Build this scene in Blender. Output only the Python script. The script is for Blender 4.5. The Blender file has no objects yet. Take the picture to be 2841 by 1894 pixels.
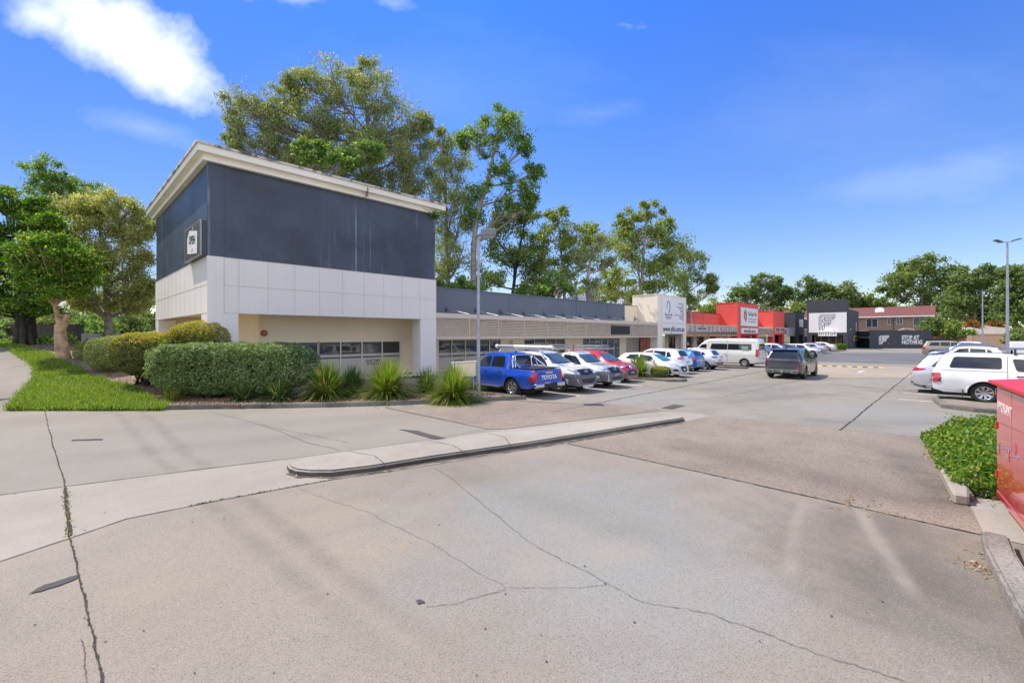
import bpy, bmesh, math, random
import numpy as np
from mathutils import Vector, Matrix, noise as mnoise
from mathutils.bvhtree import BVHTree
random.seed(7); rng = np.random.default_rng(7)
PI = math.pi
scene = bpy.context.scene
C = scene.collection
# ---------------------------------------------------------------- view geometry (metres; X runs along the shop row, Y away from the camera side)
H = 2.55; FL = 1240.0; CX = 1420.5; HY = 929.0
TH = math.radians(44.3); FX, FY = math.cos(TH), math.sin(TH); RX, RY = math.sin(TH), -math.cos(TH)
def ray(x, y):
    d = (x-CX)/FL
    return FX+d*RX, FY+d*RY, (HY-y)/FL
def at(x, y, z):
    r = ray(x, y); return Vector((r[0]*z, r[1]*z, H+r[2]*z))
def G(x, y, h=0.0): return at(x, y, (H-h)*FL/(y-HY))
def onY(x, y, p):
    r = ray(x, y); t = p/r[1]; return Vector((r[0]*t, p, H+r[2]*t))
def onX(x, y, q):
    r = ray(x, y); t = q/r[0]; return Vector((q, r[1]*t, H+r[2]*t))
def W(X, z): return (FX*z+RX*X, FY*z+RY*X)           # lateral, depth -> world xy
def LZ(x, y): return (x*RX+y*RY, x*FX+y*FY)
DS = 1.20790
def lerp(a, b, t): return a+(b-a)*t
def smooth(a, b, t):
    t = max(0.0, min(1.0, (t-a)/(b-a))); return t*t*(3-2*t)
def hterr(x, y):
    X, z = LZ(x, y)
    pts = [(15.2, 0), (17.7, .32), (20, .85), (22, 1.3), (26, 1.7), (30, 1.98), (45, 2.4), (70, 3.4), (200, 6)]
    h = 0
    if z > 15.2:
        for (a, ha), (b, hb) in zip(pts, pts[1:]):
            if a <= z <= b: h = lerp(ha, hb, (z-a)/(b-a))
    return h*(1-smooth(2.2, 4.6, x))
def T(x, y):
    z = 13.0
    while z < 150:
        p = at(x, y, z)
        if p.z <= hterr(p.x, p.y): return p
        z *= 1.004
    return p
# ---------------------------------------------------------------- objects
def tag(o, label=None, cat=None, group=None, kind=None):
    if label: o['label'] = label
    if cat: o['category'] = cat
    if group: o['group'] = group
    if kind: o['kind'] = kind
    return o
def empty(name, loc, rz=0, label=None, cat=None, group=None):
    o = bpy.data.objects.new(name, None); C.objects.link(o); o.location = loc; o.rotation_euler = (0, 0, rz)
    o.empty_display_size = .2
    return tag(o, label, cat, group)
def link(name, me, mats, parent=None, local=False):
    o = bpy.data.objects.new(name, me); C.objects.link(o)
    if not isinstance(mats, (list, tuple)): mats = [mats]
    for m in mats: me.materials.append(m)
    if parent is not None:
        o.parent = parent
        if not local:
            o.matrix_parent_inverse = (Matrix.Translation(parent.location) @ Matrix.Rotation(parent.rotation_euler.z, 4, 'Z')).inverted() if parent.parent is None else parent_world(parent).inverted()
    return o
def parent_world(o):
    if o is None: return Matrix.Identity(4)
    m = Matrix.LocRotScale(o.location, o.rotation_euler, o.scale)
    return parent_world(o.parent) @ (o.matrix_parent_inverse @ m if o.parent else m)
def copy_tree(o, parent=None):
    c = o.copy(); C.objects.link(c)
    if parent is not None: c.parent = parent
    for ch in list(o.children): copy_tree(ch, c)
    return c
class MB:
    def __init__(s): s.v = []; s.f = []; s.m = []; s.sm = []
    def add(s, vs, fs, mat=0, sm=False):
        n = len(s.v); s.v += [tuple(v) for v in vs]
        for f in fs: s.f.append([n+i for i in f]); s.m.append(mat); s.sm.append(sm)
    def box(s, x0, x1, y0, y1, z0, z1, mat=0):
        vs = [(x0,y0,z0),(x1,y0,z0),(x1,y1,z0),(x0,y1,z0),(x0,y0,z1),(x1,y0,z1),(x1,y1,z1),(x0,y1,z1)]
        s.add(vs, [(0,3,2,1),(4,5,6,7),(0,1,5,4),(1,2,6,5),(2,3,7,6),(3,0,4,7)], mat)
    def obox(s, c, ax, ay, az, mat=0):      # centre + three half-axis vectors
        c = Vector(c); ax = Vector(ax); ay = Vector(ay); az = Vector(az)
        vs = [c+i*ax+j*ay+k*az for k in (-1,1) for i, j in ((-1,-1),(1,-1),(1,1),(-1,1))]
        s.add(vs, [(0,3,2,1),(4,5,6,7),(0,1,5,4),(1,2,6,5),(2,3,7,6),(3,0,4,7)], mat)
    def bar(s, a, b, w, h, mat=0):
        a = Vector(a); b = Vector(b); d = b-a
        if d.length < 1e-6: return
        u = d.cross(Vector((0,0,1)))
        if u.length < 1e-4: u = Vector((1,0,0))
        u.normalize(); v = u.cross(d).normalized()
        s.obox((a+b)/2, d/2, u*w/2, v*h/2, mat)
    def tube(s, pts, rads, n=8, mat=0, cap=True, sm=True):
        pts = [Vector(p) for p in pts]
        if not isinstance(rads, (list, tuple)): rads = [rads]*len(pts)
        rings = []; u = None
        for i, p in enumerate(pts):
            d = (pts[min(i+1, len(pts)-1)]-pts[max(i-1, 0)])
            d = d.normalized() if d.length > 1e-9 else Vector((0,0,1))
            if u is None:
                u = d.cross(Vector((0,0,1)))
                if u.length < .05: u = d.cross(Vector((1,0,0)))
            u = (u-d*u.dot(d)).normalized(); w = d.cross(u)
            rings.append([p+(u*math.cos(2*PI*k/n)+w*math.sin(2*PI*k/n))*rads[i] for k in range(n)])
        vs = [v for r in rings for v in r]; fs = []
        for i in range(len(pts)-1):
            for k in range(n):
                a = i*n+k; b = i*n+(k+1) % n; fs.append((a, b, b+n, a+n))
        s.add(vs, fs, mat, sm)
        if cap:
            s.add(rings[0], [list(range(n))[::-1]], mat); s.add(rings[-1], [list(range(n))], mat)
    def prism(s, poly, z0, z1, mat=0):
        n = len(poly); a = sum(poly[i][0]*poly[(i+1) % n][1]-poly[(i+1) % n][0]*poly[i][1] for i in range(n))
        if a < 0: poly = poly[::-1]
        vs = [(p[0], p[1], z0) for p in poly]+[(p[0], p[1], z1) for p in poly]
        fs = [list(range(n))[::-1], list(range(n, 2*n))]+[(i, (i+1) % n, (i+1) % n+n, i+n) for i in range(n)]
        s.add(vs, fs, mat)
    def mesh(s, name='m'):
        me = bpy.data.meshes.new(name); me.from_pydata(s.v, [], s.f); me.update()
        if s.f:
            me.polygons.foreach_set('material_index', s.m); me.polygons.foreach_set('use_smooth', s.sm)
        return me
    def build(s, name, mats, parent=None, label=None, bevel=0, local=False):
        me = s.mesh(name)
        if bevel:
            bm = bmesh.new(); bm.from_mesh(me)
            bmesh.ops.bevel(bm, geom=[e for e in bm.edges if len(e.link_faces) == 2 and e.calc_face_angle(0) > .5], offset=bevel, segments=1, affect='EDGES', clamp_overlap=True)
            bm.to_mesh(me); bm.free()
        o = link(name, me, mats, parent, local)
        if label: o['label'] = label
        return o
def fast_mesh(name, verts, quads, mat_idx=None, smooth_=False):
    me = bpy.data.meshes.new(name)
    nv, nf = len(verts), len(quads); k = quads.shape[1]
    me.vertices.add(nv); me.vertices.foreach_set('co', np.ascontiguousarray(verts, dtype=np.float32).ravel())
    me.loops.add(nf*k); me.loops.foreach_set('vertex_index', np.ascontiguousarray(quads, dtype=np.int32).ravel())
    me.polygons.add(nf); me.polygons.foreach_set('loop_start', np.arange(0, nf*k, k, dtype=np.int32))
    me.polygons.foreach_set('loop_total', np.full(nf, k, dtype=np.int32))
    if mat_idx is not None: me.polygons.foreach_set('material_index', np.ascontiguousarray(mat_idx, dtype=np.int32))
    me.update(calc_edges=True)
    return me
# ---------------------------------------------------------------- materials
MATS = {}
def rgb(r, g=None, b=None):
    if g is None: g = b = r
    return (r, g, b, 1)
def srgb(r, g, b):
    f = lambda c: (c/255/12.92) if c/255 <= .04045 else ((c/255+.055)/1.055)**2.4
    return (f(r), f(g), f(b), 1)
def newmat(name):
    m = bpy.data.materials.new(name); m.use_nodes = True; nt = m.node_tree
    b = nt.nodes['Principled BSDF']; return m, nt, b
def N(nt, t, **kw):
    n = nt.nodes.new(t)
    for k, v in kw.items():
        if k.startswith('i_'): n.inputs[k[2:].replace('_', ' ')].default_value = v
        else: setattr(n, k, v)
    return n
def L(nt, a, b): nt.links.new(a, b)
def mixc(nt, fac, a, b, blend='MIX'):
    n = nt.nodes.new('ShaderNodeMix'); n.data_type = 'RGBA'; n.blend_type = blend
    for i, v in ((0, fac), (6, a), (7, b)):
        if hasattr(v, 'links') or hasattr(v, 'is_linked'): L(nt, v, n.inputs[i])
        else: n.inputs[i].default_value = v
    return n.outputs[2]
def math_(nt, op, a, b=0.0, clamp=False):
    n = nt.nodes.new('ShaderNodeMath'); n.operation = op; n.use_clamp = clamp
    for i, v in ((0, a), (1, b)):
        if hasattr(v, 'is_linked'): L(nt, v, n.inputs[i])
        else: n.inputs[i].default_value = v
    return n.outputs[0]
def ramp(nt, src, p0, p1, c0=(0,0,0,1), c1=(1,1,1,1)):
    n = nt.nodes.new('ShaderNodeValToRGB'); e = n.color_ramp.elements
    e[0].position = p0; e[1].position = p1; e[0].color = c0; e[1].color = c1
    L(nt, src, n.inputs[0]); return n.outputs[0]
def noise(nt, vec, scale, detail=4, rough=.55):
    n = nt.nodes.new('ShaderNodeTexNoise'); n.inputs['Scale'].default_value = scale; n.inputs['Detail'].default_value = detail
    n.inputs['Roughness'].default_value = rough
    if vec is not None: L(nt, vec, n.inputs['Vector'])
    return n.outputs['Fac']
def geo(nt): return nt.nodes.new('ShaderNodeNewGeometry').outputs['Position']
def objco(nt): return nt.nodes.new('ShaderNodeTexCoord').outputs['Object']
def vscale(nt, vec, s):
    n = nt.nodes.new('ShaderNodeVectorMath'); n.operation = 'MULTIPLY'; L(nt, vec, n.inputs[0]); n.inputs[1].default_value = s; return n.outputs[0]
def bump(nt, b, h, strength=.3, dist=.01):
    n = nt.nodes.new('ShaderNodeBump'); n.inputs['Strength'].default_value = strength; n.inputs['Distance'].default_value = dist
    L(nt, h, n.inputs['Height']); L(nt, n.outputs[0], b.inputs['Normal'])
def mat(name, col, rough=.6, metal=0, var=.12, scale=3.0, coat=0, bmp=0, spec=.5, emit=None):
    if name in MATS: return MATS[name]
    m, nt, b = newmat(name); v = objco(nt)
    nz = noise(nt, v, scale, 5)
    c = mixc(nt, ramp(nt, nz, .3, .7), tuple(x*(1-var) for x in col[:3])+(1,), tuple(min(1, x*(1+var)) for x in col[:3])+(1,))
    L(nt, c, b.inputs['Base Color']); b.inputs['Roughness'].default_value = rough; b.inputs['Metallic'].default_value = metal
    b.inputs['Coat Weight'].default_value = coat; b.inputs['Coat Roughness'].default_value = .03; b.inputs['Specular IOR Level'].default_value = spec
    if bmp: bump(nt, b, noise(nt, v, 60, 3), bmp, .01)
    if emit: b.inputs['Emission Color'].default_value = emit[0]; b.inputs['Emission Strength'].default_value = emit[1]
    MATS[name] = m; return m
def wallmat(name, col, streak=.25, dirt=(.25,.24,.22,1), var=.06, rough=.75, mould=0):
    if name in MATS: return MATS[name]
    m, nt, b = newmat(name); p = geo(nt)
    n1 = noise(nt, p, .35, 4); c = mixc(nt, ramp(nt, n1, .3, .7), tuple(x*(1-var) for x in col[:3])+(1,), tuple(min(1, x*(1+var)) for x in col[:3])+(1,))
    s = vscale(nt, p, (5, 5, .25)); n2 = noise(nt, s, 1.0, 5, .65)
    f = math_(nt, 'MULTIPLY', ramp(nt, n2, .52, .78), streak)
    c = mixc(nt, f, c, dirt)
    if mould:
        n3 = noise(nt, p, 2.2, 7, .7); c = mixc(nt, math_(nt, 'MULTIPLY', ramp(nt, n3, .5, .6), mould), c, (.03,.03,.028,1))
    L(nt, c, b.inputs['Base Color']); b.inputs['Roughness'].default_value = rough
    bump(nt, b, noise(nt, p, 45, 3), .12, .01)
    MATS[name] = m; return m
def glassmat(name, col=(.02,.025,.03,1), rough=.03):
    if name in MATS: return MATS[name]
    m, nt, b = newmat(name)
    n = noise(nt, objco(nt), 2.5, 2)
    L(nt, mixc(nt, n, tuple(x*.6 for x in col[:3])+(1,), tuple(x*1.5 for x in col[:3])+(1,)), b.inputs['Base Color'])
    b.inputs['Roughness'].default_value = rough; b.inputs['Specular IOR Level'].default_value = .8; b.inputs['IOR'].default_value = 1.5
    MATS[name] = m; return m
def leafmat(name, c1, c2, c3=None, trans=.35, p3=.85):
    if name in MATS: return MATS[name]
    m, nt, b = newmat(name); g = nt.nodes.new('ShaderNodeNewGeometry'); r = g.outputs['Random Per Island']
    c = mixc(nt, r, c1, c2)
    if c3: c = mixc(nt, ramp(nt, r, p3-.02, p3+.02), c, c3)
    n = noise(nt, objco(nt), .45, 3); c = mixc(nt, ramp(nt, n, .35, .65), mixc(nt, 1.0, c, (.84,.88,.80,1), 'MULTIPLY'), c)
    L(nt, c, b.inputs['Base Color']); b.inputs['Roughness'].default_value = .5; b.inputs['Specular IOR Level'].default_value = .35
    t = nt.nodes.new('ShaderNodeBsdfTranslucent'); L(nt, mixc(nt, 1.0, c, (1.25,1.3,.6,1), 'MULTIPLY'), t.inputs['Color'])
    mx = nt.nodes.new('ShaderNodeMixShader'); mx.inputs[0].default_value = trans
    L(nt, b.outputs[0], mx.inputs[1]); L(nt, t.outputs[0], mx.inputs[2])
    L(nt, mx.outputs[0], nt.nodes['Material Output'].inputs['Surface'])
    MATS[name] = m; return m
def paint(name, col, metal=0.0, rough=.35, dust_=.45):
    if name in MATS: return MATS[name]
    m, nt, b = newmat(name); v = objco(nt)
    n = noise(nt, v, 1.3, 3)
    sep = nt.nodes.new('ShaderNodeSeparateXYZ'); L(nt, v, sep.inputs[0])
    c = mixc(nt, n, tuple(x*.94 for x in col[:3])+(1,), tuple(min(1, x*1.05) for x in col[:3])+(1,))
    dust = math_(nt, 'MULTIPLY', ramp(nt, sep.outputs[2], .2, .75, (1,1,1,1), (0,0,0,1)), math_(nt, 'MULTIPLY', noise(nt, v, 4, 5), dust_))
    c = mixc(nt, dust, c, (.22,.19,.16,1))
    L(nt, c, b.inputs['Base Color']); b.inputs['Metallic'].default_value = metal; b.inputs['Roughness'].default_value = rough
    b.inputs['Coat Weight'].default_value = 1.0; b.inputs['Coat Roughness'].default_value = .04
    MATS[name] = m; return m
def concrete(name, cola, colb, speck=.35, speckscale=60, stain=.25, tyre=False, bmp=.25, warm=None, patches=()):  # tyre: streak list, tyre marks and painted overhead cable shadows
    m, nt, b = newmat(name); p = geo(nt)
    n1 = noise(nt, p, .22, 6, .6); c = mixc(nt, ramp(nt, n1, .35, .65), cola, colb)
    n2 = noise(nt, p, 1.1, 7, .65); c = mixc(nt, math_(nt, 'MULTIPLY', ramp(nt, n2, .45, .75), stain), c, tuple(x*.5 for x in cola[:3])+(1,))
    for (cx, cy, rr, pc, ps) in patches:      # worn or oily areas of the slab itself
        vd = nt.nodes.new('ShaderNodeVectorMath'); vd.operation = 'DISTANCE'; L(nt, p, vd.inputs[0]); vd.inputs[1].default_value = (cx, cy, 0)
        dd = math_(nt, 'ADD', math_(nt, 'DIVIDE', vd.outputs['Value'], rr), math_(nt, 'MULTIPLY', math_(nt, 'SUBTRACT', noise(nt, p, 1.0/rr*1.6+.4, 6, .68), .5), 1.6))
        c = mixc(nt, math_(nt, 'MULTIPLY', ramp(nt, dd, .45, 1.1, (1,1,1,1), (0,0,0,1)), ps), c, pc)
    n3 = noise(nt, vscale(nt, p, (1,1,1)), speckscale, 2, .8)
    c = mixc(nt, math_(nt, 'MULTIPLY', ramp(nt, n3, .54, .62), speck), c, tuple(x*.38 for x in cola[:3])+(1,))
    n4 = noise(nt, p, speckscale*.72, 2, .8)
    c = mixc(nt, math_(nt, 'MULTIPLY', ramp(nt, n4, .56, .64), speck*.5), c, tuple(min(1, x*1.45) for x in colb[:3])+(1,))
    if tyre:  # tyre marks, plus overhead cable shadows painted in as long soft diagonals
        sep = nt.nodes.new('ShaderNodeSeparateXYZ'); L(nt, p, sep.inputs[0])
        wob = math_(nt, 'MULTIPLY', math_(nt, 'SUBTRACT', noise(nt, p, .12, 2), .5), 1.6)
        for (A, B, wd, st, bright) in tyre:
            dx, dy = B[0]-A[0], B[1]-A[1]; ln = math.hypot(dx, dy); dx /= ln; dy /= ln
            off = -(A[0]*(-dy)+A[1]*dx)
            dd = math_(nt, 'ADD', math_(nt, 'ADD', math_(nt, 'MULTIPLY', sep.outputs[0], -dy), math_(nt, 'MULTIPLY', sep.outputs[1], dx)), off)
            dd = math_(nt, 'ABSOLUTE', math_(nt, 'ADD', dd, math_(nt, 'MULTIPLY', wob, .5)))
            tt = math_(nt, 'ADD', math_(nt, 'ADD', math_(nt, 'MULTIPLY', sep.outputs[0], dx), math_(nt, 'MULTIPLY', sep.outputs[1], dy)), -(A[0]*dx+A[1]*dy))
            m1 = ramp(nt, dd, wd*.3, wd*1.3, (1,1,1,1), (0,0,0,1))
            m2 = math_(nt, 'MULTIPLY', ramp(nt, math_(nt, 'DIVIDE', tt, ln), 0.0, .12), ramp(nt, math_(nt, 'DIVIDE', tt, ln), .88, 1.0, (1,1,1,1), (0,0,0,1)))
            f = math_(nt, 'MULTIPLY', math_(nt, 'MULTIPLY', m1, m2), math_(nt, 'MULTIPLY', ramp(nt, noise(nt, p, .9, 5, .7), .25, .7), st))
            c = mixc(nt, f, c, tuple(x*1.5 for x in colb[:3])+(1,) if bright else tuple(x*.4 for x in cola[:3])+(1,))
    if warm is not None:
        n5 = noise(nt, p, .5, 6, .7); c = mixc(nt, math_(nt, 'MULTIPLY', ramp(nt, n5, .5, .75), .5), c, warm)
    L(nt, c, b.inputs['Base Color']); b.inputs['Roughness'].default_value = .85; b.inputs['Specular IOR Level'].default_value = .3
    bump(nt, b, n3, bmp, .006)
    MATS[name] = m; return m
# ---------------------------------------------------------------- text
def text_mesh(s, size, ext=.004, bold=.0, align='CENTER', spacing=1.0, shear=0.0, lines=1.0, sx=1.0):
    cu = bpy.data.curves.new('t', 'FONT'); cu.body = s; cu.size = size; cu.extrude = ext; cu.offset = bold; cu.align_x = align; cu.align_y = 'CENTER'
    cu.space_character = spacing; cu.shear = shear; cu.space_line = lines; cu.resolution_u = 3
    o = bpy.data.objects.new('t', cu); C.objects.link(o)
    dg = bpy.context.evaluated_depsgraph_get(); dg.update()
    me = bpy.data.meshes.new_from_object(o.evaluated_get(dg)); bpy.data.objects.remove(o); bpy.data.curves.remove(cu)
    if sx != 1.0: me.transform(Matrix.Diagonal((sx, 1, 1, 1)))
    me.materials.clear(); return me
def text_on(s, size, M, m, parent, name='lettering', **kw):
    me = text_mesh(s, size, **kw); me.transform(M); return link(name, me, m, parent)
FACE_Y = Matrix.Rotation(PI/2, 4, 'X')                 # reads from -Y side
FACE_X = Matrix.Rotation(-PI/2, 4, 'Z') @ FACE_Y       # reads from -X side
def ribbon(pts, w, t, M, closed=False):
    """flat mitred ribbon in local xy, thickness t, transformed by M"""
    mb = MB(); n = len(pts); P = [Vector((p[0], p[1])) for p in pts]; segs = n if closed else n-1
    off = []
    for i in range(n):
        a = P[i-1] if (i > 0 or closed) else None; b = P[(i+1) % n] if (i < n-1 or closed) else None
        d1 = (P[i]-a).normalized() if a is not None else (b-P[i]).normalized()
        d2 = (b-P[i]).normalized() if b is not None else d1
        n1 = Vector((-d1.y, d1.x)); n2 = Vector((-d2.y, d2.x)); mm = n1+n2
        mm = mm.normalized() if mm.length > .1 else n1
        k = 1/max(.35, mm.dot(n1)); off.append(mm*k*w/2)
    for i in range(segs):
        j = (i+1) % n; z = t+i*.0006
        q = [P[i]+off[i], P[i]-off[i], P[j]-off[j], P[j]+off[j]]
        vs = [M @ Vector((v.x, v.y, 0)) for v in q]+[M @ Vector((v.x, v.y, z)) for v in q]
        mb.add(vs, [(4,5,6,7),(0,1,5,4),(1,2,6,5),(2,3,7,6),(3,0,4,7)])
    return mb
# ---------------------------------------------------------------- camera, world, sun
cam = bpy.data.cameras.new('camera'); cam.sensor_width = 36; cam.lens = FL/2841*36; cam.shift_y = -(947-HY)/2841
cam.clip_end = 3000; cam.clip_start = .05
co = bpy.data.objects.new('camera', cam); C.objects.link(co); co.location = (0, 0, H)
co.rotation_euler = (PI/2, 0, TH-PI/2); scene.camera = co
SUN = Vector((-.20, .50, .84)).normalized()
su = bpy.data.lights.new('sun', 'SUN'); su.energy = 4.25; su.angle = math.radians(.5); su.color = (1, .90, .76)
so = bpy.data.objects.new('sun', su); C.objects.link(so); so.rotation_euler = SUN.to_track_quat('Z', 'Y').to_euler(); so.location = (0, 0, 50)
w = bpy.data.worlds.new('World'); scene.world = w; w.use_nodes = True; nt = w.node_tree
bg = nt.nodes['Background']
sky = nt.nodes.new('ShaderNodeTexSky'); sky.sky_type = 'NISHITA'; sky.sun_disc = False
sky.sun_elevation = math.asin(SUN.z); sky.sun_rotation = math.atan2(SUN.x, SUN.y)
sky.air_density = 1.0; sky.dust_density = .1; sky.ozone_density = 2.5
hs = nt.nodes.new('ShaderNodeHueSaturation'); hs.inputs['Saturation'].default_value = 1.08; hs.inputs['Value'].default_value = 1.0
L(nt, sky.outputs[0], hs.inputs['Color'])
gen = nt.nodes.new('ShaderNodeTexCoord').outputs['Generated']
def vdot(v, a):
    n = nt.nodes.new('ShaderNodeVectorMath'); n.operation = 'DOT_PRODUCT'; L(nt, v, n.inputs[0]); n.inputs[1].default_value = a; return n.outputs['Value']
df = vdot(gen, (FX, FY, 0)); dr = vdot(gen, (RX, RY, 0)); du = vdot(gen, (0, 0, 1))
dfc = math_(nt, 'MAXIMUM', df, .02)
cu_ = math_(nt, 'DIVIDE', dr, dfc); cv_ = math_(nt, 'DIVIDE', du, dfc)       # tangent-plane chart of the northern sky
comb = nt.nodes.new('ShaderNodeCombineXYZ'); L(nt, cu_, comb.inputs[0]); L(nt, cv_, comb.inputs[1])
nA = noise(nt, comb.outputs[0], 3.4, 7, .6); nB = noise(nt, vscale(nt, comb.outputs[0], (1, 2.2, 1)), 2.2, 6, .65)
def blob(px, py, rx, ry, rot, amp, nz, lo, hi, st):
    """cloud patch: centre/radii in degrees-like chart units from reference pixels"""
    u0 = (px*DS-CX)/FL; v0 = (HY-py*DS)/FL; rx = rx*DS/FL; ry = ry*DS/FL
    a = math.radians(rot); du_ = math_(nt, 'SUBTRACT', cu_, u0); dv_ = math_(nt, 'SUBTRACT', cv_, v0)
    e1 = math_(nt, 'DIVIDE', math_(nt, 'ADD', math_(nt, 'MULTIPLY', du_, math.cos(a)), math_(nt, 'MULTIPLY', dv_, math.sin(a))), rx)
    e2 = math_(nt, 'DIVIDE', math_(nt, 'SUBTRACT', math_(nt, 'MULTIPLY', dv_, math.cos(a)), math_(nt, 'MULTIPLY', du_, math.sin(a))), ry)
    r2 = math_(nt, 'ADD', math_(nt, 'POWER', math_(nt, 'ABSOLUTE', e1), 2.0), math_(nt, 'POWER', math_(nt, 'ABSOLUTE', e2), 2.0))
    fall = math_(nt, 'SUBTRACT', 1.0, math_(nt, 'SQRT', r2))
    d = math_(nt, 'ADD', fall, math_(nt, 'MULTIPLY', math_(nt, 'SUBTRACT', nz, .5), amp))
    return math_(nt, 'MULTIPLY', ramp(nt, d, lo, hi), st)
parts = [blob(240, 60, 270, 125, -20, 2.3, nA, .10, .95, 1.0), blob(330, 130, 200, 90, -25, 2.3, nA, .10, 1.0, .95), blob(110, 40, 160, 70, -10, 2.2, nA, .1, 1.0, .8),
         blob(330, 295, 190, 46, -14, 2.0, nB, .1, 1.3, .17), blob(650, -25, 200, 55, -12, 3.0, nB, .3, 1.6, .35), blob(890, -5, 110, 60, -20, 3.2, nB, .4, 1.8, .22),
         blob(1470, 65, 140, 60, -10, 4.0, nB, .6, 2.3, .16),
         blob(1370, 262, 230, 50, 6, 2.6, nB, .3, 1.6, .07), blob(2150, 400, 480, 70, 9, 2.6, nB, .2, 1.9, .08),
         blob(2000, 250, 600, 220, 10, 2.0, nB, .2, 1.6, .04), blob(1000, 200, 520, 200, 0, 2.0, nB, .2, 1.6, .04)]
tot = parts[0]
for p_ in parts[1:]: tot = math_(nt, 'MAXIMUM', tot, p_)
front = ramp(nt, df, .03, .12)
tot = math_(nt, 'MULTIPLY', tot, front, True)
shade = mixc(nt, ramp(nt, noise(nt, comb.outputs[0], 5.5, 5), .35, .65), (6.2, 6.6, 7.6, 1), (8.6, 8.6, 8.8, 1))
skyc = mixc(nt, 1.0, hs.outputs[0], mixc(nt, ramp(nt, du, .02, .62), (.80, .72, .70, 1), (.36, .70, 1.36, 1)), 'MULTIPLY')
nC = noise(nt, gen, 1.7, 6, .6)
back = math_(nt, 'MULTIPLY', ramp(nt, math_(nt, 'MULTIPLY', df, -1.0), .0, .45), ramp(nt, nC, .38, .58))  # unseen cloud bank behind the camera, added as white fill for shaded facades
back = math_(nt, 'MULTIPLY', back, ramp(nt, du, .02, .15))
both = math_(nt, 'MAXIMUM', tot, back)
skyc = mixc(nt, 1.0, skyc, mixc(nt, ramp(nt, math_(nt, 'ADD', dr, 1.0), .1, .9), (.52, .56, .62, 1), (1, 1, 1, 1)), 'MULTIPLY')
shade = mixc(nt, back, shade, (9.0, 8.9, 8.6, 1))
final = mixc(nt, both, skyc, shade)
L(nt, final, bg.inputs['Color']); bg.inputs['Strength'].default_value = .15
scene.view_settings.view_transform = 'Standard'; scene.view_settings.look = 'None'; scene.view_settings.gamma = 1
scene.view_settings.exposure = .5
scene.cycles.max_bounces = 8; scene.cycles.transparent_max_bounces = 8
def link(name, me, mats, parent=None, local=False):
    o = bpy.data.objects.new(name, me); C.objects.link(o)
    if not isinstance(mats, (list, tuple)): mats = [mats]
    for m in mats: me.materials.append(m)
    if parent is not None:
        o.parent = parent
        if not local: o.matrix_parent_inverse = parent_world(parent).inverted()
    return o
# ---------------------------------------------------------------- ground
def GD(x, y, h=0.0): p = G(x*DS, y*DS, h); return (p.x, p.y)
def shade_or_tyre_line(a, b, w_, st, br=False): return (GD(*a), GD(*b), w_, st, br)
M_front = concrete('front_slab', (.232,.202,.158,1), (.305,.272,.218,1), .62, 75, .22, [shade_or_tyre_line((300,930),(1150,1600),.13,.42), shade_or_tyre_line((240,930),(980,1600),.13,.36), shade_or_tyre_line((1900,1150),(2000,1400),.22,.35), shade_or_tyre_line((2050,1180),(2190,1420),.3,.45), shade_or_tyre_line((1950,1140),(2110,1390),.10,.4,True), shade_or_tyre_line((1840,1140),(1790,1330),.09,.3,True), shade_or_tyre_line((1000,1060),(1700,1320),.5,.22)], .3, (.34,.28,.20,1), [GD(1330,1180)+(3.0,(.245,.25,.235,1),.75), GD(1500,1350)+(1.6,(.27,.27,.25,1),.6), GD(2080,1270)+(2.2,(.15,.135,.108,1),.7), GD(2230,1400)+(1.5,(.14,.13,.11,1),.6), GD(500,1300)+(2.2,(.27,.235,.18,1),.5)])  # first two streaks: overhead cable shadows painted into the slab colour
M_entry = concrete('entry_slab', (.225,.205,.163,1), (.275,.252,.204,1), .22, 40, .18, [shade_or_tyre_line((300,930),(1150,1600),.13,.4), shade_or_tyre_line((240,930),(980,1600),.13,.4), shade_or_tyre_line((100,1000),(1000,950),.7,.2), shade_or_tyre_line((50,1060),(900,985),.6,.25)], .2, (.27,.24,.19,1), [GD(500,1010)+(4.0,(.24,.23,.205,1),.5)])  # first two streaks carry on the painted cable shadows
M_strip = concrete('gutter_slab', (.285,.258,.210,1), (.345,.315,.26,1), .22, 40, .25, None, .2)
M_island = concrete('island_concrete', (.31,.282,.235,1), (.375,.345,.288,1), .3, 40, .4, None, .3)
M_agg = concrete('aggregate', (.215,.178,.135,1), (.30,.256,.20,1), .85, 42, .35, [shade_or_tyre_line((1500,1010),(2260,1190),.6,.5), shade_or_tyre_line((2060,1030),(2230,1190),.45,.8)], .55)
M_lot = concrete('lot_slab', (.222,.203,.163,1), (.278,.257,.209,1), .3, 55, .35, [shade_or_tyre_line((1620,985),(2500,960),.9,.3), shade_or_tyre_line((1500,935),(2000,900),.5,.3), shade_or_tyre_line((1560,900),(2100,850),.5,.3), shade_or_tyre_line((1760,960),(2420,985),.5,.3), shade_or_tyre_line((1900,880),(2150,905),.4,.3)], .2, (.30,.27,.21,1), [G(2050,1075)[:2]+(0,0) if 0 else (G(2050,1075).x,G(2050,1075).y,3.5,(.19,.185,.165,1),.55), (G(1800,1100).x,G(1800,1100).y,3.0,(.25,.25,.235,1),.6), (G(2450,1150).x,G(2450,1150).y,3.5,(.25,.25,.235,1),.6)])
M_pink = concrete('far_slab', (.31,.26,.195,1), (.37,.315,.24,1), .15, 20, .35, None, .1)
M_asph = concrete('asphalt', (.12,.12,.12,1), (.17,.17,.168,1), .35, 20, .3, None, .2)
M_kerb = concrete('kerb_concrete', (.115,.105,.09,1), (.29,.27,.235,1), .5, 26, .9, None, .6)
M_joint = mat('joint_filler', (.045,.038,.03,1), .95, var=.5, scale=20)
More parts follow.
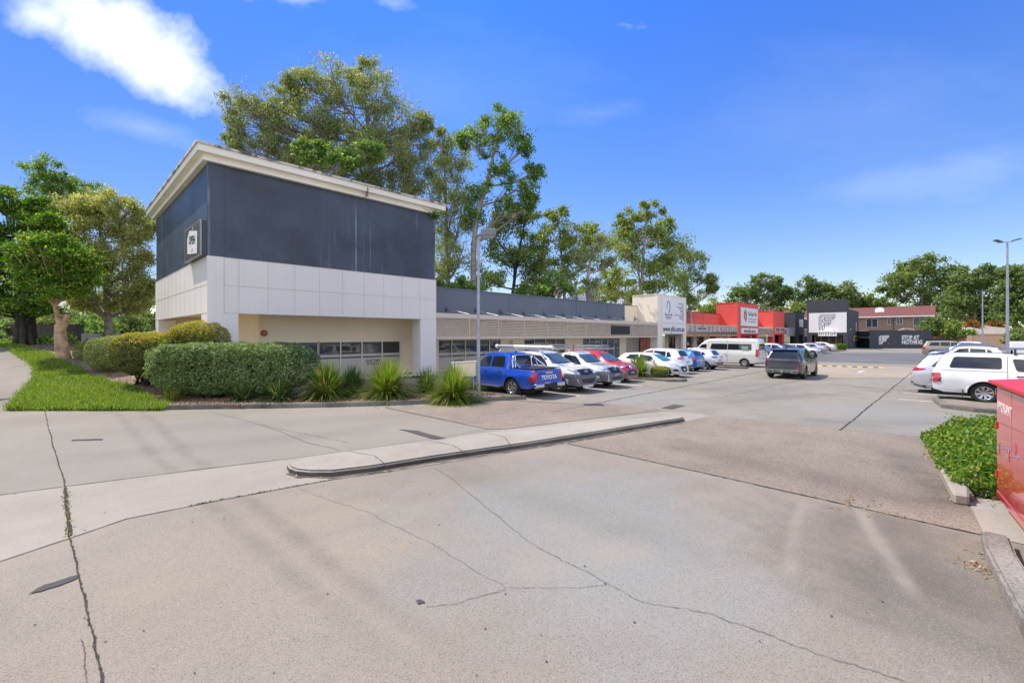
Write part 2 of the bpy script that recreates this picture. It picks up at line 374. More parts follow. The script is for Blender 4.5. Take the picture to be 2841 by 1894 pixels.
M_soil = concrete('mulch', (.17,.12,.085,1), (.30,.22,.16,1), .8, 22, .5, None, .8)
M_grassbase = concrete('lawn_soil', (.06,.11,.02,1), (.10,.18,.03,1), .5, 20, .3, None, .5)
def sheet(name, poly, z, m, kind='structure'):
    mb = MB(); mb.add([(p[0], p[1], z) for p in poly], [list(range(len(poly)))])
    me = mb.mesh(name); me.update()
    if me.polygons[0].normal.z < 0: me.flip_normals()
    bm = bmesh.new(); bm.from_mesh(me); bmesh.ops.triangulate(bm, faces=bm.faces[:], ngon_method='EAR_CLIP'); bm.to_mesh(me); bm.free()
    o = link(name, me, m); return tag(o, kind=kind)
sheet('ground', [(-1500,-1500),(1500,-1500),(1500,1500),(-1500,1500)], -.03, concrete('far_ground', (.10,.12,.05,1), (.16,.16,.09,1), .2, 3, .3))
sheet('car_park', [(-60,-90),(150,-90),(150,38),(-60,38)], 0.0, M_lot)
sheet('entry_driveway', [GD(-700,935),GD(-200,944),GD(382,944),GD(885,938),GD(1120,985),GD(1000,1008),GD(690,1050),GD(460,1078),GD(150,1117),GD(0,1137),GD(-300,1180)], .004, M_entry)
sheet('gutter_crossing', [GD(-300,1181),GD(0,1138),GD(150,1118),GD(460,1079),GD(690,1051),GD(1000,1009),GD(1165,986),GD(1400,958),GD(1540,945),GD(1610,950),GD(1625,957),GD(1560,972),GD(1300,1018),GD(900,1082),GD(760,1102),GD(500,1150),GD(290,1192),GD(165,1235),GD(0,1290),GD(-300,1400)], .006, M_strip)
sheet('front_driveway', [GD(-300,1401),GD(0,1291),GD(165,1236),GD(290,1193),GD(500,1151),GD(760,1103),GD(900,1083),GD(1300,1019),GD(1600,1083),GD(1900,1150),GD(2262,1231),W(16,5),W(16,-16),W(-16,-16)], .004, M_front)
sheet('aggregate_band', [GD(885,937),GD(1100,927),GD(1212,918),GD(1380,927),GD(1515,942),GD(1400,957),GD(1165,985),GD(1120,985)], .010, M_agg)
sheet('aggregate_crossing', [GD(1303,1018),GD(1560,972.5),GD(1640,956),GD(1930,988),GD(2110,1003),GD(2175,1075),GD(2262,1230),GD(1900,1149),GD(1600,1082)], .008, M_agg)
sheet('far_pavement', [onY(1900,929+150,0)[:2] if 0 else GD(1870,838),GD(2180,845),GD(2600,850),GD(2600,870),GD(2080,868),GD(1880,868)], .004, M_pink)
sheet('asphalt_lane', [GD(1700,808),GD(2600,814),GD(2700,852),GD(2130,837),GD(1700,826)], .008, M_asph)
sheet('cabinet_slab', [GD(2222,1147),GD(2262,1231),GD(2400,1262),W(14,7),GD(2500,1147)], .012, M_island)
def wander(a, b, n, amp, seed):
    r = random.Random(seed); P = []
    a = Vector(a); b = Vector(b); d = b-a; nn = Vector((-d.y, d.x)).normalized(); o = 0
    for i in range(n+1):
        t = i/n; o = o*.8+r.uniform(-amp, amp); P.append(a+d*t+nn*(o if 0 < i < n else 0))
    return P
def joint(name, pts, w_, amp=.004, z=.012, seed=1, m=None, dens=8):
    mb = MB(); r = random.Random(seed)
    for k in range(len(pts)-1):
        a, b = Vector(pts[k][:2]), Vector(pts[k+1][:2]); n = max(2, int((b-a).length*dens)); P = wander(a, b, n, amp, seed+k)
        L_ = []; d = (b-a).normalized(); nn = Vector((-d.y, d.x))
        for p in P:
            ww = w_*r.uniform(.45, 1.35)/2; L_ += [(p.x+nn.x*ww, p.y+nn.y*ww, z), (p.x-nn.x*ww, p.y-nn.y*ww, z)]
        mb.add(L_, [(2*i, 2*i+1, 2*i+3, 2*i+2) for i in range(len(P)-1)])
    return tag(mb.build(name, m or M_joint), kind='structure')
joint('expansion_joint', [GD(103,946),GD(118,1010),GD(150,1120)], .02, .006, seed=2)
joint('expansion_joint', [GD(150,1120),GD(160,1232)], .04, .008, seed=3)
joint('expansion_joint', [GD(160,1232),GD(190,1360),GD(245,1600)], .018, .004, seed=4, dens=40)
joint('expansion_joint', [GD(-300,1181),GD(0,1137),GD(150,1118),GD(460,1078),GD(680,1052)], .018, .003, seed=5)
joint('expansion_joint', [GD(-300,1401),GD(0,1290),GD(165,1235),GD(290,1192),GD(500,1150),GD(760,1102),GD(900,1082),GD(1300,1019),GD(1560,972)], .012, .002, seed=6)
joint('expansion_joint', [GD(1303,1019),GD(1600,1083),GD(1900,1150),GD(2262,1231)], .035, .006, seed=7, dens=14)
joint('expansion_joint', [GD(1928,989),GD(2078,868),GD(2105,846)], .032, .012, seed=8, z=.014)
joint('expansion_joint', [G(1530,1144),G(1700,1110),G(2084,1035.7),G(2300,993)], .04, .006, seed=9)
joint('expansion_joint', [GD(885,936),GD(1120,986)], .02, .003, seed=10, z=.016)
joint('expansion_joint', [GD(1380,926),GD(1515,942),GD(1545,946)], .02, .003, seed=11, z=.016)
joint('expansion_joint', [GD(1640,956),GD(1930,988),GD(2110,1003)], .015, .003, seed=12, z=.016)
joint('expansion_joint', [GD(1480,920),GD(1900,905),GD(2020,910),GD(2300,925)], .02, .003, seed=13)
joint('expansion_joint', [GD(1900,868),GD(2080,868),GD(2350,872)], .03, .003, seed=14)
M_crack = mat('crack', (.10,.085,.07,1), .95, var=.3)
joint('pavement_crack', [GD(1130,1178),GD(1170,1210),GD(1220,1247),GD(1290,1290),GD(1340,1310),GD(1400,1345),GD(1470,1382),GD(1560,1398),GD(1640,1412),GD(1690,1432),GD(1770,1460),GD(1860,1495),GD(1960,1525),GD(2080,1568),GD(2200,1610)], .0065, .014, seed=20, dens=34, m=M_crack)
joint('pavement_crack', [GD(690,1124),GD(760,1150),GD(850,1180),GD(930,1220),GD(1000,1255),GD(1080,1305),GD(1160,1352),GD(1240,1350),GD(1390,1346)], .0045, .012, seed=21, dens=34, m=M_crack)
joint('pavement_crack', [GD(980,1395),GD(1060,1385),GD(1160,1354)], .006, .01, seed=22, dens=22, m=M_crack)
joint('pavement_crack', [GD(480,945),GD(560,965),GD(640,990),GD(700,1015),GD(780,1035)], .012, .015, seed=23, dens=14, m=M_crack)
joint('pavement_crack', [GD(600,975),GD(660,990),GD(720,1000),GD(800,1018)], .01, .015, seed=24, dens=14, m=M_crack)
joint('pavement_crack', [GD(380,1480),GD(190,1500),GD(195,1568)] if 0 else [GD(185,1470),GD(195,1510),GD(200,1580)], .007, .008, seed=25, dens=30, m=M_crack)
joint('pavement_crack', [GD(1000,1075),GD(1050,1110),GD(1130,1178)], .007, .01, seed=26, dens=22, m=M_crack)
joint('pavement_crack', [G(2010,1100),G(2080,1085),G(2160,1066),G(2230,1052)], .02, .03, seed=27, dens=6, m=M_crack)
joint('pavement_crack', [G(2180,1075),G(2172,1082),G(2180,1092)], .015, .02, seed=28, dens=6, m=M_crack)
M_patch = concrete('tar_patch', (.06,.055,.055,1), (.09,.085,.085,1), .3, 30, .4)
def patch(pts, z=.014):
    r = random.Random(int(pts[0][0])); P = []
    for i in range(len(pts)):
        a = Vector(GD(*pts[i])); b = Vector(GD(*pts[(i+1) % len(pts)]))
        for k in range(4): P.append(a.lerp(b, k/4)+Vector((r.uniform(-.012, .012), r.uniform(-.012, .012))))
    sheet('tar_patch', P, z, M_patch)
patch([(66,1367),(100,1345),(140,1333),(175,1323),(182,1328),(140,1345),(100,1358)])
patch([(165,1010),(235,1008),(236,1011),(165,1013)])
patch([(915,986),(960,990),(1015,1005),(1035,1010),(1000,1010),(950,996)])
patch([(955,1380),(968,1378),(975,1385),(962,1389)])
r_ = random.Random(5); blobs_ = MB()
for i in range(60):
    x, y = r_.uniform(-100, 2400), r_.uniform(1060, 1560)
    c = GD(x, y); s = r_.uniform(.004, .014); n = 7
    blobs_.add([(c[0]+s*math.cos(2*PI*k/n)*r_.uniform(.6, 1.4), c[1]+s*math.sin(2*PI*k/n)*r_.uniform(.5, 1.2), .013) for k in range(n)], [list(range(n))])
tag(blobs_.build('gum_spots', M_patch), kind='stuff', label=None)
# parking lines
M_white = mat('line_paint', (.80,.79,.75,1), .7, var=.15, scale=9)
def pline(q, p0, p1, w_=.09):
    mb = MB(); mb.add([(q-w_/2, p0, .016), (q+w_/2, p0, .016), (q+w_/2, p1, .016), (q-w_/2, p1, .016)], [(0,1,2,3)])
    tag(mb.build('parking_line', M_white), kind='structure')
for q in (15.2, 17.75, 20.45, 23.0, 27.7, 30.2, 32.7, 35.3, 37.6, 41.0, 43.6, 46.2, 48.8, 51.4, 54, 56.6, 59.2, 61.8, 64.4, 67, 69.6, 72.2, 74.8, 77.4, 80): pline(q, 10.9, 17.2)
for q in (23.3, 26.0, 28.7, 31.3, 34, 36.6, 39.2): pline(q, -4.6, 1.4)
for (x, y) in ((2110, 1076), (2400, 1032.5)): # faint arrow marks
    c = G(x, y); 
for x, y in ((2388, 1032), ):
    c = G(x, y); sheet('painted_arrow', [(c.x-1.2, c.y-.1), (c.x+.4, c.y-.1), (c.x+.4, c.y-.35), (c.x+1.4, c.y), (c.x+.4, c.y+.35), (c.x+.4, c.y+.1), (c.x-1.2, c.y+.1)], .016, mat('worn_paint', (.5,.48,.45,1), .8, var=.25, scale=9))
# median island
isl = [GD(*p) for p in ((659,1077),(664,1086),(680,1092),(710,1095),(760,1095),(850,1084),(1000,1059),(1200,1029),(1400,996),(1566,969))]+[GD(x, y, .11) for x, y in ((1572,958),(1555,953),(1400,966),(1165,990),(1000,1010),(850,1029),(760,1041),(700,1052),(672,1063))]
mb = MB(); mb.prism(isl, .0, .12)
me = mb.mesh('median_island'); bm = bmesh.new(); bm.from_mesh(me)
bmesh.ops.bevel(bm, geom=[e for e in bm.edges if all(v.co.z > .05 for v in e.verts)], offset=.035, segments=3, affect='EDGES')
for f in bm.faces:
    f.smooth = False
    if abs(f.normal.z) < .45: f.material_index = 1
bm.to_mesh(me); bm.free()
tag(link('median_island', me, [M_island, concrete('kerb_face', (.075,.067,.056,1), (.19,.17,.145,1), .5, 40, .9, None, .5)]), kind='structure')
for (a, b, c) in (((800,1036),(860,1046),(890,1070)), ((985,1012),(1040,1022),(1070,1040)), ((1120,995),(1160,1003),(1172,1022))):
    joint('expansion_joint', [GD(*a, .12), GD(*b, .12), GD(*c, .12)], .018, .002, z=.124, seed=31)
jn = MB()
low = [GD(*p) for p in ((662,1088),(685,1096),(760,1098),(850,1087),(1000,1062),(1200,1032),(1400,999),(1566,972))]
joint('gutter_grime', low, .10, .02, z=.014, seed=33, dens=14, m=mat('grime', (.09,.078,.062,1), .95, var=.3))
def kerb(pts, wd, hgt, inward, m=M_kerb, name='kerb', bev=.02):
    """kerb along ground points; inward = +1 left of travel"""
    P = [Vector(p) for p in pts]; n = len(P); off = []
    for i in range(n):
        d1 = (P[i]-P[i-1]).normalized() if i else (P[1]-P[0]).normalized(); d2 = (P[i+1]-P[i]).normalized() if i < n-1 else d1
        nn = (Vector((-d1.y, d1.x))+Vector((-d2.y, d2.x))).normalized(); off.append(nn*wd*inward)
    poly = P+[P[i]+off[i] for i in range(n-1, -1, -1)]
    mb = MB(); mb.prism([tuple(p) for p in poly], -.01, hgt)
    me = mb.mesh(name); bm = bmesh.new(); bm.from_mesh(me)
    bmesh.ops.bevel(bm, geom=[e for e in bm.edges if all(v.co.z > hgt*.5 for v in e.verts)], offset=bev, segments=2, affect='EDGES')
    bm.to_mesh(me); bm.free(); return tag(link(name, me, [m]), kind='structure')
KB = [GD(383,941),GD(500,939),GD(620,937.5),GD(760,935),GD(885,931),GD(1000,926.5),GD(1100,922.5),GD(1208,917)]
kerb(KB, .16, .15, 1)
for i in (2, 3, 5): # kerb joints
    p = Vector(KB[i]); d = (Vector(KB[i])-Vector(KB[i-1])).normalized(); nn = Vector((-d.y, d.x)); mbj = MB(); mbj.bar((p.x-nn.x*.004, p.y-nn.y*.004, .07), (p.x+nn.x*.166, p.y+nn.y*.166, .07), .012, .166); tag(mbj.build('kerb_joint', M_joint), kind='structure')
KR = Vector(GD(1208, 917)); KR2 = Vector((G(1311,1091).x-.1, G(1311,1091).y)); KR3 = Vector((12.5, 19.4))
kerb([tuple(KR), (KR2.x, KR2.y), (KR3.x, KR3.y)], .14, .15, 1)
# planted bed + bank on the left
def hs(x, y):
    return max(hterr(x, y), .12*smooth(2.2, 3.4, x))
bed = [(p[0], p[1]+.08) for p in KB if p[0] > 4.6]
kx = [(Vector(KB[i]), Vector(KB[i+1])) for i in range(len(KB)-1) if (KB[i][0]-4.55)*(KB[i+1][0]-4.55) < 0]
a, b = kx[0]; t = (4.55-a.x)/(b.x-a.x); k0 = a.lerp(b, t)
bm_poly = [(4.55, k0.y+.08)]+[(p[0]+.02, p[1]+.1) for p in KB if p[0] > 4.6][:-1]+[(KR.x-.1, KR.y+.1), (KR2.x-.1, KR2.y), (KR3.x-.1, KR3.y), (12.4, 22.7), (4.55, 22.7)]
sheet('mulch_bed', bm_poly, .12, M_soil)
pl = [T(x, y) for x, y in ((25.5,1144),(47,1095),(90,1054),(100,1029.6),(88,1013),(51,989),(28.6,970),(0,960))]
gr = [T(x, y) for x, y in ((461,1133),(388,1080.6),(306,1058),(245,1040),(214,1019),(173,1001),(132.6,980.6),(81.6,970),(41,950))]
def zf(ps):
    q = sorted([LZ(p.x, p.y)[::-1] for p in ps]); o = [q[0]]
    for k in q[1:]:
        if k[0] > o[-1][0]+.05: o.append(k)
    zs = [k[0] for k in o]; xs = [k[1] for k in o]
    def f(z):
        if z <= zs[0]: return xs[0]
        if z >= zs[-1]: return xs[-1]+(xs[-1]-xs[-2])/(zs[-1]-zs[-2])*(z-zs[-1])
        return float(np.interp(z, zs, xs))
    return f
XL, XR0 = zf(pl), zf(gr)
def XQ(z): return (4.56-FX*z)/RX
def XR(z): return min(XR0(z), XQ(z)-.3)
zz = [15.05]
while zz[-1] < 110: zz.append(zz[-1]+.22+max(0, zz[-1]-20)*.03)
def strip(name, fa, fb, m, nx, zr=zz, off=0.0, kind='structure'):
    vs = []; fs = []
    for z in zr:
        for i in range(nx+1):
            X = lerp(fa(z), fb(z), i/nx); x, y = W(X, z); vs.append((x, y, hs(x, y)+off+.006))
    for j in range(len(zr)-1):
        for i in range(nx):
            a = j*(nx+1)+i; fs.append((a, a+1, a+nx+2, a+nx+1))
    mb = MB(); mb.add(vs, fs, 0, True); return tag(mb.build(name, m), kind=kind)
strip('footpath', lambda z: XL(z)-2.4, XL, concrete('path_concrete', (.20,.18,.15,1), (.26,.24,.20,1), .2, 30, .3), 6)
strip('grass_verge', lambda z: XL(z)-30-z, lambda z: XL(z)-2.4, M_grassbase, 12)
strip('grass_bank', XL, XR, M_grassbase, 14)
strip('mulch_bank', XR, XQ, M_soil, 14, zr=[z for z in zz if z > 15.3])
# speed hump
sp = MB(); a = G(2268,1014.5); b = G(2452,1020.5); n = 13
a = Vector((a.x, a.y, 0)); b = Vector((b.x, b.y, 0)); 
hump = empty('speed_hump', a, 0, 'yellow and black rubber speed hump across the lane beside the black car', 'speed hump')
hy = mat('hump_yellow', (.75,.42,.04,1), .6); hb = mat('hump_black', (.03,.03,.03,1), .7)
for i in range(n):
    p = a.lerp(b, i/n); q = a.lerp(b, (i+1)/n); d = (b-a).normalized(); nn = Vector((-d.y, d.x, 0)); t_ = MB()
    prof = [(-.2, .012), (-.1, .05), (.1, .05), (.2, .012)]
    vs = [p+nn*u+Vector((0,0,v)) for u, v in prof]+[q+nn*u+Vector((0,0,v)) for u, v in prof]
    t_.add(vs, [(0,1,5,4),(1,2,6,5),(2,3,7,6),(3,2,1,0),(4,5,6,7)]); t_.build('yellow_section' if i % 2 == 0 else 'black_section', hy if i % 2 == 0 else hb, hump)
# small planter islands
def planter(name, poly, z=.12, fill=M_soil, wd=.14):
    c = Vector((sum(p[0] for p in poly)/len(poly), sum(p[1] for p in poly)/len(poly)))
    kb = MB(); kb.prism(poly, -.01, z); me = kb.mesh('kerb'); bm = bmesh.new(); bm.from_mesh(me)
    bmesh.ops.bevel(bm, geom=[e for e in bm.edges if all(v.co.z > z*.5 for v in e.verts)], offset=.02, segments=2, affect='EDGES'); bm.to_mesh(me); bm.free()
    tag(link('kerb', me, [M_kerb]), kind='structure')
    inner = [tuple(c+(Vector(p)-c)*(1-wd*2/max(.3, (Vector(p)-c).length))) for p in poly]
    sheet(name, inner, z+.006, fill)
planter('island_mulch', [(23.25,17.6),(23.1,12.2),(23.35,10.9),(23.8,10.35),(24.4,10.3),(24.85,10.9),(25.0,12.2),(24.9,17.6)])
planter('island_mulch', [(36.1,17.6),(36.0,11.6),(36.4,10.9),(37.0,10.9),(37.3,11.6),(37.3,17.6)])
planter('island_mulch', [(81.5,17.6),(81.5,12.6),(82,11.9),(90,11.9),(91.5,12.6),(91.5,17.6)])
rk = [G(2588,1113), G(2612,1131), G(2700,1143), G(2790,1150), W(23,15.5), W(23,16.8), G(2790,1128), G(2700,1117,.1), G(2620,1107,.1)]
planter('island_paving', [(p[0], p[1]) for p in rk], fill=M_agg)
# kerb around the bed by the red cabinet
kerb([GD(2118,1012), GD(2122,1020), GD(2145,1052), GD(2165,1085), GD(2185,1118), GD(2203,1150)], .16, .14, 1)
kbl = [G(2608,1325), G(2645,1398), G(2690,1405), G(2688,1352), G(2640,1318)]
kb = MB(); kb.prism([(p.x, p.y) for p in kbl], 0, .17); tag(kb.build('kerb', M_island, bevel=.03), kind='structure')
sheet('shrub_bed', [GD(2120,1012),GD(2203,1148),GD(2230,1146),GD(2420,1150),GD(2500,1030),GD(2300,1000)], .016, M_soil)
kerb([GD(2253,1245), GD(2262,1285), GD(2290,1345), GD(2330,1425), GD(2375,1510), GD(2440,1620), W(6.2,1.2)], .24, .16, 1, name='kerb', bev=.03)
# ---------------------------------------------------------------- buildings
M_dark = wallmat('charcoal_cladding', (.062,.080,.112,1), .30, (.18,.20,.24,1), .18, .6)
def streakwall():
    m, nt, b = newmat('streaked_cladding'); p = geo(nt)
    n1 = noise(nt, p, .28, 4); c = mixc(nt, ramp(nt, n1, .3, .72), (.036,.050,.078,1), (.064,.086,.124,1))
    s = vscale(nt, p, (7, 7, .12)); n2 = noise(nt, s, 1.0, 4, .6)
    mask = math_(nt, 'MULTIPLY', ramp(nt, noise(nt, vscale(nt, p, (.35,.35,.10)), 1.3, 2), .45, .60), ramp(nt, noise(nt, vscale(nt, p, (3,3,.5)), 1.0, 3), .35, .6))
    c = mixc(nt, math_(nt, 'MULTIPLY', math_(nt, 'MULTIPLY', ramp(nt, n2, .575, .65), mask), .75), c, (.30,.35,.40,1))
    c = mixc(nt, math_(nt, 'MULTIPLY', ramp(nt, noise(nt, p, .45, 5, .6), .36, .52, (1,1,1,1), (0,0,0,1)), .6), c, (.020,.026,.038,1))
    n4 = noise(nt, p, 8.0, 2, .4); c = mixc(nt, math_(nt, 'MULTIPLY', ramp(nt, n4, .76, .79), .5), c, (.4,.42,.45,1))
    L(nt, c, b.inputs['Base Color']); b.inputs['Roughness'].default_value = .45
    br = nt.nodes.new('ShaderNodeTexBrick'); br.inputs['Scale'].default_value = 1.0; br.inputs['Mortar Size'].default_value = .006
    br.inputs['Brick Width'].default_value = .12; br.inputs['Row Height'].default_value = .06
    bump(nt, b, noise(nt, p, 30, 2), .15, .01); return m
M_streak = streakwall()
M_panel = wallmat('white_panel', (.80,.75,.69,1), .16, (.42,.41,.40,1), .04, .55)
M_seam = mat('seam_strip', (.60,.56,.48,1), .7, var=.1)
M_cream = wallmat('cream_render', (.90,.77,.56,1), .08, (.5,.44,.35,1), .05, .8)
M_cornice = wallmat('cornice_paint', (.93,.87,.74,1), .04, (.42,.38,.30,1), .06, .7)
M_mould = wallmat('cornice_mould', (.62,.59,.53,1), .3, (.2,.19,.17,1), .08, .8, mould=.85)
M_frame = mat('window_frame', (.80,.70,.56,1), .45, var=.06)
M_glass = glassmat('shop_glass', (.045,.045,.042,1), .04)
M_film = mat('frosted_film', (.52,.49,.44,1), .35, var=.08, scale=.8)
M_roof = mat('roof_sheet', (.35,.35,.34,1), .6)
M_black = mat('black_letter', (.03,.03,.035,1), .6)
M_wletter = mat('white_letter', (.78,.78,.78,1), .55)
def wall_openings(mb, ax, a0, a1, z0, z1, p, t, ops, mat_=0):
    """wall along X (ax='x') at y=p..p+t or along Y (ax='y') at x=p..p+t with rectangular openings"""
    def bx(u0, u1, w0, w1):
        if u1-u0 < 1e-4 or w1-w0 < 1e-4: return
        if ax == 'x': mb.box(u0, u1, p, p+t, w0, w1, mat_)
        else: mb.box(p, p+t, u0, u1, w0, w1, mat_)
    u = a0
    for (o0, o1, w0, w1) in sorted(ops):
        bx(u, o0, z0, z1); bx(o0, o1, z0, w0); bx(o0, o1, w1, z1); u = o1
    bx(u, a1, z0, z1)
def window(parent, ax, a0, a1, z0, z1, p, splits, film=None, door=None, fr=M_frame, gl=M_glass, nm='shop_window', fw=.06, out=.0):
    """frame proud of wall face p (towards -axis), glass set back"""
    f = MB(); g = MB(); fl = MB()
    def bx(m, u0, u1, d0, d1, w0, w1):
        if ax == 'x': m.box(u0, u1, p+d0, p+d1, w0, w1)
        else: m.box(p+d0, p+d1, u0, u1, w0, w1)
    bx(f, a0-fw, a1+fw, -.03-out, .03, z1, z1+fw); bx(f, a0, a1, -.03-out, .03, z0, z0+fw)
    us = [a0]+list(splits)+[a1]
    for u in us: bx(f, u-fw/2, u+fw/2, -.025-out, .04, z0+fw, z1)
    bx(g, a0, a1, .05, .07, z0, z1)
    fo = f.build(nm, fr, parent)
    g.build('pane', gl, fo)
    if film:
        for (w0, w1) in film: bx(fl, a0+.03, a1-.03, .042, .048, w0, w1)
        fl.build('frosted_film', M_film, fo)
    return fo
# -- corner building
Q0, Q1, P0, P1 = 4.6, 16.6, 22.8, 36.8
SOF, BAND, TOP = 3.51, 5.97, 10.0
cb = empty('corner_building', (Q0, P0, 0), 0, 'charcoal and white panelled building with deep cream cornice on the near corner', 'building', None)
up = MB(); up.box(Q0+.04, Q1-.04, P0+.04, P1-.04, BAND, TOP)
up.box(Q0, Q0+.62, P0, P0+.04, BAND+.002, TOP-.002, 0)
up.build('upper_cladding', M_streak, cb)
bd = MB(); bd.box(Q0, Q1, P0, P0+.3, SOF, BAND); bd.box(Q0, Q0+.3, P0+.3, P1, SOF, BAND); bd.box(Q1-.3, Q1, P0+.3, P1, SOF, BAND); bd.box(Q0+.3, Q1-.3, P1-.3, P1, SOF, BAND)
bd.box(Q0+.3, Q1-.3, P0+.3, P1-.3, SOF+.25, SOF+.35)
mid = (SOF+BAND)/2
for k in range(11):
    q = Q0+k*1.2
    if 0 < k: bd.box(q-.012, q+.012, P0-.006, P0, SOF, BAND, 1)
for k in range(1, 12):
    pp = P0+k*1.167; bd.box(Q0-.006, Q0, pp-.012, pp+.012, SOF, BAND, 1)
for z in (SOF+.006, mid, BAND-.014):
    bd.box(Q0+.62, Q1, P0-.010, P0-.0065, z-.012, z+.012, 1); bd.box(Q0-.010, Q0-.0065, P0, P1, z-.012, z+.012, 1)
bd.box(Q0+.61, Q0+.64, P0-.012, P0, SOF-.002, BAND, 1)
bd.build('panel_band', [M_panel, M_seam], cb)
def pier(x0, x1, y0, y1):
    m = MB(); m.box(x0, x1, y0, y1, 0, SOF-.0); m.build('pier', M_panel, cb)
pier(Q0, Q0+1.18, P0, P0+1.1); pier(Q1-1.15, Q1, P0+.002, P0+.9); pier(Q0+.002, Q0+.9, P1-1.1, P1)
cm = MB()
def ring(o0, z0, z1, mi):     # rectangular mitred ring
    x0, x1, y0, y1 = Q0-o0, Q1+o0, P0-o0, P1+o0
    cm.box(x0, x1, y0, y1, z0, z1, mi)
ring(.18, TOP, TOP+.27, 0); ring(.42, TOP+.271, TOP+.56, 0); ring(.49, TOP+.561, TOP+.66, 1)
cm.box(Q0+7.18, Q0+7.205, P0-.496, P0, TOP+.0, TOP+.664, 1)
cm.build('cornice', [M_cornice, M_mould], cb)
inn = MB(); IQ, IP = 7.4, 25.3
wq = [onY(x, 948, IP).x for x in (811.7, 883.6, 945, 1004, 1060, 1110)]
wall_openings(inn, 'x', IQ, Q1, 0, SOF+.25, IP, .2, [(wq[0], wq[-1], .06, 2.13)])
wall_openings(inn, 'y', IP+.2, P1, 0, SOF+.25, IQ, .2, [(28, 34.6, .9, 2.2)])
inn.box(Q0+.31, Q1-.31, P0+.31, P1-.31, SOF+.2, SOF+.24); inn.box(IQ+.2, Q1, 36.6, 36.8, 0, SOF+.15); wall_openings(inn, 'x', Q0+.9, IQ, 0, SOF+.15, 36.45, .15, [(Q0+1.2, IQ-.5, .9, 2.6)])
inn.build('inner_wall', M_cream, cb)
window(cb, 'x', wq[1], wq[-1], .06, 2.13, IP, wq[2:-1], [(.06, 1.18), (1.26, 1.42)])
dr = window(cb, 'x', wq[0], wq[1]-.03, .06, 2.13, IP, [], [(.06, .95)], nm='shop_door')
window(cb, 'y', 28, 34.6, .9, 2.2, IQ, [29.6, 31.2, 32.8], None, gl=mat('blinds', (.35,.36,.37,1), .6, var=.4, scale=6))
M_logo = mat('grey_lettering', (.12,.10,.10,1), .5)
xq = (wq[4]+wq[3])/2
text_on('ANYTIME\nFITNESS', .23, Matrix.Translation((xq+.08, IP+.038, .88)) @ FACE_Y, M_logo, dr if 0 else cb, 'window_lettering', bold=.006, lines=.8, ext=.001)
window(cb, 'x', Q0+1.2, IQ-.5, .9, 2.6, 36.45, [Q0+1.8], None, gl=MATS['blinds'])
# downpipe inside the portico + column pipe
dp = MB(); dp.tube([(IQ-.08, IP-.08, 0), (IQ-.08, IP-.08, SOF+.2)], .045, 8); dp.build('downpipe', M_cream, cb)
dp = MB(); dp.tube([(wq[-1]+.95, IP-.05, 0), (wq[-1]+.95, IP-.05, SOF+.2)], .05, 8); dp.build('downpipe', M_cream, cb)
# alarm bell
ab = onY(732.6, 924, IP); be = empty('alarm_bell', (ab.x, IP, ab.z), 0, 'round red alarm bell on the cream wall under the corner building', 'alarm bell')
m_ = MB(); m_.tube([(ab.x, IP, ab.z), (ab.x, IP-.08, ab.z), (ab.x, IP-.11, ab.z)], [.17, .16, .10], 18); m_.build('gong', mat('bell_red', (.42,.10,.06,1), .4), be)
m_ = MB(); m_.tube([(ab.x, IP-.11, ab.z), (ab.x, IP-.14, ab.z)], [.05, .03], 10); m_.build('boss', mat('bell_red2', (.6,.25,.18,1), .4), be)
# OPEN box sign on the left face
sg = empty('open_sign', (Q0, P0, BAND), 0, 'dark box sign reading OPEN on the side face of the corner building', 'sign')
m_ = MB(); m_.box(Q0-.24, Q0-.002, P0+.02, P0+3.25, 5.99, 7.46); m_.build('sign_box', mat('sign_dark', (.035,.04,.05,1), .4), sg)
m_ = MB()
for (y0, y1, z0, z1) in ((P0+.0, P0+3.27, 5.97, 6.02), (P0, P0+3.27, 7.43, 7.48), (P0, P0+.05, 6.02, 7.43), (P0+3.22, P0+3.27, 6.02, 7.43)): m_.box(Q0-.255, Q0-.2, y0, y1, z0, z1)
m_.build('sign_frame', mat('alu_frame', (.30,.30,.30,1), .35, .3), sg)
m_ = MB(); m_.box(Q0-.246, Q0-.241, P0+.05, P0+3.22, 6.02, 7.43); m_.build('sign_face', mat('sign_olive', (.10,.09,.06,1), .3, var=.25, scale=2), sg)
m_ = MB(); cy = P0+1.55
cardpts = [(1.0,-.42),(-.95,-.62),(-1.0,.35),(.55,.60),(1.05,.28)]
vs = [(Q0-.252, cy+u, 6.72+v) for u, v in cardpts]+[(Q0-.262, cy+u, 6.72+v) for u, v in cardpts]
m_.add(vs, [(5,6,7,8,9), (0,1,6,5),(1,2,7,6),(2,3,8,7),(3,4,9,8),(4,0,5,9)]); m_.build('hanging_card', mat('card_white', (.75,.75,.72,1), .5), sg)
text_on('OPEN', .50, Matrix.Translation((Q0-.264, cy+.02, 6.80)) @ Matrix.Rotation(.10, 4, 'X') @ FACE_X, M_black, sg, bold=.02)
text_on('24/7', .22, Matrix.Translation((Q0-.264, cy, 6.36)) @ FACE_X, mat('pink_letter', (.65,.35,.40,1), .6), sg)
m_ = MB(); m_.tube([(Q0-.25, cy-.1, 7.25), (Q0-.25, cy-.05, 7.42)], .012, 6); m_.build('hook', M_wletter, sg)
sheet('portico_floor', [(Q0-.2,P0-.2),(Q1,P0-.2),(Q1,P1),(Q0-.2,P1)], .135, concrete('portico_slab', (.52,.48,.41,1), (.60,.56,.48,1), .1, 30, .2)); sheet('shop_walkway', [(Q1,P0-.6),(46.3,P0-.6),(46.3,25.4),(Q1,25.4)], .02, MATS['portico_slab'])
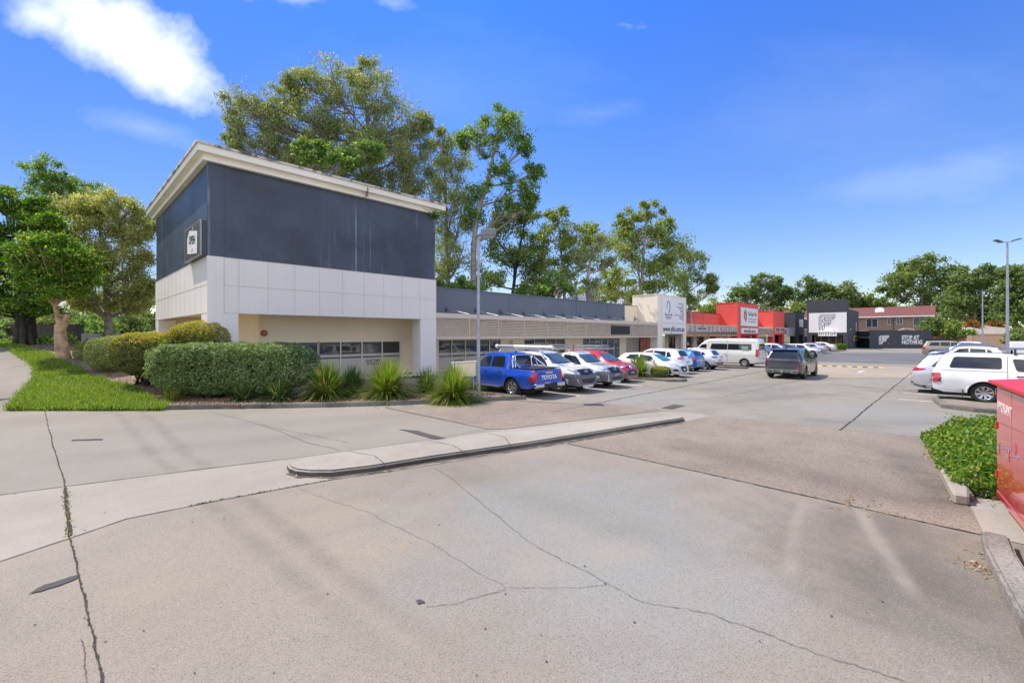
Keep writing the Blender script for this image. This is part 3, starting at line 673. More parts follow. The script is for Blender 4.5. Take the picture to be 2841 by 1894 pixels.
# -- grey shop with louvred canopy
SP, WP, CQ1 = 22.8, 25.3, 46.25
M_greyclad = wallmat('blue_grey_cladding', (.115,.14,.175,1), .25, (.07,.09,.12,1), .06, .5)
M_taupe = wallmat('taupe_fascia', (.66,.56,.46,1), .18, (.3,.26,.22,1), .05, .55)
M_slat = mat('louvre_slat', (.62,.52,.40,1), .5, var=.08)
gs = empty('louvred_shop', (Q1, WP, 0), 0, 'long low shop with blue grey parapet and beige louvred canopy', 'building')
xs = lambda px, p=WP: onY(px, 950, p).x
g1 = [xs(x) for x in (1216, 1253, 1291, 1358, 1389.5)]; g2 = [xs(x) for x in (1454, 1483, 1513, 1541.5, 1567.5)]
g3 = [xs(x) for x in (1617, 1635, 1652, 1669, 1686, 1703, 1719)]; rd = (xs(1737), xs(1774)); op = (xs(1775.5), xs(1808))
wl = MB(); wall_openings(wl, 'x', Q1+.002, 46.3, 0, 5.79, WP+.002, .25, [(g1[0], g1[-1], .05, 2.18), (g2[0], g2[-1], .9, 2.18), (g3[0], g3[-1], .05, 2.18), (rd[0], rd[1], 0, 2.25)])
wl.build('wall', M_cream, gs)
r2 = MB(); r2.box(Q1, 46.3, WP+.26, 38, 5.3, 5.4); r2.box(Q1, 46.3, 37.8, 38, 0, 5.3); r2.build('roof', M_roof, gs)
cl = MB(); cl.box(Q1+.004, 43.5, WP-.04, WP-.0, 3.95, 5.78)
for x in (1412, 1598, 1684): q = onY(x, 850, WP).x; cl.box(q-.02, q+.02, WP-.05, WP-.041, 3.95, 5.77, 1)
cl.box(Q1+.004, 43.5, WP-.09, WP+.3, 5.795, 5.88, 0)
cl.build('parapet_cladding', [M_greyclad, mat('clad_seam', (.06,.075,.1,1), .6)], gs)
cp = MB(); cp.box(43.5, 46.3, WP-.03, WP+.3, 5.795, 5.84); cp.build('parapet_capping', mat('rust_cap', (.12,.08,.06,1), .7), gs)
def canopy(parent, q0, q1, zt=3.93, zb=2.3, bay=2.65, p0=SP, p1=WP, fas=M_taupe, slat=M_slat, nm='canopy', step=.118):
    c = MB(); c.box(q0, q1, p0, p0+.09, zt-.30, zt); c.box(q0, q1, p0+.09, p1-.05, zt-.06, zt-.01)
    c.box(q0, q1, p0+.01, p0+.10, zb, zb+.13)
    co_ = c.build(nm, fas, parent)
    s = MB(); z = zb+.20
    while z < zt-.36:
        s.obox(((q0+q1)/2, p0+.055, z), ((q1-q0)/2, 0, 0), (0, .022, .026), (0, -.006, .008)); z += step
    n = max(1, round((q1-q0)/bay))
    for k in range(n+1):
        q = q0+(q1-q0)*k/n; s.box(q-.03, q+.03, p0+.02, p0+.015+.08, zb+.13, zt-.30)
        s.box(q-.04, q+.04, p0+.10, p1-.06, zt-.36, zt-.07)
    s.build('louvre', slat, co_); return co_
canopy(gs, Q1+.02, CQ1)
m_ = MB(); q0, q1 = 36.8, 40.2; m_.box(q0, q1, SP-.04, SP+.015, 2.6, 3.44); m_.build('blank_sign_panel', mat('dark_mesh', (.02,.02,.02,1), .6), gs)
M_brk = mat('bracket', (.10,.12,.14,1), .5); M_rod = mat('rod', (.65,.66,.66,1), .4, .3)
for k in range(11):
    q = onY((1236, 1316, 1386.5, 1450, 1508, 1559.5, 1606, 1650.5, 1689, 1727, 1760)[k], 855, WP).x
    b_ = MB(); b_.box(q-.05, q+.05, WP-.075, WP-.04, 4.05, 4.62); b_.box(q-.03, q+.22, WP-.25, WP-.075, 4.28, 4.40); bo = b_.build('bracket', M_brk, gs)
    b_ = MB(); b_.tube([(q+.2, WP-.25, 4.33), (q+.3, SP+.3, 3.96)], .018, 6); b_.build('tie_rod', M_rod, bo)
window(gs, 'x', g1[0], g1[-1], .05, 2.18, WP, g1[1:-1], [(.05, 1.0), (1.1, 1.3)])
text_on('ANYTIME', .2, Matrix.Translation(((g1[1]+g1[2])/2+.05, WP+.04, .72)) @ FACE_Y, M_logo, gs, 'window_lettering', bold=.005, ext=.001)
window(gs, 'x', g2[0], g2[-1], .9, 2.18, WP, g2[1:-1])
window(gs, 'x', g3[0], g3[-1], .05, 2.18, WP, g3[1:-1], [(1.15, 1.22)], gl=glassmat('shop_glass_clear', (.10,.13,.15,1), .02))
rm = MB()
for k in range(25): rm.box(rd[0], rd[1], WP+.06, WP+.08+(k % 2)*.012, k*.09, k*.09+.088)
rm.build('roller_door', mat('roller', (.46,.41,.34,1), .6), gs)
m_ = MB(); m_.box(op[0], op[1], WP-.03, WP-.0, .05, 2.25); po = m_.build('orange_poster', mat('poster_orange', (.50,.12,.05,1), .5, var=.45, scale=3.5), gs)
for u_ in ((op[0]+op[1])/2, op[1]-.06): m_ = MB(); m_.box(u_-.06, u_+.06, WP-.035, WP-.031, .05, 2.25); m_.build('poster_band', mat('poster_dark', (.04,.015,.01,1), .5), po)
nb = onY(1418, 956, WP); m_ = MB(); m_.box(nb.x-.35, nb.x+.35, WP-.02, WP-.0, 1.75, 2.15); no = tag(m_.build('notice_sign', M_cream), 'small cream notice on the wall between the shop windows', 'notice')
for i in range(3): m_ = MB(); m_.box(nb.x-.25, nb.x+.2, WP-.026, WP-.021, 1.83+.1*i, 1.87+.1*i); m_.build('lettering', M_black, no)
# -- pylon blocks
def pylon(parent, q0, q1, top, m, oq0, oq1, oz, back=25.9, lip=True, inner=M_cream, p0=SP):
    b = MB(); wall_openings(b, 'x', q0, q1, 0, top, p0, .3, [(oq0, oq1, 0, oz)])
    b.box(q0, q0+.3, p0+.3, back, oz, top); b.box(q1-.3, q1, p0+.3, back, oz, top); b.box(q0+.3, q1-.3, back-.3, back, oz, top)
    b.box(q0+.3, q1-.3, p0+.3, back-.3, top-.4, top-.3); b.box(q0+.3, q1-.3, p0+.3, back-.3, oz, oz+.1)
    b.box(q0, q0+.45, p0+.3, p0+.9, 0, oz); b.box(q1-.45, q1, p0+.3, p0+.9, 0, oz)
    b.box(q0-.03, q0, p0, p0+.35, 0, top)
    for x_ in (q0-.05, ): b.box(q0-.05, q1+.05, p0-.04, back, top, top+.06)
    return b.build('pylon', m, parent)
M_wht = wallmat('offwhite_render', (.86,.79,.66,1), .22, (.35,.32,.28,1), .05, .8)
wb = empty('white_pylon_shop', (46.3, SP, 0), 0, 'tall off white entry block with hanging sign panels over a roller door', 'building')
pylon(wb, 46.3, 53.7, 7.0, M_wht, 47.4, 52.9, 2.66)
m_ = MB(); m_.box(46.31, 53.7, 25.95, 26.2, 0, 5.6); m_.box(46.3, 53.7, 26.2, 38, 5.3, 5.4); m_.build('back_wall', M_cream, wb)
m_ = MB()
for k in range(28): m_.box(48.2, 51.6, 25.82, 25.85+(k % 2)*.012, k*.09, k*.09+.088)
m_.build('roller_door', MATS['roller'], wb)
M_signw = wallmat('sign_white', (.84,.82,.82,1), .08, (.5,.5,.52,1), .03, .4)
def signboard(label, q0, q1, z0, z1, p, m=M_signw, t=.05, frame=None, name='wall_sign'):
    s = empty(name, ((q0+q1)/2, p, z0), 0, label, 'sign')
    b = MB(); b.box(q0, q1, p-t, p-.001, z0, z1); b.build('board', m, s)
    if frame:
        b = MB(); 
        for (a, b2, c, d) in ((q0-.05,q1+.05,z0-.05,z0),(q0-.05,q1+.05,z1,z1+.05),(q0-.05,q0,z0,z1),(q1,q1+.05,z0,z1)): b.box(a, b2, p-t-.01, p-.001, c, d)
        b.build('board_frame', frame, s)
    return s
def emblem(s, cx, p, cz, R, mring, msun=None, mbase=None, name='emblem'):
    """curved figure bending over: open ring, arched body and foot curl"""
    Mt = Matrix.Translation((cx, p, cz)) @ FACE_Y
    pts = [(R*.62*math.cos(a), R*math.sin(a)) for a in [math.radians(200-12*k) for k in range(24)]]
    if msun:
        b = MB(); n = 20; b.add([Mt @ Vector((R*.5*math.cos(2*PI*k/n), R*.80*math.sin(2*PI*k/n), .003)) for k in range(n)], [list(range(n))]); b.build(name+'_ground', mbase, s)
        b = MB(); b.add([Mt @ Vector((R*.26*math.cos(2*PI*k/n), R*.36*math.sin(2*PI*k/n), .006)) for k in range(n)], [list(range(n))]); b.build(name+'_sun', msun, s)
    return ribbon(pts, R*.13, .012, Mt).build(name, mring, s)
s = signboard('large white sign with line drawing and service list on the off white entry block', 47.2, 53.15, 3.9, 6.72, SP-.02)
emblem(s, 48.7, SP-.075, 5.75, .62, M_black)
text_on('Yulu-Burri-Ba', .42, Matrix.Translation((48.75, SP-.075, 4.85)) @ FACE_Y, M_black, s, sx=.85)
text_on('Aboriginal Corporation for\nCommunity Health', .15, Matrix.Translation((48.75, SP-.075, 4.5)) @ FACE_Y, M_black, s)
text_on('General Practitioners\nNurses\nAboriginal Health Workers\nCare Coordinators\nElders Support\nMental Health\nSpecialists\nSocial Health & Emotional Wellbeing\nVisiting Specialists\nHealth Programs\nDental', .17, Matrix.Translation((52.8, SP-.075, 5.25)) @ FACE_Y, M_black, s, align='RIGHT', lines=1.15)
s = signboard('white sign reading www.ybb.com.au above the roller door of the off white block', 47.25, 53.1, 2.75, 3.75, SP-.02)
text_on('www.ybb.com.au', .88, Matrix.Translation((50.2, SP-.075, 3.22)) @ FACE_Y, M_black, s, bold=.02, sx=.92)
# -- red shops
M_red = wallmat('red_render', (.78,.10,.075,1), .12, (.35,.05,.05,1), .06, .7)
rs = empty('red_shop', (53.7, WP, 0), 0, 'red rendered shop with painted animal mural on its canopy, beside the off white block', 'building')
m_ = MB(); m_.box(53.72, 72.2, WP+.01, WP+.25, 2.7, 5.7, 0); m_.box(53.72, 72.2, WP-.02, WP+.3, 5.71, 5.77, 1)
for q in (59, 65.5): m_.box(q-.02, q+.02, WP+.0, WP+.009, 3.9, 5.68, 1)
m_.box(53.72, 72.2, WP+.003, WP+.009, 5.05, 5.08, 1)
m_.build('wall', [M_red, mat('dark_capping', (.06,.03,.03,1), .6)], rs)
m_ = MB(); dk = [(54.3,56.2),(58.6,61.0),(63.2,65.6),(68,70.4)]
wall_openings(m_, 'x', 53.72, 72.2, 0, 2.695, WP+.02, .2, [(a, b, .05, 2.25) for a, b in dk]); m_.build('shopfront_wall', M_cream, rs)
for k, (a, b) in enumerate(dk): window(rs, 'x', a, b, .05, 2.25, WP+.02, [(a+b)/2], fr=mat('brown_frame', (.05,.03,.02,1), .5))
M_mural = wallmat('mural_base', (.58,.49,.40,1), .35, (.26,.20,.17,1), .12, .6)
c = MB(); c.box(53.8, 72.1, SP, SP+.12, 2.50, 3.92); c.box(53.8, 72.1, SP+.12, WP-.05, 3.6, 3.7); cn = c.build('mural_canopy', M_mural, rs)
c = MB(); c.box(53.8, 72.1, SP-.006, SP-.001, 2.36, 2.62); c.build('orange_border', mat('mural_orange', (.62,.22,.06,1), .6, var=.5, scale=2), cn)
zg = ribbon([(53.9+i*.28, 2.66+(.16 if i % 2 else 0)) for i in range(65)], .1, .008, Matrix.Translation((0, SP-.004, 0)) @ FACE_Y); zg.build('zigzag_border', mat('mural_dark', (.10,.085,.085,1), .6), cn)
zg = ribbon([(53.9+i*.28, 2.84+(.16 if i % 2 else 0)) for i in range(65)], .05, .008, Matrix.Translation((0, SP-.004, 0)) @ FACE_Y); zg.build('zigzag_border', MATS['mural_dark'], cn)
Mb = mat('mural_brown', (.13,.06,.045,1), .6); Mr = mat('mural_rust', (.42,.10,.06,1), .6)
def critter(kind, q, z, s, m):
    Mt = Matrix.Translation((q, SP-.004, z)) @ FACE_Y
    sh = {'bird': [[(-.1,-.5),(.0,-.1),(-.15,.1),(.05,.35),(.1,.5)], [(-.25,.0),(.2,.15)], [(0,-.1),(.15,-.45)]],
          'roo': [[(-.35,-.5),(-.1,-.25),(.1,0),(.0,.3),(.1,.45)], [(.0,.1),(.3,-.1)], [(.05,-.15),(-.1,-.4),(.15,-.45)]],
          'lizard': [[(.05,-.55),(-.05,-.2),(.05,.1),(0,.5)], [(-.2,-.1),(.2,.0)], [(-.2,.3),(.2,.25)]],
          'ring': [[(.22*math.cos(k*.52), .38*math.sin(k*.52)) for k in range(12)]],
          'turtle': [[(.2*math.cos(k*.6), .2*math.sin(k*.6)) for k in range(11)], [(-.3,.3),(-.12,.12)], [(.3,.3),(.12,.12)], [(-.3,-.3),(-.12,-.12)], [(.3,-.35),(.12,-.12)]]}[kind]
    b = MB()
    for l in sh:
        rb = ribbon([(x*s, y*s) for x, y in l], .11*s, .01, Mt); b.add(rb.v, rb.f)
    b.build('painted_figure', m, cn)
for q, k, m in ((54.8,'roo',Mb),(56.3,'bird',Mb),(61,'turtle',Mr),(62.3,'lizard',Mb),(63.9,'ring',Mr),(65.4,'turtle',Mr),(66.5,'roo',Mr),(67.5,'ring',Mb),(68.6,'ring',Mb),(69.6,'lizard',Mb),(70.6,'roo',Mb),(71.5,'bird',Mb)): critter(k, q, 3.4, .9, m)
text_on('Deadly Choices', .42, Matrix.Translation((58.6, SP-.008, 3.4)) @ FACE_Y, Mb, cn, bold=.012)
text_on('good health', .2, Matrix.Translation((58.6, SP-.008, 3.75)) @ FACE_Y, Mb, cn)
pylon(rs, 72.2, 82.6, 7.44, M_red, 73.8, 81.8, 2.6)
m_ = MB(); m_.box(72.3, 82.5, 25.95, 26.2, 0, 2.6); m_.box(75, 77, 25.9, 25.94, .05, 2.2, 1); m_.box(78.3, 80.6, 25.9, 25.94, .05, 2.2, 1); m_.build('entry_wall', [M_cream, M_glass], rs)
s = signboard('large white sign with black, yellow and orange emblem on the red tower', 73.6, 81.9, 4.0, 6.77, SP-.02, frame=M_signw)
emblem(s, 75.6, SP-.075, 5.5, .95, M_black, mat('sun_yellow', (.75,.55,.06,1), .5), mat('ochre_red', (.45,.12,.05,1), .5))
text_on('Yulu-Burri-Ba', .95, Matrix.Translation((79.1, SP-.075, 5.9)) @ FACE_Y, M_black, s, bold=.01, sx=.85)
text_on('Aboriginal Corporation\nfor Community Health', .42, Matrix.Translation((79.1, SP-.075, 4.9)) @ FACE_Y, mat('rust_letter', (.35,.14,.08,1), .5), s)
s = signboard('white sign reading www.ybb.com.au above the entry of the red tower', 73.8, 82.0, 2.8, 3.62, SP-.02)
text_on('www.ybb.com.au', .85, Matrix.Translation((77.9, SP-.075, 3.18)) @ FACE_Y, M_black, s, bold=.02)
r2 = empty('small_red_shop', (82.6, WP, 0), 0, 'smaller red shop with louvred canopy between the red tower and the charcoal shop', 'building')
m_ = MB(); m_.box(82.62, 91.4, WP+.01, WP+.25, 0, 5.7, 0); m_.box(84, 87, WP-.01, WP+.005, .05, 2.2, 1); m_.box(87, 89, WP-.012, WP+.005, .05, 2.3, 2); m_.build('wall', [M_red, M_glass, M_cream], r2)
canopy(r2, 82.65, 91.35, 3.93, 2.3, 2.9)
pylon(r2, 91.4, 99.2, 6.9, M_red, 92.4, 98.4, 2.6)
m_ = MB(); m_.box(91.5, 99.1, 25.95, 26.2, 0, 2.6); m_.build('entry_wall', M_cream, r2)
s = signboard('small multicoloured striped sign on the smaller red tower', 92.8, 98.6, 3.12, 3.92, SP-.02, frame=M_signw)
for k in range(9):
    q = 92.9+k*.62; m_ = MB(); m_.box(q, q+.6, SP-.078, SP-.071, 3.16, 3.88); m_.build('colour_stripe', mat('stripe%d' % k, [(.1,.07,.12,1),(.35,.28,.05,1),(.05,.06,.12,1),(.3,.12,.25,1),(.45,.3,.2,1),(.5,.42,.35,1),(.08,.12,.3,1),(.4,.35,.05,1),(.05,.05,.06,1)][k], .5), s)
M_char = wallmat('charcoal_render', (.050,.056,.068,1), .10, (.1,.11,.13,1), .08, .7)
ds = empty('charcoal_shop', (99.2, WP, 0), 0, 'charcoal shop with small white wall panel, left of the big gym block', 'building')
m_ = MB(); m_.box(99.22, 108, WP+.01, WP+.25, 0, 6.2); m_.box(116, 132, WP+.01, WP+.25, 0, 6.2); m_.box(99.3, 132, WP+.26, 38, 5.9, 6.0); m_.build('wall', M_char, ds)
canopy(ds, 99.3, 107.9, 3.93, 2.3, 2.9); canopy(ds, 116.1, 131, 3.93, 2.3, 2.9)
pylon(ds, 108, 116, 7.15, M_char, 109, 115, 2.6)
m_ = MB(); m_.box(111.2, 114.6, SP-.06, SP-.002, 4.3, 5.9); m_.build('wall_panel', M_signw, ds)
s = signboard('pale blue banner hung on the canopy of the charcoal shop', 100.6, 106.2, 2.4, 3.95, SP-.02, m=wallmat('banner', (.62,.66,.74,1), .1, (.4,.4,.5,1), .05, .4))
text_on('physio\n& pilates', .5, Matrix.Translation((103.4, SP-.075, 3.1)) @ FACE_Y, mat('banner_pink', (.55,.35,.5,1), .5), s) if 0 else None
# -- gym block
FQ, FP0, FP1, FT = 100.5, 13.0, 19.3, 9.02
gy = empty('gym_block', (FQ, FP0, 0), 0, 'big charcoal gym block with white logo panel at the end of the car park', 'building')
m_ = MB(); wall_openings(m_, 'y', FP0, FP1, 0, FT, FQ, .3, [(13.75, 18.5, 0, 2.53)])
m_.box(FQ+.3, FQ+1.2, FP0, FP0+.3, 0, FT); m_.box(FQ+.3, FQ+1.2, FP1-.3, FP1, 0, FT); m_.box(FQ+.9, FQ+1.2, FP0+.3, FP1-.3, 2.6, FT)
m_.box(FQ+1.2, 114, FP0, FP0+.3, 0, 7.3); m_.box(FQ+1.2, 114, FP1-.3, FP1, 0, 7.3); m_.box(113.7, 114, FP0+.3, FP1-.3, 0, 7.3); m_.box(FQ+1.2, 113.7, FP0+.3, FP1-.3, 6.9, 7.0)
m_.box(FQ+.3, FQ+1.2, FP0+.3, FP1-.3, 2.6, 2.7)
m_.build('wall', M_char, gy)
window(gy, 'y', 14.1, 18.2, .03, 2.3, FQ+.9, [14.9, 16.0, 17.2], fr=mat('gym_frame', (.42,.36,.29,1), .5))
s = empty('logo_sign', (FQ, 16, 3), 0, 'white panel with outlined double F logo on the gym block', 'sign')
m_ = MB(); m_.box(FQ-.06, FQ-.002, 13.18, 18.99, 3.0, 6.68); m_.build('board', M_signw, s)
def uvF(x, y):   # logo sheet coordinates from the sign's own corners
    u = (x-290)/(975-290); t = lerp(588, 555, u); b = lerp(935, 918, u); v = (y-t)/(b-t); return (-(18.99-(18.99-13.18)*u), 6.68-3.68*v)
Fp = [(480,645),(737,630),(737,688),(545,693),(545,750),(662,742),(662,795),(545,802),(545,893),(580,855),(578,770),(692,764),(692,712),(578,716),(578,662),(768,655),(768,598),(513,610),(518,862),(485,893)]
Fq = [uvF(*p) for p in Fp]
ribbon(Fq, .075, .012, Matrix.Translation((FQ-.062, 0, 0)) @ FACE_X, True).build('logo', M_black, s)
a_, b_ = uvF(760, 884); m_ = MB(); m_.box(FQ-.072, FQ-.062, -a_-.12, -a_+.12, b_-.1, b_+.1); m_.build('pink_dot', mat('pink_dot', (.75,.15,.25,1), .5), s)
s = empty('gym_name_sign', (FQ, 16, 2.3), 0, 'small white box sign reading FITSTOP over the gym entrance', 'sign')
m_ = MB(); m_.box(FQ-.7, FQ-.065, 14.6, 17.4, 2.36, 3.22); m_.build('sign_box', M_signw, s)
text_on('FITSTOP', .66, Matrix.Translation((FQ-.702, 16.0, 2.79)) @ FACE_X, M_black, s, bold=.018, spacing=1.1)
m_ = MB(); m_.box(103, 103.6, FP0-.06, FP0-.002, 3.5, 3.7); m_.box(110.3, 110.5, FP0-.06, FP0-.002, 3.3, 5.0); m_.build('wall_light', M_signw, gy)
m_ = MB(); m_.box(101.2, 102, FP0-.02, FP0-.002, 0, 2.5); m_.build('side_door', M_black, gy)
m_ = MB(); m_.tube([(108.5, FP0-.01, 1.6), (108.5, FP0-.5, 1.6)], .04, 6); m_.box(107.6, 112, FP0-.06, FP0-.002, 2.2, 2.4); m_.box(107.5, 107.75, FP0-.08, FP0-.002, 1.3, 2.4); m_.build('yellow_rail', mat('rail_yellow', (.55,.36,.05,1), .6), gy)
# -- dark fence wall with lettering, gate
A = at(2412.7, 966, 85.5); B = at(2584.7, 966.5, 84.5); A = Vector((A.x, A.y, 0)); B = Vector((B.x, B.y, 0)); D_ = (B-A).normalized(); Nn = Vector((-D_.y, D_.x, 0))
ang = math.atan2(D_.y, D_.x); Lw = (B-A).length
fw = empty('lettered_wall', A, ang, 'long charcoal wall with white F logo and lettering STOP AT NOTHING', 'wall')
m_ = MB(); m_.box(0, Lw, 0, .25, 0, 3.45); m_.box(0, .25, .25, 9, 0, 3.3); m_.build('wall', M_char, fw, local=True)
def onW(x, y):
    r = ray(x, y); n = Vector((Nn.x, Nn.y)); t = (A.x*n.x+A.y*n.y)/(r[0]*n.x+r[1]*n.y); p = Vector((r[0]*t, r[1]*t)); return ((p-Vector((A.x, A.y))).dot(Vector((D_.x, D_.y))), H+r[2]*t)
c5 = lambda x, y: onW(2200+x/6.534, 780+y/6.534)
mx = 1.0
Fw = []
for (x, y) in Fp: Fw.append(c5(1562+(x-480)*.60, 985+(y-600)*.53))
tmp = ribbon(Fw, .11, .012, Matrix.Translation((0, -.002, 0)) @ FACE_Y, True); tmp.build('logo', M_wletter, fw, local=True)
a_ = c5(1972, 1060)[0]
for i, t_ in enumerate(('STOP AT', 'NOTHING')):
    me = text_mesh(t_, 1.08, bold=.045, align='LEFT', sx=.72); me.transform(Matrix.Translation((a_, -.004, 2.03-i*.88)) @ FACE_Y); link('lettering', me, M_wletter, fw, True)
M_rd = mat('red_dot', (.7,.02,.02,1), .5)
for x, y in ((2262, 1106), (1735, 1133)):
    u, v = c5(x, y); m_ = MB(); m_.tube([(u, -.002, v), (u, -.02, v)], .14, 10); m_.build('red_dot', M_rd, fw, local=True)
gt = empty('side_gate', (114, FP0, 0), 0, 'dark solid gate between the gym block and the lettered wall', 'gate')
m_ = MB(); a2 = Vector((111.5, FP0-.1, 0)); b2 = Vector((A.x, A.y, 0)); m_.bar((a2.x, a2.y, 1.0), (b2.x, b2.y, 1.0), .08, 2.0); m_.build('gate_panel', mat('gate_black', (.012,.014,.02,1), .5), gt)
m_ = MB(); m_.bar((a2.x, a2.y, 2.06), (b2.x, b2.y, 2.06), .1, .12); m_.build('top_rail', M_rod, gt)
# -- brick apartment house and lower neighbours
def brick(name, c1, c2, mort):
    m, nt, b = newmat(name); tc = objco(nt); sep = nt.nodes.new('ShaderNodeSeparateXYZ'); L(nt, tc, sep.inputs[0]); cb_ = nt.nodes.new('ShaderNodeCombineXYZ')
    L(nt, math_(nt, 'ADD', sep.outputs[0], sep.outputs[1]), cb_.inputs[0]); L(nt, sep.outputs[2], cb_.inputs[1])
    br = nt.nodes.new('ShaderNodeTexBrick'); L(nt, cb_.outputs[0], br.inputs['Vector']); br.inputs['Scale'].default_value = 1; br.inputs['Brick Width'].default_value = .24; br.inputs['Row Height'].default_value = .086
    br.inputs['Mortar Size'].default_value = .012; br.inputs['Color1'].default_value = c1; br.inputs['Color2'].default_value = c2; br.inputs['Mortar'].default_value = mort
    n = noise(nt, tc, 1.5, 5); L(nt, mixc(nt, math_(nt, 'MULTIPLY', n, .5), br.outputs[0], c2), b.inputs['Base Color']); b.inputs['Roughness'].default_value = .85; return m
M_brick = brick('brick', (.42,.26,.16,1), (.30,.18,.11,1), (.35,.30,.25,1))
def tiles(name, c):
    m, nt, b = newmat(name); p = geo(nt); wv = nt.nodes.new('ShaderNodeTexWave'); wv.inputs['Scale'].default_value = 1.2; wv.bands_direction = 'Y'; L(nt, p, wv.inputs['Vector'])
    w2 = nt.nodes.new('ShaderNodeTexWave'); w2.inputs['Scale'].default_value = 1.6; w2.bands_direction = 'Z'; L(nt, p, w2.inputs['Vector'])
    f = math_(nt, 'MULTIPLY', wv.outputs['Fac'], w2.outputs['Fac']); n = noise(nt, p, 1.1, 5)
    cc = mixc(nt, n, tuple(x*.7 for x in c[:3])+(1,), tuple(x*1.25 for x in c[:3])+(1,)); L(nt, mixc(nt, ramp(nt, f, .0, .5), tuple(x*.45 for x in c[:3])+(1,), cc), b.inputs['Base Color'])
    b.inputs['Roughness'].default_value = .7; return m
M_tile = tiles('roof_tile', (.24,.085,.065,1))
HQ = 132.0
hp0, hp1 = onX(2584, 872, HQ).y, onX(2386, 880, HQ).y
hs_ = empty('brick_flats', (HQ, hp0, 0), 0, 'two storey brick flats with long red tiled roof behind the lettered wall', 'building')
EV = 6.75
wins = [(onX(a, 900, HQ+.0).y, onX(b, 900, HQ).y, z0, z1) for a, b, z0, z1 in ((2434.5, 2403.5, 4.3, 6.2), (2477.5, 2462, 4.9, 6.25), (2504, 2488, 4.9, 6.25), (2571, 2534, 4.45, 6.3))]
m_ = MB(); wall_openings(m_, 'y', hp0, hp1+2, 0, EV, HQ, .25, [(min(a,b), max(a,b), c, d) for a, b, c, d in wins])
m_.box(HQ+.25, HQ+9, hp0, hp0+.25, 0, EV); m_.box(HQ+.25, HQ+9, hp1+1.75, hp1+2, 0, EV); m_.build('wall', M_brick, hs_)
for a, b, c, d in wins: window(hs_, 'y', min(a,b), max(a,b), c, d, HQ, [(a+b)/2], fr=M_signw, gl=glassmat('house_glass', (.06,.08,.10,1), .05), nm='window')
m_ = MB(); y0, y1 = hp0-.6, hp1+30
vs = [(HQ-.6, y0, EV), (HQ-.6, y1, EV), (HQ+4.6, y1, EV+2.35), (HQ+4.6, y0, EV+2.35), (HQ+9.8, y1, EV), (HQ+9.8, y0, EV)]
m_.add(vs, [(0,3,2,1), (3,5,4,2), (0,5,3), (1,2,4)]); m_.build('roof', M_tile, hs_)
m_ = MB(); m_.box(HQ-.7, HQ-.6, y0, y1, EV-.2, EV+.02); m_.build('gutter', M_signw, hs_)
m_ = MB(); y_ = onX(2479, 900, HQ).y; m_.tube([(HQ-.1, y_, 0), (HQ-.1, y_, EV)], .08, 6); m_.build('downpipe', mat('brown_pipe', (.10,.04,.03,1), .6), hs_)
dsh = onX(2440, 861, HQ+2); ds_ = empty('satellite_dish', (dsh.x, dsh.y, dsh.z), 0, 'white satellite dish on the red tiled roof of the brick flats', 'satellite dish')
m_ = MB(); n = 20; ax = Vector((-.85, -.2, .45)).normalized(); u = ax.cross(Vector((0,0,1))).normalized(); v = ax.cross(u); c_ = Vector(dsh)
rings = [(0, -.18), (.4, -.13), (.75, 0)]
vs = [c_+ax*rings[0][1]]; fs = []
for r, d in rings[1:]:
    for k in range(n): vs.append(c_+ax*d+(u*math.cos(2*PI*k/n)+v*math.sin(2*PI*k/n))*r*1.15)
for k in range(n): fs.append((0, 1+k, 1+(k+1) % n)); fs.append((1+k, 1+n+k, 1+n+(k+1) % n, 1+(k+1) % n))
m_.add(vs, fs, 0, True); m_.build('dish', M_wletter, ds_); m_ = MB(); m_.tube([c_-ax*.1, c_-ax*.2+Vector((.3,0,-.9))], .05, 6); m_.build('mount', M_rod, ds_)
# neighbour roofs / fences on the right
def gable(name, label, cat, x, y, z, wpx, wall_h, roof_h, depth, mw, mr, ang=0.0):
    c = at(x, HY, z); wd = wpx*z/FL; o = empty(name, (c.x, c.y, 0), TH-PI/2+ang, label, cat)
    m_ = MB(); m_.box(-wd/2, wd/2, 0, depth, 0, wall_h); m_.build('wall', mw, o, local=True)
    m_ = MB(); e = .5; m_.add([(-wd/2-e, -e, wall_h), (wd/2+e, -e, wall_h), (wd/2+e, depth+e, wall_h), (-wd/2-e, depth+e, wall_h), (-wd/2+wd*.25, depth/2, wall_h+roof_h), (wd/2-wd*.25, depth/2, wall_h+roof_h)], [(0,1,5,4), (1,2,5), (2,3,4,5), (3,0,4), (0,3,2,1)]); m_.build('roof', mr, o, local=True)
    return o
M_pale = tiles('pale_tile', (.52,.46,.38,1))
gable('house', 'low house with pale tiled roof behind the brick fence at far right', 'house', 2800, 0, 92, 210, 2.8, 1.8, 9, M_cream, M_pale, .1)
gable('house', 'brick house with small red roof just right of the brick flats', 'house', 2600, 0, 118, 60, 5.2, 1.4, 9, M_brick, M_tile)
bf = [at(2590, HY, 92), at(2700, HY, 84), at(2800, HY, 80), at(2960, HY, 76)]
fo = empty('brick_fence', (bf[0].x, bf[0].y, 0), 0, 'brown brick boundary fence along the right end of the car park', 'fence')
m_ = MB()
for a, b in zip(bf, bf[1:]): m_.bar((a.x, a.y, 1.25), (b.x, b.y, 1.25), .25, 2.5)
m_.build('brickwork', M_brick, fo)
m_ = MB()
for a, b in zip(bf, bf[1:]): m_.bar((a.x, a.y, 2.53), (b.x, b.y, 2.53), .32, .07)
m_.build('coping', M_kerb, fo)
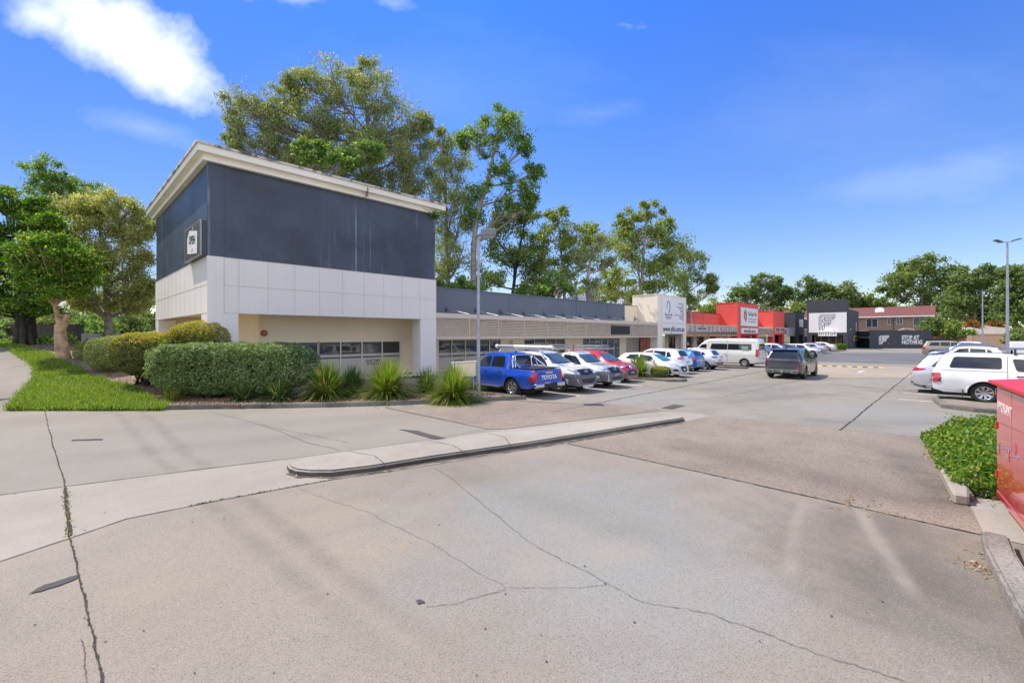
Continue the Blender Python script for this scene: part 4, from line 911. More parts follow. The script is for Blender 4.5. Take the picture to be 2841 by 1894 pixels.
# shade sail (white triangular frame) behind the lettered wall
u0 = at(2530, HY, 95); so_ = empty('pergola_frame', (u0.x, u0.y, 0), 0, 'white pitched pergola frame peeking over the lettered wall', 'pergola')
m_ = MB(); P_ = [at(2492, 916.5, 95), at(2508, 911.5, 95), at(2524, 911.5, 95), at(2538, 916, 95)]
for a, b in zip(P_, P_[1:]): m_.bar(a, b, .15, .15)
for p in P_: m_.bar((p.x, p.y, 0), p, .12, .12)
m_.build('frame', M_signw, so_)
# person height block on roof etc: air conditioner
ac = onY(1619, 832, 29.0); aco = empty('roof_cooler', (ac.x, 29, 5.4), 0, 'white evaporative cooler on the roof behind the grey parapet', 'cooler')
m_ = MB(); q0 = onY(1597, 832, 29).x; q1 = onY(1641, 832, 29).x
m_.box(q0, q1, 29, 30.4, 5.4, 6.6); m_.build('cabinet', M_wletter, aco, bevel=.05)
m_ = MB(); vs = [(q0-.03, 28.97, 6.6), (q1+.03, 28.97, 6.6), (q1+.03, 30.43, 6.6), (q0-.03, 30.43, 6.6), (q0+.5, 29.4, 6.95), (q1-.5, 29.4, 6.95), (q1-.5, 30, 6.95), (q0+.5, 30, 6.95)]
m_.add(vs, [(0,1,5,4), (1,2,6,5), (2,3,7,6), (3,0,4,7), (4,5,6,7)]); m_.build('lid', M_wletter, aco)
# neighbours at left: blue roof shed, grey wall, paling fence
p0 = T(228, 975); c0 = at(228, 975, 30)
gw = empty('rendered_wall', (at(230, 960, 31).x, at(230, 960, 31).y, 0), 0, 'low grey rendered wall behind the clipped shrubs', 'wall')
a, b = at(230, 960, 31), at(520, 960, 45); m_ = MB(); m_.bar((a.x, a.y, 1.2), (b.x, b.y, 1.2), .2, 2.9); m_.build('wall', wallmat('grey_render', (.42,.43,.45,1), .25, (.2,.2,.2,1), .08), gw)
a, b = at(232, 960, 31.2), at(-120, 950, 40); pf = empty('paling_fence', (a.x, a.y, 0), 0, 'dark timber paling fence behind the paperbark trunk', 'fence')
m_ = MB(); n = 60
for i in range(n):
    p = a.lerp(b, i/n); q = a.lerp(b, (i+.9)/n); g_ = hterr(p.x, p.y); m_.bar((p.x, p.y, g_/2+.6), (q.x, q.y, g_/2+.6), .03, g_+1.35+random.uniform(-.04, .04))
m_.build('palings', mat('old_timber', (.055,.045,.035,1), .9, var=.4, scale=2), pf)
for i in range(8): p = a.lerp(b, i/8)
gable('shed', 'shed with pale blue green metal roof seen between the trees at left', 'shed', 400, 0, 62, 95, 3.6, 3.2, 8, mat('shed_wall', (.25,.3,.3,1), .7), mat('blue_roof', (.30,.52,.52,1), .4, var=.1), .3)
# ---------------------------------------------------------------- vegetation
def leaf_quads(cen, ln, wd, droop=0.0, outward=None, outw=0.0, seed=1, fold=False):
    r = np.random.default_rng(seed); n = len(cen)
    a = r.normal(size=(n, 3)); a[:, 2] -= droop*1.6; a /= np.linalg.norm(a, axis=1)[:, None]
    nn = r.normal(size=(n, 3)); nn[:, 2] += .7
    if outward is not None: nn += outward*outw
    b = np.cross(nn, a); b /= (np.linalg.norm(b, axis=1)[:, None]+1e-9)
    L_ = ln*r.uniform(.6, 1.3, n)[:, None]; W_ = wd*r.uniform(.6, 1.3, n)[:, None]
    v = np.empty((n, 4, 3)); v[:, 0] = cen-a*L_/2; v[:, 1] = cen+b*W_/2-a*L_*.05; v[:, 2] = cen+a*L_/2; v[:, 3] = cen-b*W_/2-a*L_*.05
    return v.reshape(-1, 3), np.arange(n*4).reshape(n, 4)
def bez(p0, p1, p2, n):
    return [p0*(1-t)**2+p1*2*t*(1-t)+p2*t*t for t in [i/n for i in range(n+1)]]
Z3 = Vector((0, 0, 1))
def tree(name, label, base, blobs, leafm, barkm, trunk_r=.35, nclump=6, leaves=260, lsize=.30, lw=.12, droop=.5, clr=.42, depth=1.0, seed=1, group='tall trees behind the shops', cat='tree', trunkpts=None, twig=.035, flat=.8, fill=1.0, zd=None, hollow=.55):
    """base=(px,depth,groundz); blobs=[(px,py,rx,ry[,dz])] outline masses in photo units at the tree's own distance"""
    r = random.Random(seed); z0 = base[1]; b0 = at(base[0]*DS, HY, z0); b0.z = base[2]
    root = empty(name, b0, 0, label, cat, group)
    wood = MB(); cents = []; F3 = Vector((FX, FY, 0)); R3 = Vector((RX, RY, 0))
    sc_ = z0/FL*DS
    bl = []
    for B in blobs:
        rx, ry = B[2]*sc_, B[3]*sc_; dz = B[4] if len(B) > 4 else r.uniform(-.5, .5)*rx*depth
        c = at(B[0]*DS, B[1]*DS, z0); c = c+F3*dz; bl.append((c, rx, ry, max(rx, ry)*.9*depth))
    top = max(bl, key=lambda q: q[0].z)
    if trunkpts: tp = [b0]+[at(x*DS, y*DS, z0) for x, y in trunkpts]
    else:
        mid = b0.lerp(top[0], .5)+R3*r.uniform(-.8, .8); tp = bez(b0, Vector((b0.x, b0.y, mid.z)), top[0], 7)
    n = len(tp); wood.tube(tp, [lerp(trunk_r, trunk_r*.18, (i/(n-1))**.8) for i in range(n)], 8)
    for (c, rx, ry, rz) in bl:
        k = max(0, min(n-2, max((i for i in range(n) if tp[i].z < c.z-ry*.8-.4*(c-tp[i]).length*.5), default=0)))
        s0 = tp[k].lerp(tp[k+1], r.uniform(0, .6)); rr = lerp(trunk_r, trunk_r*.18, (k/(n-1))**.8)*.6
        ctrl = s0.lerp(c, .5)+Vector((0, 0, -.15*(c-s0).length))
        br = bez(s0, ctrl, c, 6); wood.tube(br, [lerp(rr, max(.03, rr*.3), i/6) for i in range(7)], 6)
        m = max(3, int(nclump*fill*1.55))
        for q in range(m):
            while True:
                u = Vector((r.uniform(-1, 1), r.uniform(-1, 1), r.uniform(-1, 1)))
                if .0 < u.length <= 1: break
            if u.length < hollow: u = u.normalized()*r.uniform(hollow, 1)
            cc = c+R3*u.x*rx+F3*u.y*rz+Z3*u.z*ry
            s1 = br[r.randint(2, 6)]; mid = s1.lerp(cc, .5)+Vector((0, 0, -.08*(cc-s1).length))
            wood.tube(bez(s1, mid, cc, 3), [max(twig, rr*.35), twig*1.1, twig*.8, twig*.4], 4, cap=False)
            R_ = clr*min(rx, ry)*r.uniform(.6, 1.25); cents.append((cc, max(R_, .35)))
    wood.build('trunk', barkm, root)
    g = np.random.default_rng(seed+50); P = []
    for cc, R_ in cents:
        k = int(leaves*.46*r.uniform(.4, 1.5)); u = g.normal(size=(k, 3))*.50*R_*1.25*np.array([r.uniform(.7, 1.35), r.uniform(.7, 1.35), 1.0])
        u[:, 2] *= flat; P.append(u+np.array(cc))
    P = np.concatenate(P); v, q = leaf_quads(P, lsize, lw, droop, seed=seed+9)
    link('crown', fast_mesh('crown', v, q), leafm, root); return root
LG_olive = leafmat('gum_leaf_olive', (.19,.225,.095,1), (.44,.48,.25,1), (.60,.60,.38,1), .52, .88)
LG_green = leafmat('gum_leaf_green', (.11,.20,.06,1), (.29,.43,.12,1), (.45,.55,.18,1), .52, .9)
LG_yell = leafmat('gum_leaf_yellow', (.16,.22,.07,1), (.40,.47,.15,1), (.55,.58,.20,1), .55, .85)
LG_dark = leafmat('gum_leaf_dark', (0.122,0.178,0.055,1), (0.333,0.400,0.133,1), None, .35)
LG_gold = leafmat('paperbark_leaf', (0.266,0.284,0.094,1), (0.586,0.550,0.227,1), (0.700,0.700,0.378,1), .52, .86)
LG_lush = leafmat('poinciana_leaf', (.06,.15,.02,1), (.20,.36,.04,1), (.45,.48,.06,1), .45, .84)
LG_far = leafmat('far_leaf', (0.130,0.193,0.065,1), (0.322,0.403,0.130,1), (0.483,0.515,0.193,1), .52, .9)
LG_far2 = leafmat('far_leaf_green', (.13,.19,.07,1), (.28,.37,.14,1), None, .5)
LG_rust = leafmat('rust_flower', (.35,.13,.03,1), (.50,.22,.05,1), (.10,.15,.03,1), .3, .7)
BK_pale = mat('pale_bark', (.42,.36,.30,1), .85, var=.35, scale=2.5, bmp=.5)
BK_grey = mat('grey_bark', (.30,.255,.21,1), .9, var=.35, scale=3, bmp=.6)
BK_dark = mat('dark_bark', (.055,.045,.038,1), .9, var=.4, scale=3, bmp=.8)
tree('gum_tree', 'largest gum tree with wide olive crown rising behind the corner building', (860, 47, 0),
     [(560,255,42,42),(600,300,60,50),(555,335,35,35),(650,225,50,28),(690,270,70,55),(700,200,40,28),(770,200,55,50),(830,160,45,32),(800,250,85,55),(870,215,50,50),(905,280,60,60),(790,330,80,50),(640,350,55,35),(700,370,50,32),(950,330,40,45),(880,370,70,60),(740,400,60,30),(950,400,45,45),(845,330,60,45),(900,430,55,35),(820,395,55,35),(750,310,50,40),(965,280,28,26),(610,270,40,30)],
     LG_olive, BK_grey, .45, 15, 400, .30, .10, .9, .36, seed=3, twig=.045)
tree('gum_tree', 'bright green leafy tree low in front of the largest gum, above the cornice', (800, 42, 0), [(730,355,38,25),(790,372,40,26),(845,360,35,25),(700,340,25,15)],
     LG_green, BK_grey, .2, 8, 420, .32, .16, .3, .45, seed=4)
tree('gum_tree', 'tall slim gum tree with dark forked trunk right of the largest gum', (1085, 48, 0),
     [(1140,262,52,24),(1110,290,38,28),(1180,290,36,34),(1205,335,18,26),(1075,325,24,20),(1140,335,45,28),(1150,400,32,26),(1225,395,26,22),(1195,430,40,26),(1105,440,30,35),(1170,470,35,22),(1090,500,28,30),(1215,460,20,22)],
     LG_green, BK_grey, .36, 9, 230, .34, .14, .5, .42, seed=6, trunkpts=[(1088,560),(1095,500),(1112,440),(1130,370),(1142,310),(1148,270)])
tree('gum_tree', 'olive gum tree filling the gap between the largest gum and the slim forked one', (1030, 50, 0),
     [(1020,330,35,25),(1045,360,45,35),(1000,400,40,45),(1050,430,45,40),(1010,470,35,45),(1060,500,40,45),(1020,560,35,50),(1065,590,45,55),(1010,620,30,40)],
     LG_olive, BK_grey, .35, 12, 330, .30, .10, .8, .38, seed=8)
tree('gum_tree', 'mid height gum tree behind the lamp post with dark trunk', (1170, 52, 0),
     [(1160,500,35,30),(1210,490,32,26),(1150,560,35,40),(1205,560,40,40),(1180,610,50,40),(1120,640,45,30),(1240,630,30,35)],
     LG_dark, BK_dark, .35, 9, 300, .34, .14, .5, .42, seed=9, fill=1.1)
tree('gum_tree', 'yellow green gum tree with small round top above the grey parapet', (1300, 50, 0),
     [(1280,492,24,16),(1262,540,38,25),(1240,590,30,30),(1330,530,42,28),(1368,560,35,32),(1300,570,40,28),(1340,600,40,28),(1275,625,40,28),(1225,650,30,24)],
     LG_yell, BK_grey, .3, 9, 300, .32, .14, .4, .42, seed=11)
tree('gum_tree', 'thin pale trunked gum tree with sparse crown behind the roof worker', (1355, 46, 0),
     [(1310,640,22,20),(1385,560,26,22),(1400,610,20,20),(1340,585,22,20),(1365,650,30,18)],
     LG_olive, BK_pale, .25, 7, 160, .32, .12, .5, .45, seed=12, trunkpts=[(1350,640),(1356,600),(1372,560),(1380,540)], twig=.07)
tree('gum_tree', 'tall broad gum tree behind the white roof cooler', (1470, 56, 0),
     [(1480,492,50,20),(1440,515,30,24),(1515,520,32,26),(1480,550,50,28),(1425,570,35,34),(1540,575,34,36),(1470,610,55,36),(1400,640,38,30),(1530,640,45,36),(1460,665,55,26)],
     LG_yell, BK_grey, .4, 10, 340, .36, .15, .4, .42, seed=14)
tree('gum_tree', 'dark leaning casuarina tree with ragged edge above the off white block', (1590, 60, 0),
     [(1565,575,24,20),(1590,610,28,26),(1620,640,22,18),(1560,640,28,28),(1600,680,36,26),(1632,662,12,12),(1570,700,35,20)],
     LG_dark, BK_pale, .3, 9, 260, .36, .12, .7, .42, seed=15)
for i, (px, zz_, bl, lm, lb) in enumerate((
    (1010, 44, [(1010,655,30,16),(1050,660,35,18),(1085,668,25,14)], LG_green, 'low bushy tree over the left end of the grey parapet'),
    (1240, 44, [(1215,672,35,16),(1250,665,30,20),(1280,655,30,24)], LG_green, 'dark green bushy tree on the left of the roof worker'),
    (1420, 62, [(1380,680,45,20),(1430,685,45,18),(1340,680,30,18)], LG_dark, 'low dark tree mass right of the roof cooler'),
    (1640, 75, [(1640,700,22,16),(1665,710,22,14),(1620,712,20,12)], LG_yell, 'small yellow green tree above the low red wall'))):
    tree('understorey_tree', lb, (px, zz_, 0), bl, lm, BK_grey, .18, 8, 320, .34, .16, .2, .5, seed=30+i, group='low trees behind the shops')
far = [
    ('wide spreading tree behind the red tower', 1745, 125, [(1690,680,24,16),(1720,664,26,16),(1755,645,32,13),(1785,655,26,14),(1760,672,40,16),(1800,668,14,14),(1790,690,26,16),(1735,690,34,16),(1680,700,18,14)], LG_far2),
    ('rounded tree behind the small red shop', 1855, 130, [(1855,655,24,16),(1880,665,24,20),(1835,675,22,18),(1865,690,34,18)], LG_far2),
    ('brownish rounded tree left of the gym block', 1935, 128, [(1905,665,20,16),(1935,668,30,18),(1958,685,24,18),(1920,690,34,16)], LG_dark),
    ('pale crowned tree right behind the gym block', 2000, 130, [(1985,690,26,18),(2010,700,30,16),(2035,708,26,12),(1970,705,18,14)], LG_far),
    ('big round gum tree over the roof of the brick flats', 2115, 118, [(2090,612,34,16),(2130,605,36,16),(2065,640,30,20),(2110,640,40,24),(2155,630,32,24),(2050,665,22,16),(2100,675,44,20),(2160,665,34,26),(2190,650,16,18),(2140,695,40,18)], LG_far),
    ('tall wide gum tree between the two far lamp posts', 2240, 105, [(2235,625,34,14),(2205,650,26,22),(2250,650,38,24),(2280,640,24,18),(2220,685,34,26),(2270,685,36,28),(2190,700,24,26),(2240,725,46,26),(2290,720,30,28)], LG_far2),
    ('dense tree right behind the tall lamp post', 2330, 98, [(2315,625,20,14),(2340,640,30,20),(2310,670,24,26),(2345,680,34,30),(2320,715,40,30),(2370,650,30,34),(2375,705,34,34)], LG_far2),
    ('tree with light top at the far right edge of the photo', 2410, 92, [(2400,650,26,26),(2410,700,30,34)], LG_far),
]
for i, (lb, px, zz_, bl, lm) in enumerate(far):
    tree('broad_tree', lb, (px, zz_, 0), bl, lm, BK_pale if i in (0,4,5) else BK_grey, .5, 9, 200, .75, .42, .15, .48, seed=60+i, group='trees at the far end of the car park', twig=.1)
for i, (lb, px, py, rx, ry, zz_, lm) in enumerate((
    ('dark bushy tree beside the right end of the brick flats', 2145, 748, 28, 20, 90, LG_far2), ('yellowish shrub right of the lettered wall', 2185, 755, 22, 20, 88, LG_yell),
    ('rust flowered tree behind the brick fence, nearer the gym', 2235, 748, 20, 14, 96, LG_rust), ('rust flowered tree behind the brick fence, next to the far lamp post', 2282, 750, 22, 12, 97, LG_rust),
    ('green shrub over the brick fence', 2220, 768, 18, 10, 86, LG_green), ('round shrub at the right end of the brick fence', 2335, 772, 26, 20, 74, LG_dark),
    ('bright green creeper tree between gym block and brick flats', 2010, 765, 12, 20, 118, LG_green), ('leafy tree top above the small red shop roof', 1835, 708, 22, 16, 118, LG_far), ('white flowered tree beside the gym block', 1832, 722, 10, 18, 108, LG_far))):
    tree('garden_tree', lb, (px, zz_, 0), [(px-rx*.4, py, rx*.6, ry*.7), (px+rx*.4, py+2, rx*.6, ry*.7), (px, py-ry*.4, rx*.5, ry*.6), (px, py+ry*.5, rx*.7, ry*.6)], lm, BK_grey, .15, 7, 130, .55, .34, .1, .5, seed=80+i, group='garden trees beyond the car park', twig=.05)
for i in range(9):
    px = 1640+i*92+random.uniform(-20, 20); py = 712+random.uniform(-6, 10)
    tree('background_tree', 'distant tree in the row along the horizon behind the shops and flats', (px, 165, 0), [(px-20, py+6, 26, 20), (px+20, py, 28, 22), (px, py+24, 46, 22)], LG_far, BK_grey, .4, 7, 120, 1.1, .7, .1, .55, seed=100+i, group='distant trees along the horizon', twig=.1)
# left side trees
tree('poinciana_tree', 'bright green layered tree with thick dark fluted trunk at the left edge', (58, 29, T(75,955).z), [(10,455,60,26),(60,480,50,28),(-40,500,60,40),(110,520,50,24),(20,540,60,34),(85,575,55,30),(-30,600,60,40),(40,630,60,32),(120,600,40,30),(20,700,70,22),(95,705,45,18),(90,660,50,22),(0,680,45,22),(150,640,35,25)],
     LG_lush, BK_dark, .30, 13, 420, .24, .11, .2, .42, seed=40, group='trees on the left bank', trunkpts=[(58,760),(52,720),(50,680),(45,600)], flat=.55)
fg = MB()
for k in range(7):
    a = k*.9; p = at(58*DS, HY, 29); zb_ = T(75,955).z
    fg.tube([(p.x+math.cos(a)*.55, p.y+math.sin(a)*.55, zb_-.2), (p.x+math.cos(a)*.36, p.y+math.sin(a)*.36, zb_+.45), (p.x+math.cos(a)*.30, p.y+math.sin(a)*.30, zb_+1.9), (p.x+math.cos(a+.3)*.25+.0, p.y+math.sin(a+.3)*.25, zb_+3.6)], [.16, .19, .17, .12], 7)
fg.build('fluted_trunk', BK_dark, [o for o in C.objects if o.name.startswith('poinciana_tree')][0])
tree('poinciana_tree', 'smaller bright tree with orange tinged leaves on a pale forked trunk', (147, 22.5, T(176,995).z), [(80,575,40,20),(130,560,45,20),(175,585,32,22),(110,610,48,26),(165,630,38,26),(190,610,16,18),(85,640,34,24),(140,670,45,22),(60,610,26,26)],
     LG_lush, mat('paperbark', (.46,.30,.19,1), .9, var=.45, scale=4, bmp=.9), .30, 12, 420, .17, .08, .2, .42, seed=41, group='trees on the left bank', trunkpts=[(140,800),(136,770),(138,745),(128,710),(122,680)], flat=.55)
st = MB(); p = at(141*DS, 745*DS, 22.5); st.tube([at(140*DS,765*DS,22.5), at(150*DS,738*DS,22.4), at(155*DS,722*DS,22.4)], [.17, .13, .10], 8); st.build('cut_limb', mat('paperbark'), [o for o in C.objects if o.name.startswith('poinciana_tree')][-1]) if 0 else None
pb = MATS['paperbark']; o_ = [o for o in C.objects if o.name.startswith('poinciana_tree') and 'pale forked' in o.get('label', '')][0]
st.build('cut_limb', pb, o_)
bq = MB(); b_ = T(176,995); q_ = at(140*DS, 770*DS, 22.5); bq.tube([Vector((b_.x, b_.y, b_.z-.2)), at(147*DS, 822*DS, 22.5), at(143*DS, 800*DS, 22.5), at(139*DS, 775*DS, 22.5), at(137*DS, 745*DS, 22.5)], [.33, .29, .26, .25, .20], 12); bq.build('lower_trunk', pb, o_)
tree('paperbark_tree', 'grey gold paperbark tree with loose twiggy crown left of the corner building', (250, 33, T(230,975).z), [(215,470,40,26),(260,470,40,28),(300,490,34,26),(170,480,34,26),(240,520,50,32),(300,540,42,32),(335,520,20,26),(190,540,40,34),(270,590,50,34),(325,600,26,34),(215,610,45,34),(300,650,40,34),(240,680,50,30),(335,660,16,30),(190,690,30,24),(300,700,40,22)],
     LG_gold, BK_grey, .3, 10, 430, .22, .08, .6, .45, seed=42, group='trees on the left bank')
tree('gum_tree', 'rounded dark green tree top behind the left bank trees', (170, 62, 4), [(120,395,40,22),(95,430,32,24),(150,425,40,28),(205,440,32,22),(180,470,50,30),(110,470,40,30)],
     LG_green, BK_grey, .4, 10, 380, .36, .16, .3, .42, seed=43, group='trees on the left bank')
for i, (px, py, rx, ry, zz_) in enumerate(((130,800,60,26,30),(40,800,50,24,33),(0,770,60,30,36),(110,760,50,30,38),(200,765,50,28,40),(290,755,45,26,44),(10,730,40,24,44),(90,735,45,30,40),(190,740,40,26,42),(270,735,45,24,44),(330,725,30,24,50),(-50,720,50,40,42),(40,690,60,30,60),(230,650,80,50,64),(330,700,30,40,70))):
    tree('backdrop_tree', 'dark leafy tree low behind the trunks on the left bank', (px, zz_, 2.0), [(px-rx*.4, py, rx*.7, ry), (px+rx*.4, py, rx*.7, ry), (px, py+ry*.6, rx, ry*.6)], LG_dark if i % 2 else LG_green, BK_dark, .15, 9, 260, .30, .15, .2, .5, seed=120+i, group='leafy trees behind the left bank')
# hedges and clipped shrubs
def shrub(name, label, px, base_h, z, rx, ry, hgt, leafm, n, lsz, lwd, lift=.15, group='clipped shrubs in front of the corner building', ang=0.0, power=2.6, seed=1, top=None, topm=None, stem=3, lump=.08, w0=None):
    c = at(px*DS, HY, z) if w0 is None else Vector((w0[0], w0[1], 0)); c.z = base_h; root = empty(name, c, TH-PI/2+ang, label, 'shrub', group)
    g = np.random.default_rng(seed); dims = np.array([rx, ry, (hgt-lift)/2])
    def shell(k):      # area-even points on a rounded block
        ar = np.array([dims[1]*dims[2], dims[0]*dims[2], dims[0]*dims[1]]); fa = g.choice(3, k, p=ar/ar.sum()); v_ = g.uniform(-1, 1, (k, 3)); v_[np.arange(k), fa] = np.sign(g.uniform(-1, 1, k)); return v_
    u = shell(int(n*1.12)); hole = np.array([mnoise.noise(Vector((x[0]*dims[0]*2.6, x[1]*dims[1]*2.6, x[2]*dims[2]*2.6+seed*7))) for x in u])
    keep = (hole < .30) | (u[:, 2] > .5); u = u[keep]; n = len(u)
    s = (np.abs(u)**power).sum(axis=1)**(-1/power); rr = s*(1-np.abs(g.normal(size=n))*.045)
    nz_ = np.array([mnoise.noise(Vector(x*dims)*1.6+Vector((seed, 0, 0)))+.55*mnoise.noise(Vector(x*dims)*5.5+Vector((seed, 5, 0))) for x in u]); rr = rr*(1+lump*nz_*1.1)
    dims = np.array([rx, ry, (hgt-lift)/2]); P = u*rr[:, None]*dims; P[:, 2] += lift+(hgt-lift)/2
    taper = np.clip((P[:, 2]-lift)/(hgt*.45), 0, 1); tf = .88+.12*taper; P[:, 0] *= tf; P[:, 1] *= tf
    v, q = leaf_quads(P, lsz, lwd, 0, u, 1.2, seed+3)
    mi = None
    if topm is not None:
        zt = P[:, 2]/hgt+g.normal(size=n)*.10; mi = (zt > top).astype(np.int32)
    me = fast_mesh('foliage', v, q, mi); link('foliage', me, [leafm]+([topm] if topm else []), root, local=True)
    w_ = MB(); r = random.Random(seed)
    for k in range(stem*10):
        a = r.uniform(0, 2*PI); e = r.uniform(.3, .85); sx = r.uniform(-.35, .35)*rx
        w_.tube([(sx, r.uniform(-.3, .3)*ry, -.05), (sx+math.cos(a)*rx*e*.3, math.sin(a)*ry*e*.5, hgt*.35), (sx*1.2+math.cos(a)*rx*e*.75, math.sin(a)*ry*e*.75, hgt*r.uniform(.5, .85))], [.035, .022, .008], 5, cap=False)
    w_.build('stems', BK_dark, root, local=True)
    # dense inner twig mass
    n2 = n//3; u2 = shell(n2); u2 *= ((np.abs(u2)**power).sum(axis=1)**(-1/power))[:, None]; P2 = u2*(g.uniform(.55, .90, n2))[:, None]*dims; P2[:, 2] += lift+(hgt-lift)/2
    t2 = .80+.20*np.clip((P2[:, 2]-lift)/(hgt*.45), 0, 1); P2[:, 0] *= t2; P2[:, 1] *= t2
    v, q = leaf_quads(P2, lsz*1.7, lwd*1.7, 0, u2, 1.5, seed+7); link('inner_twigs', fast_mesh('inner', v, q), leafm, root, local=True)
    return root
LH = leafmat('hedge_leaf', (.13,.19,.065,1), (.28,.38,.14,1), (.45,.56,.26,1), .38, .84)
LB = leafmat('box_leaf', (0.172,0.216,0.057,1), (0.389,0.431,0.144,1), (0.546,0.575,0.259,1), .3, .85)
LL = leafmat('lilly_leaf', (0.105,0.135,0.038,1), (0.255,0.255,0.075,1), None, .3)
LLt = leafmat('lilly_new_growth', (.30,.38,.04,1), (.58,.56,.05,1), (.62,.28,.05,1), .42, .74)
hz = 17.6
shrub('hedge', 'long low clipped green hedge in front of the corner building pier', 538, .05, hz, 3.1, 1.1, 2.18, LH, 42000, .075, .05, .25, seed=1, power=4.5, stem=6)
shrub('shrub', 'yellow and orange topped round shrub right behind the long hedge', 456, .3, 19.3, 1.22, .95, 2.85, LL, 17000, .075, .038, .4, seed=2, top=.74, topm=LLt)
shrub('shrub', 'tall yellow topped shrub on visible stems left of the long hedge', 335, .35, 18.6, 1.15, 1.0, 2.32, LL, 16000, .075, .038, .55, seed=3, top=.76, topm=LLt)
shrub('shrub', 'rounded olive box shrub, middle of the clipped row', 262, .75, 20.5, .95, .9, 1.75, LB, 12000, .06, .032, .1, seed=4)
shrub('shrub', 'smallest pale olive box shrub at the left end of the clipped row', 213, 1.1, 22.6, .68, .7, 1.15, LB, 8000, .06, .032, .05, seed=5)
# strap leaf clumps
def blades(cx, cy, cz, n, hgt, spread, wd, seed, seg=4, curl=1.0):
    g = np.random.default_rng(seed); V = []; Q = []; o = 0
    az = g.uniform(0, 2*PI, n); tilt = np.abs(g.normal(size=n))*.55*spread*1.25; tilt = np.clip(tilt, .03, 1.35); Ls = hgt*g.uniform(.6, 1.12, n); r0 = g.uniform(0, .18, n)*spread
    ts = np.linspace(0, 1, seg+1)
    d = np.stack([np.cos(az), np.sin(az)], 1); pz = np.stack([-np.sin(az), np.cos(az)], 1)
    v = np.empty((n, (seg+1)*2, 3))
    for k, t in enumerate(ts):
        ang_ = tilt+curl*t*tilt*.8; 
        rad = r0+Ls*t*np.sin(np.clip(ang_, 0, 1.5)); zz2 = Ls*t*np.cos(np.clip(ang_, 0, 1.7))
        w2 = wd*(1-t**2*.85)/2
        for s_, sg in ((0, 1), (1, -1)):
            v[:, k*2+s_, 0] = cx+d[:, 0]*rad+pz[:, 0]*w2*sg; v[:, k*2+s_, 1] = cy+d[:, 1]*rad+pz[:, 1]*w2*sg; v[:, k*2+s_, 2] = cz+zz2
    base = np.arange(n)[:, None]*((seg+1)*2); q = np.concatenate([np.stack([base[:, 0]+2*k, base[:, 0]+2*k+1, base[:, 0]+2*k+3, base[:, 0]+2*k+2], 1) for k in range(seg)])
    return v.reshape(-1, 3), q
LS1 = leafmat('strap_leaf', (.09,.18,.015,1), (.30,.44,.04,1), (.42,.32,.12,1), .42, .82)
LS2 = leafmat('strap_leaf_dark', (.05,.11,.03,1), (.14,.25,.06,1), (.32,.28,.13,1), .38, .86)
for i, (px, z, hh, sp_, n, m, lb) in enumerate((
    (748, 17.2, 1.28, 1.0, 900, LS1, 'yellow green strap leaf clump just right of the long hedge'), (808, 18.6, 1.05, .8, 500, LS2, 'dark blue green strap leaf clump in front of the shop windows'),
    (890, 17.5, 1.38, 1.15, 1100, LS1, 'largest strap leaf clump with brown centre under the window lettering'), (980, 18.9, .95, .8, 450, LS2, 'small dark strap leaf clump in front of the right pier'),
    (1042, 17.0, 1.15, 1.15, 1000, LS1, 'bright strap leaf clump beside the lamp post'), (1005, 17.0, .4, .9, 120, LS1, 'low tuft of grass near the kerb between two strap leaf clumps'),
    (640, 16.5, .75, .9, 300, LS2, 'strap leaf tuft growing through the long hedge'), (560, 16.6, .7, .9, 250, LS2, 'strap leaf tuft under the middle of the long hedge'), (395, 16.6, .55, 1.2, 120, LS1, 'small yellow grass tuft at the left foot of the long hedge'))):
    p = at(px*DS, HY, z); hb_ = hs(p.x, p.y); c = empty('strap_leaf_plant', (p.x, p.y, hb_), 0, lb, 'plant', 'strap leaf plants in the garden bed')
    v, q = blades(p.x, p.y, hb_, int(n*1.5), hh*1.12, sp_*1.25, .030, 200+i); link('leaves', fast_mesh('leaves', v, q, None), m, c)
    if hh > .9:
        v, q = blades(p.x, p.y, hb_, n//2, hh*.85, sp_*1.6, .024, 260+i); link('dry_leaves', fast_mesh('dry', v, q), leafmat('dry_strap', (.10,.07,.03,1), (.26,.20,.09,1), None, .3), c)
p = G(1782, 1046); c = empty('strap_leaf_plant', (23.6, 12.9, .12), 0, 'strap leaf plant on the small island between the red and white cars', 'plant', 'strap leaf plants in the garden bed'); v, q = blades(23.9, 12.9, .12, 700, 1.35, .85, .03, 240); link('leaves', fast_mesh('leaves', v, q), LS1, c)
shrub('shrub', 'small yellow flowered shrub on the small island between the parked cars', 0, .12, 0, .48, .45, .62, LH, 3000, .09, .06, .0, seed=21, top=.7, topm=LLt, w0=(24.4, 11.9), group='island shrubs')
g_ = G(2325, 974); shrub('hedge', 'small bright clipped hedge block beside the last white car', 0, .0, 0, 1.15, .8, 1.1, leafmat('bright_hedge', (.10,.22,.01,1), (.22,.40,.03,1), None, .35), 9000, .12, .09, .0, seed=22, power=5, w0=(90, 13.0), group='island shrubs', ang=0)
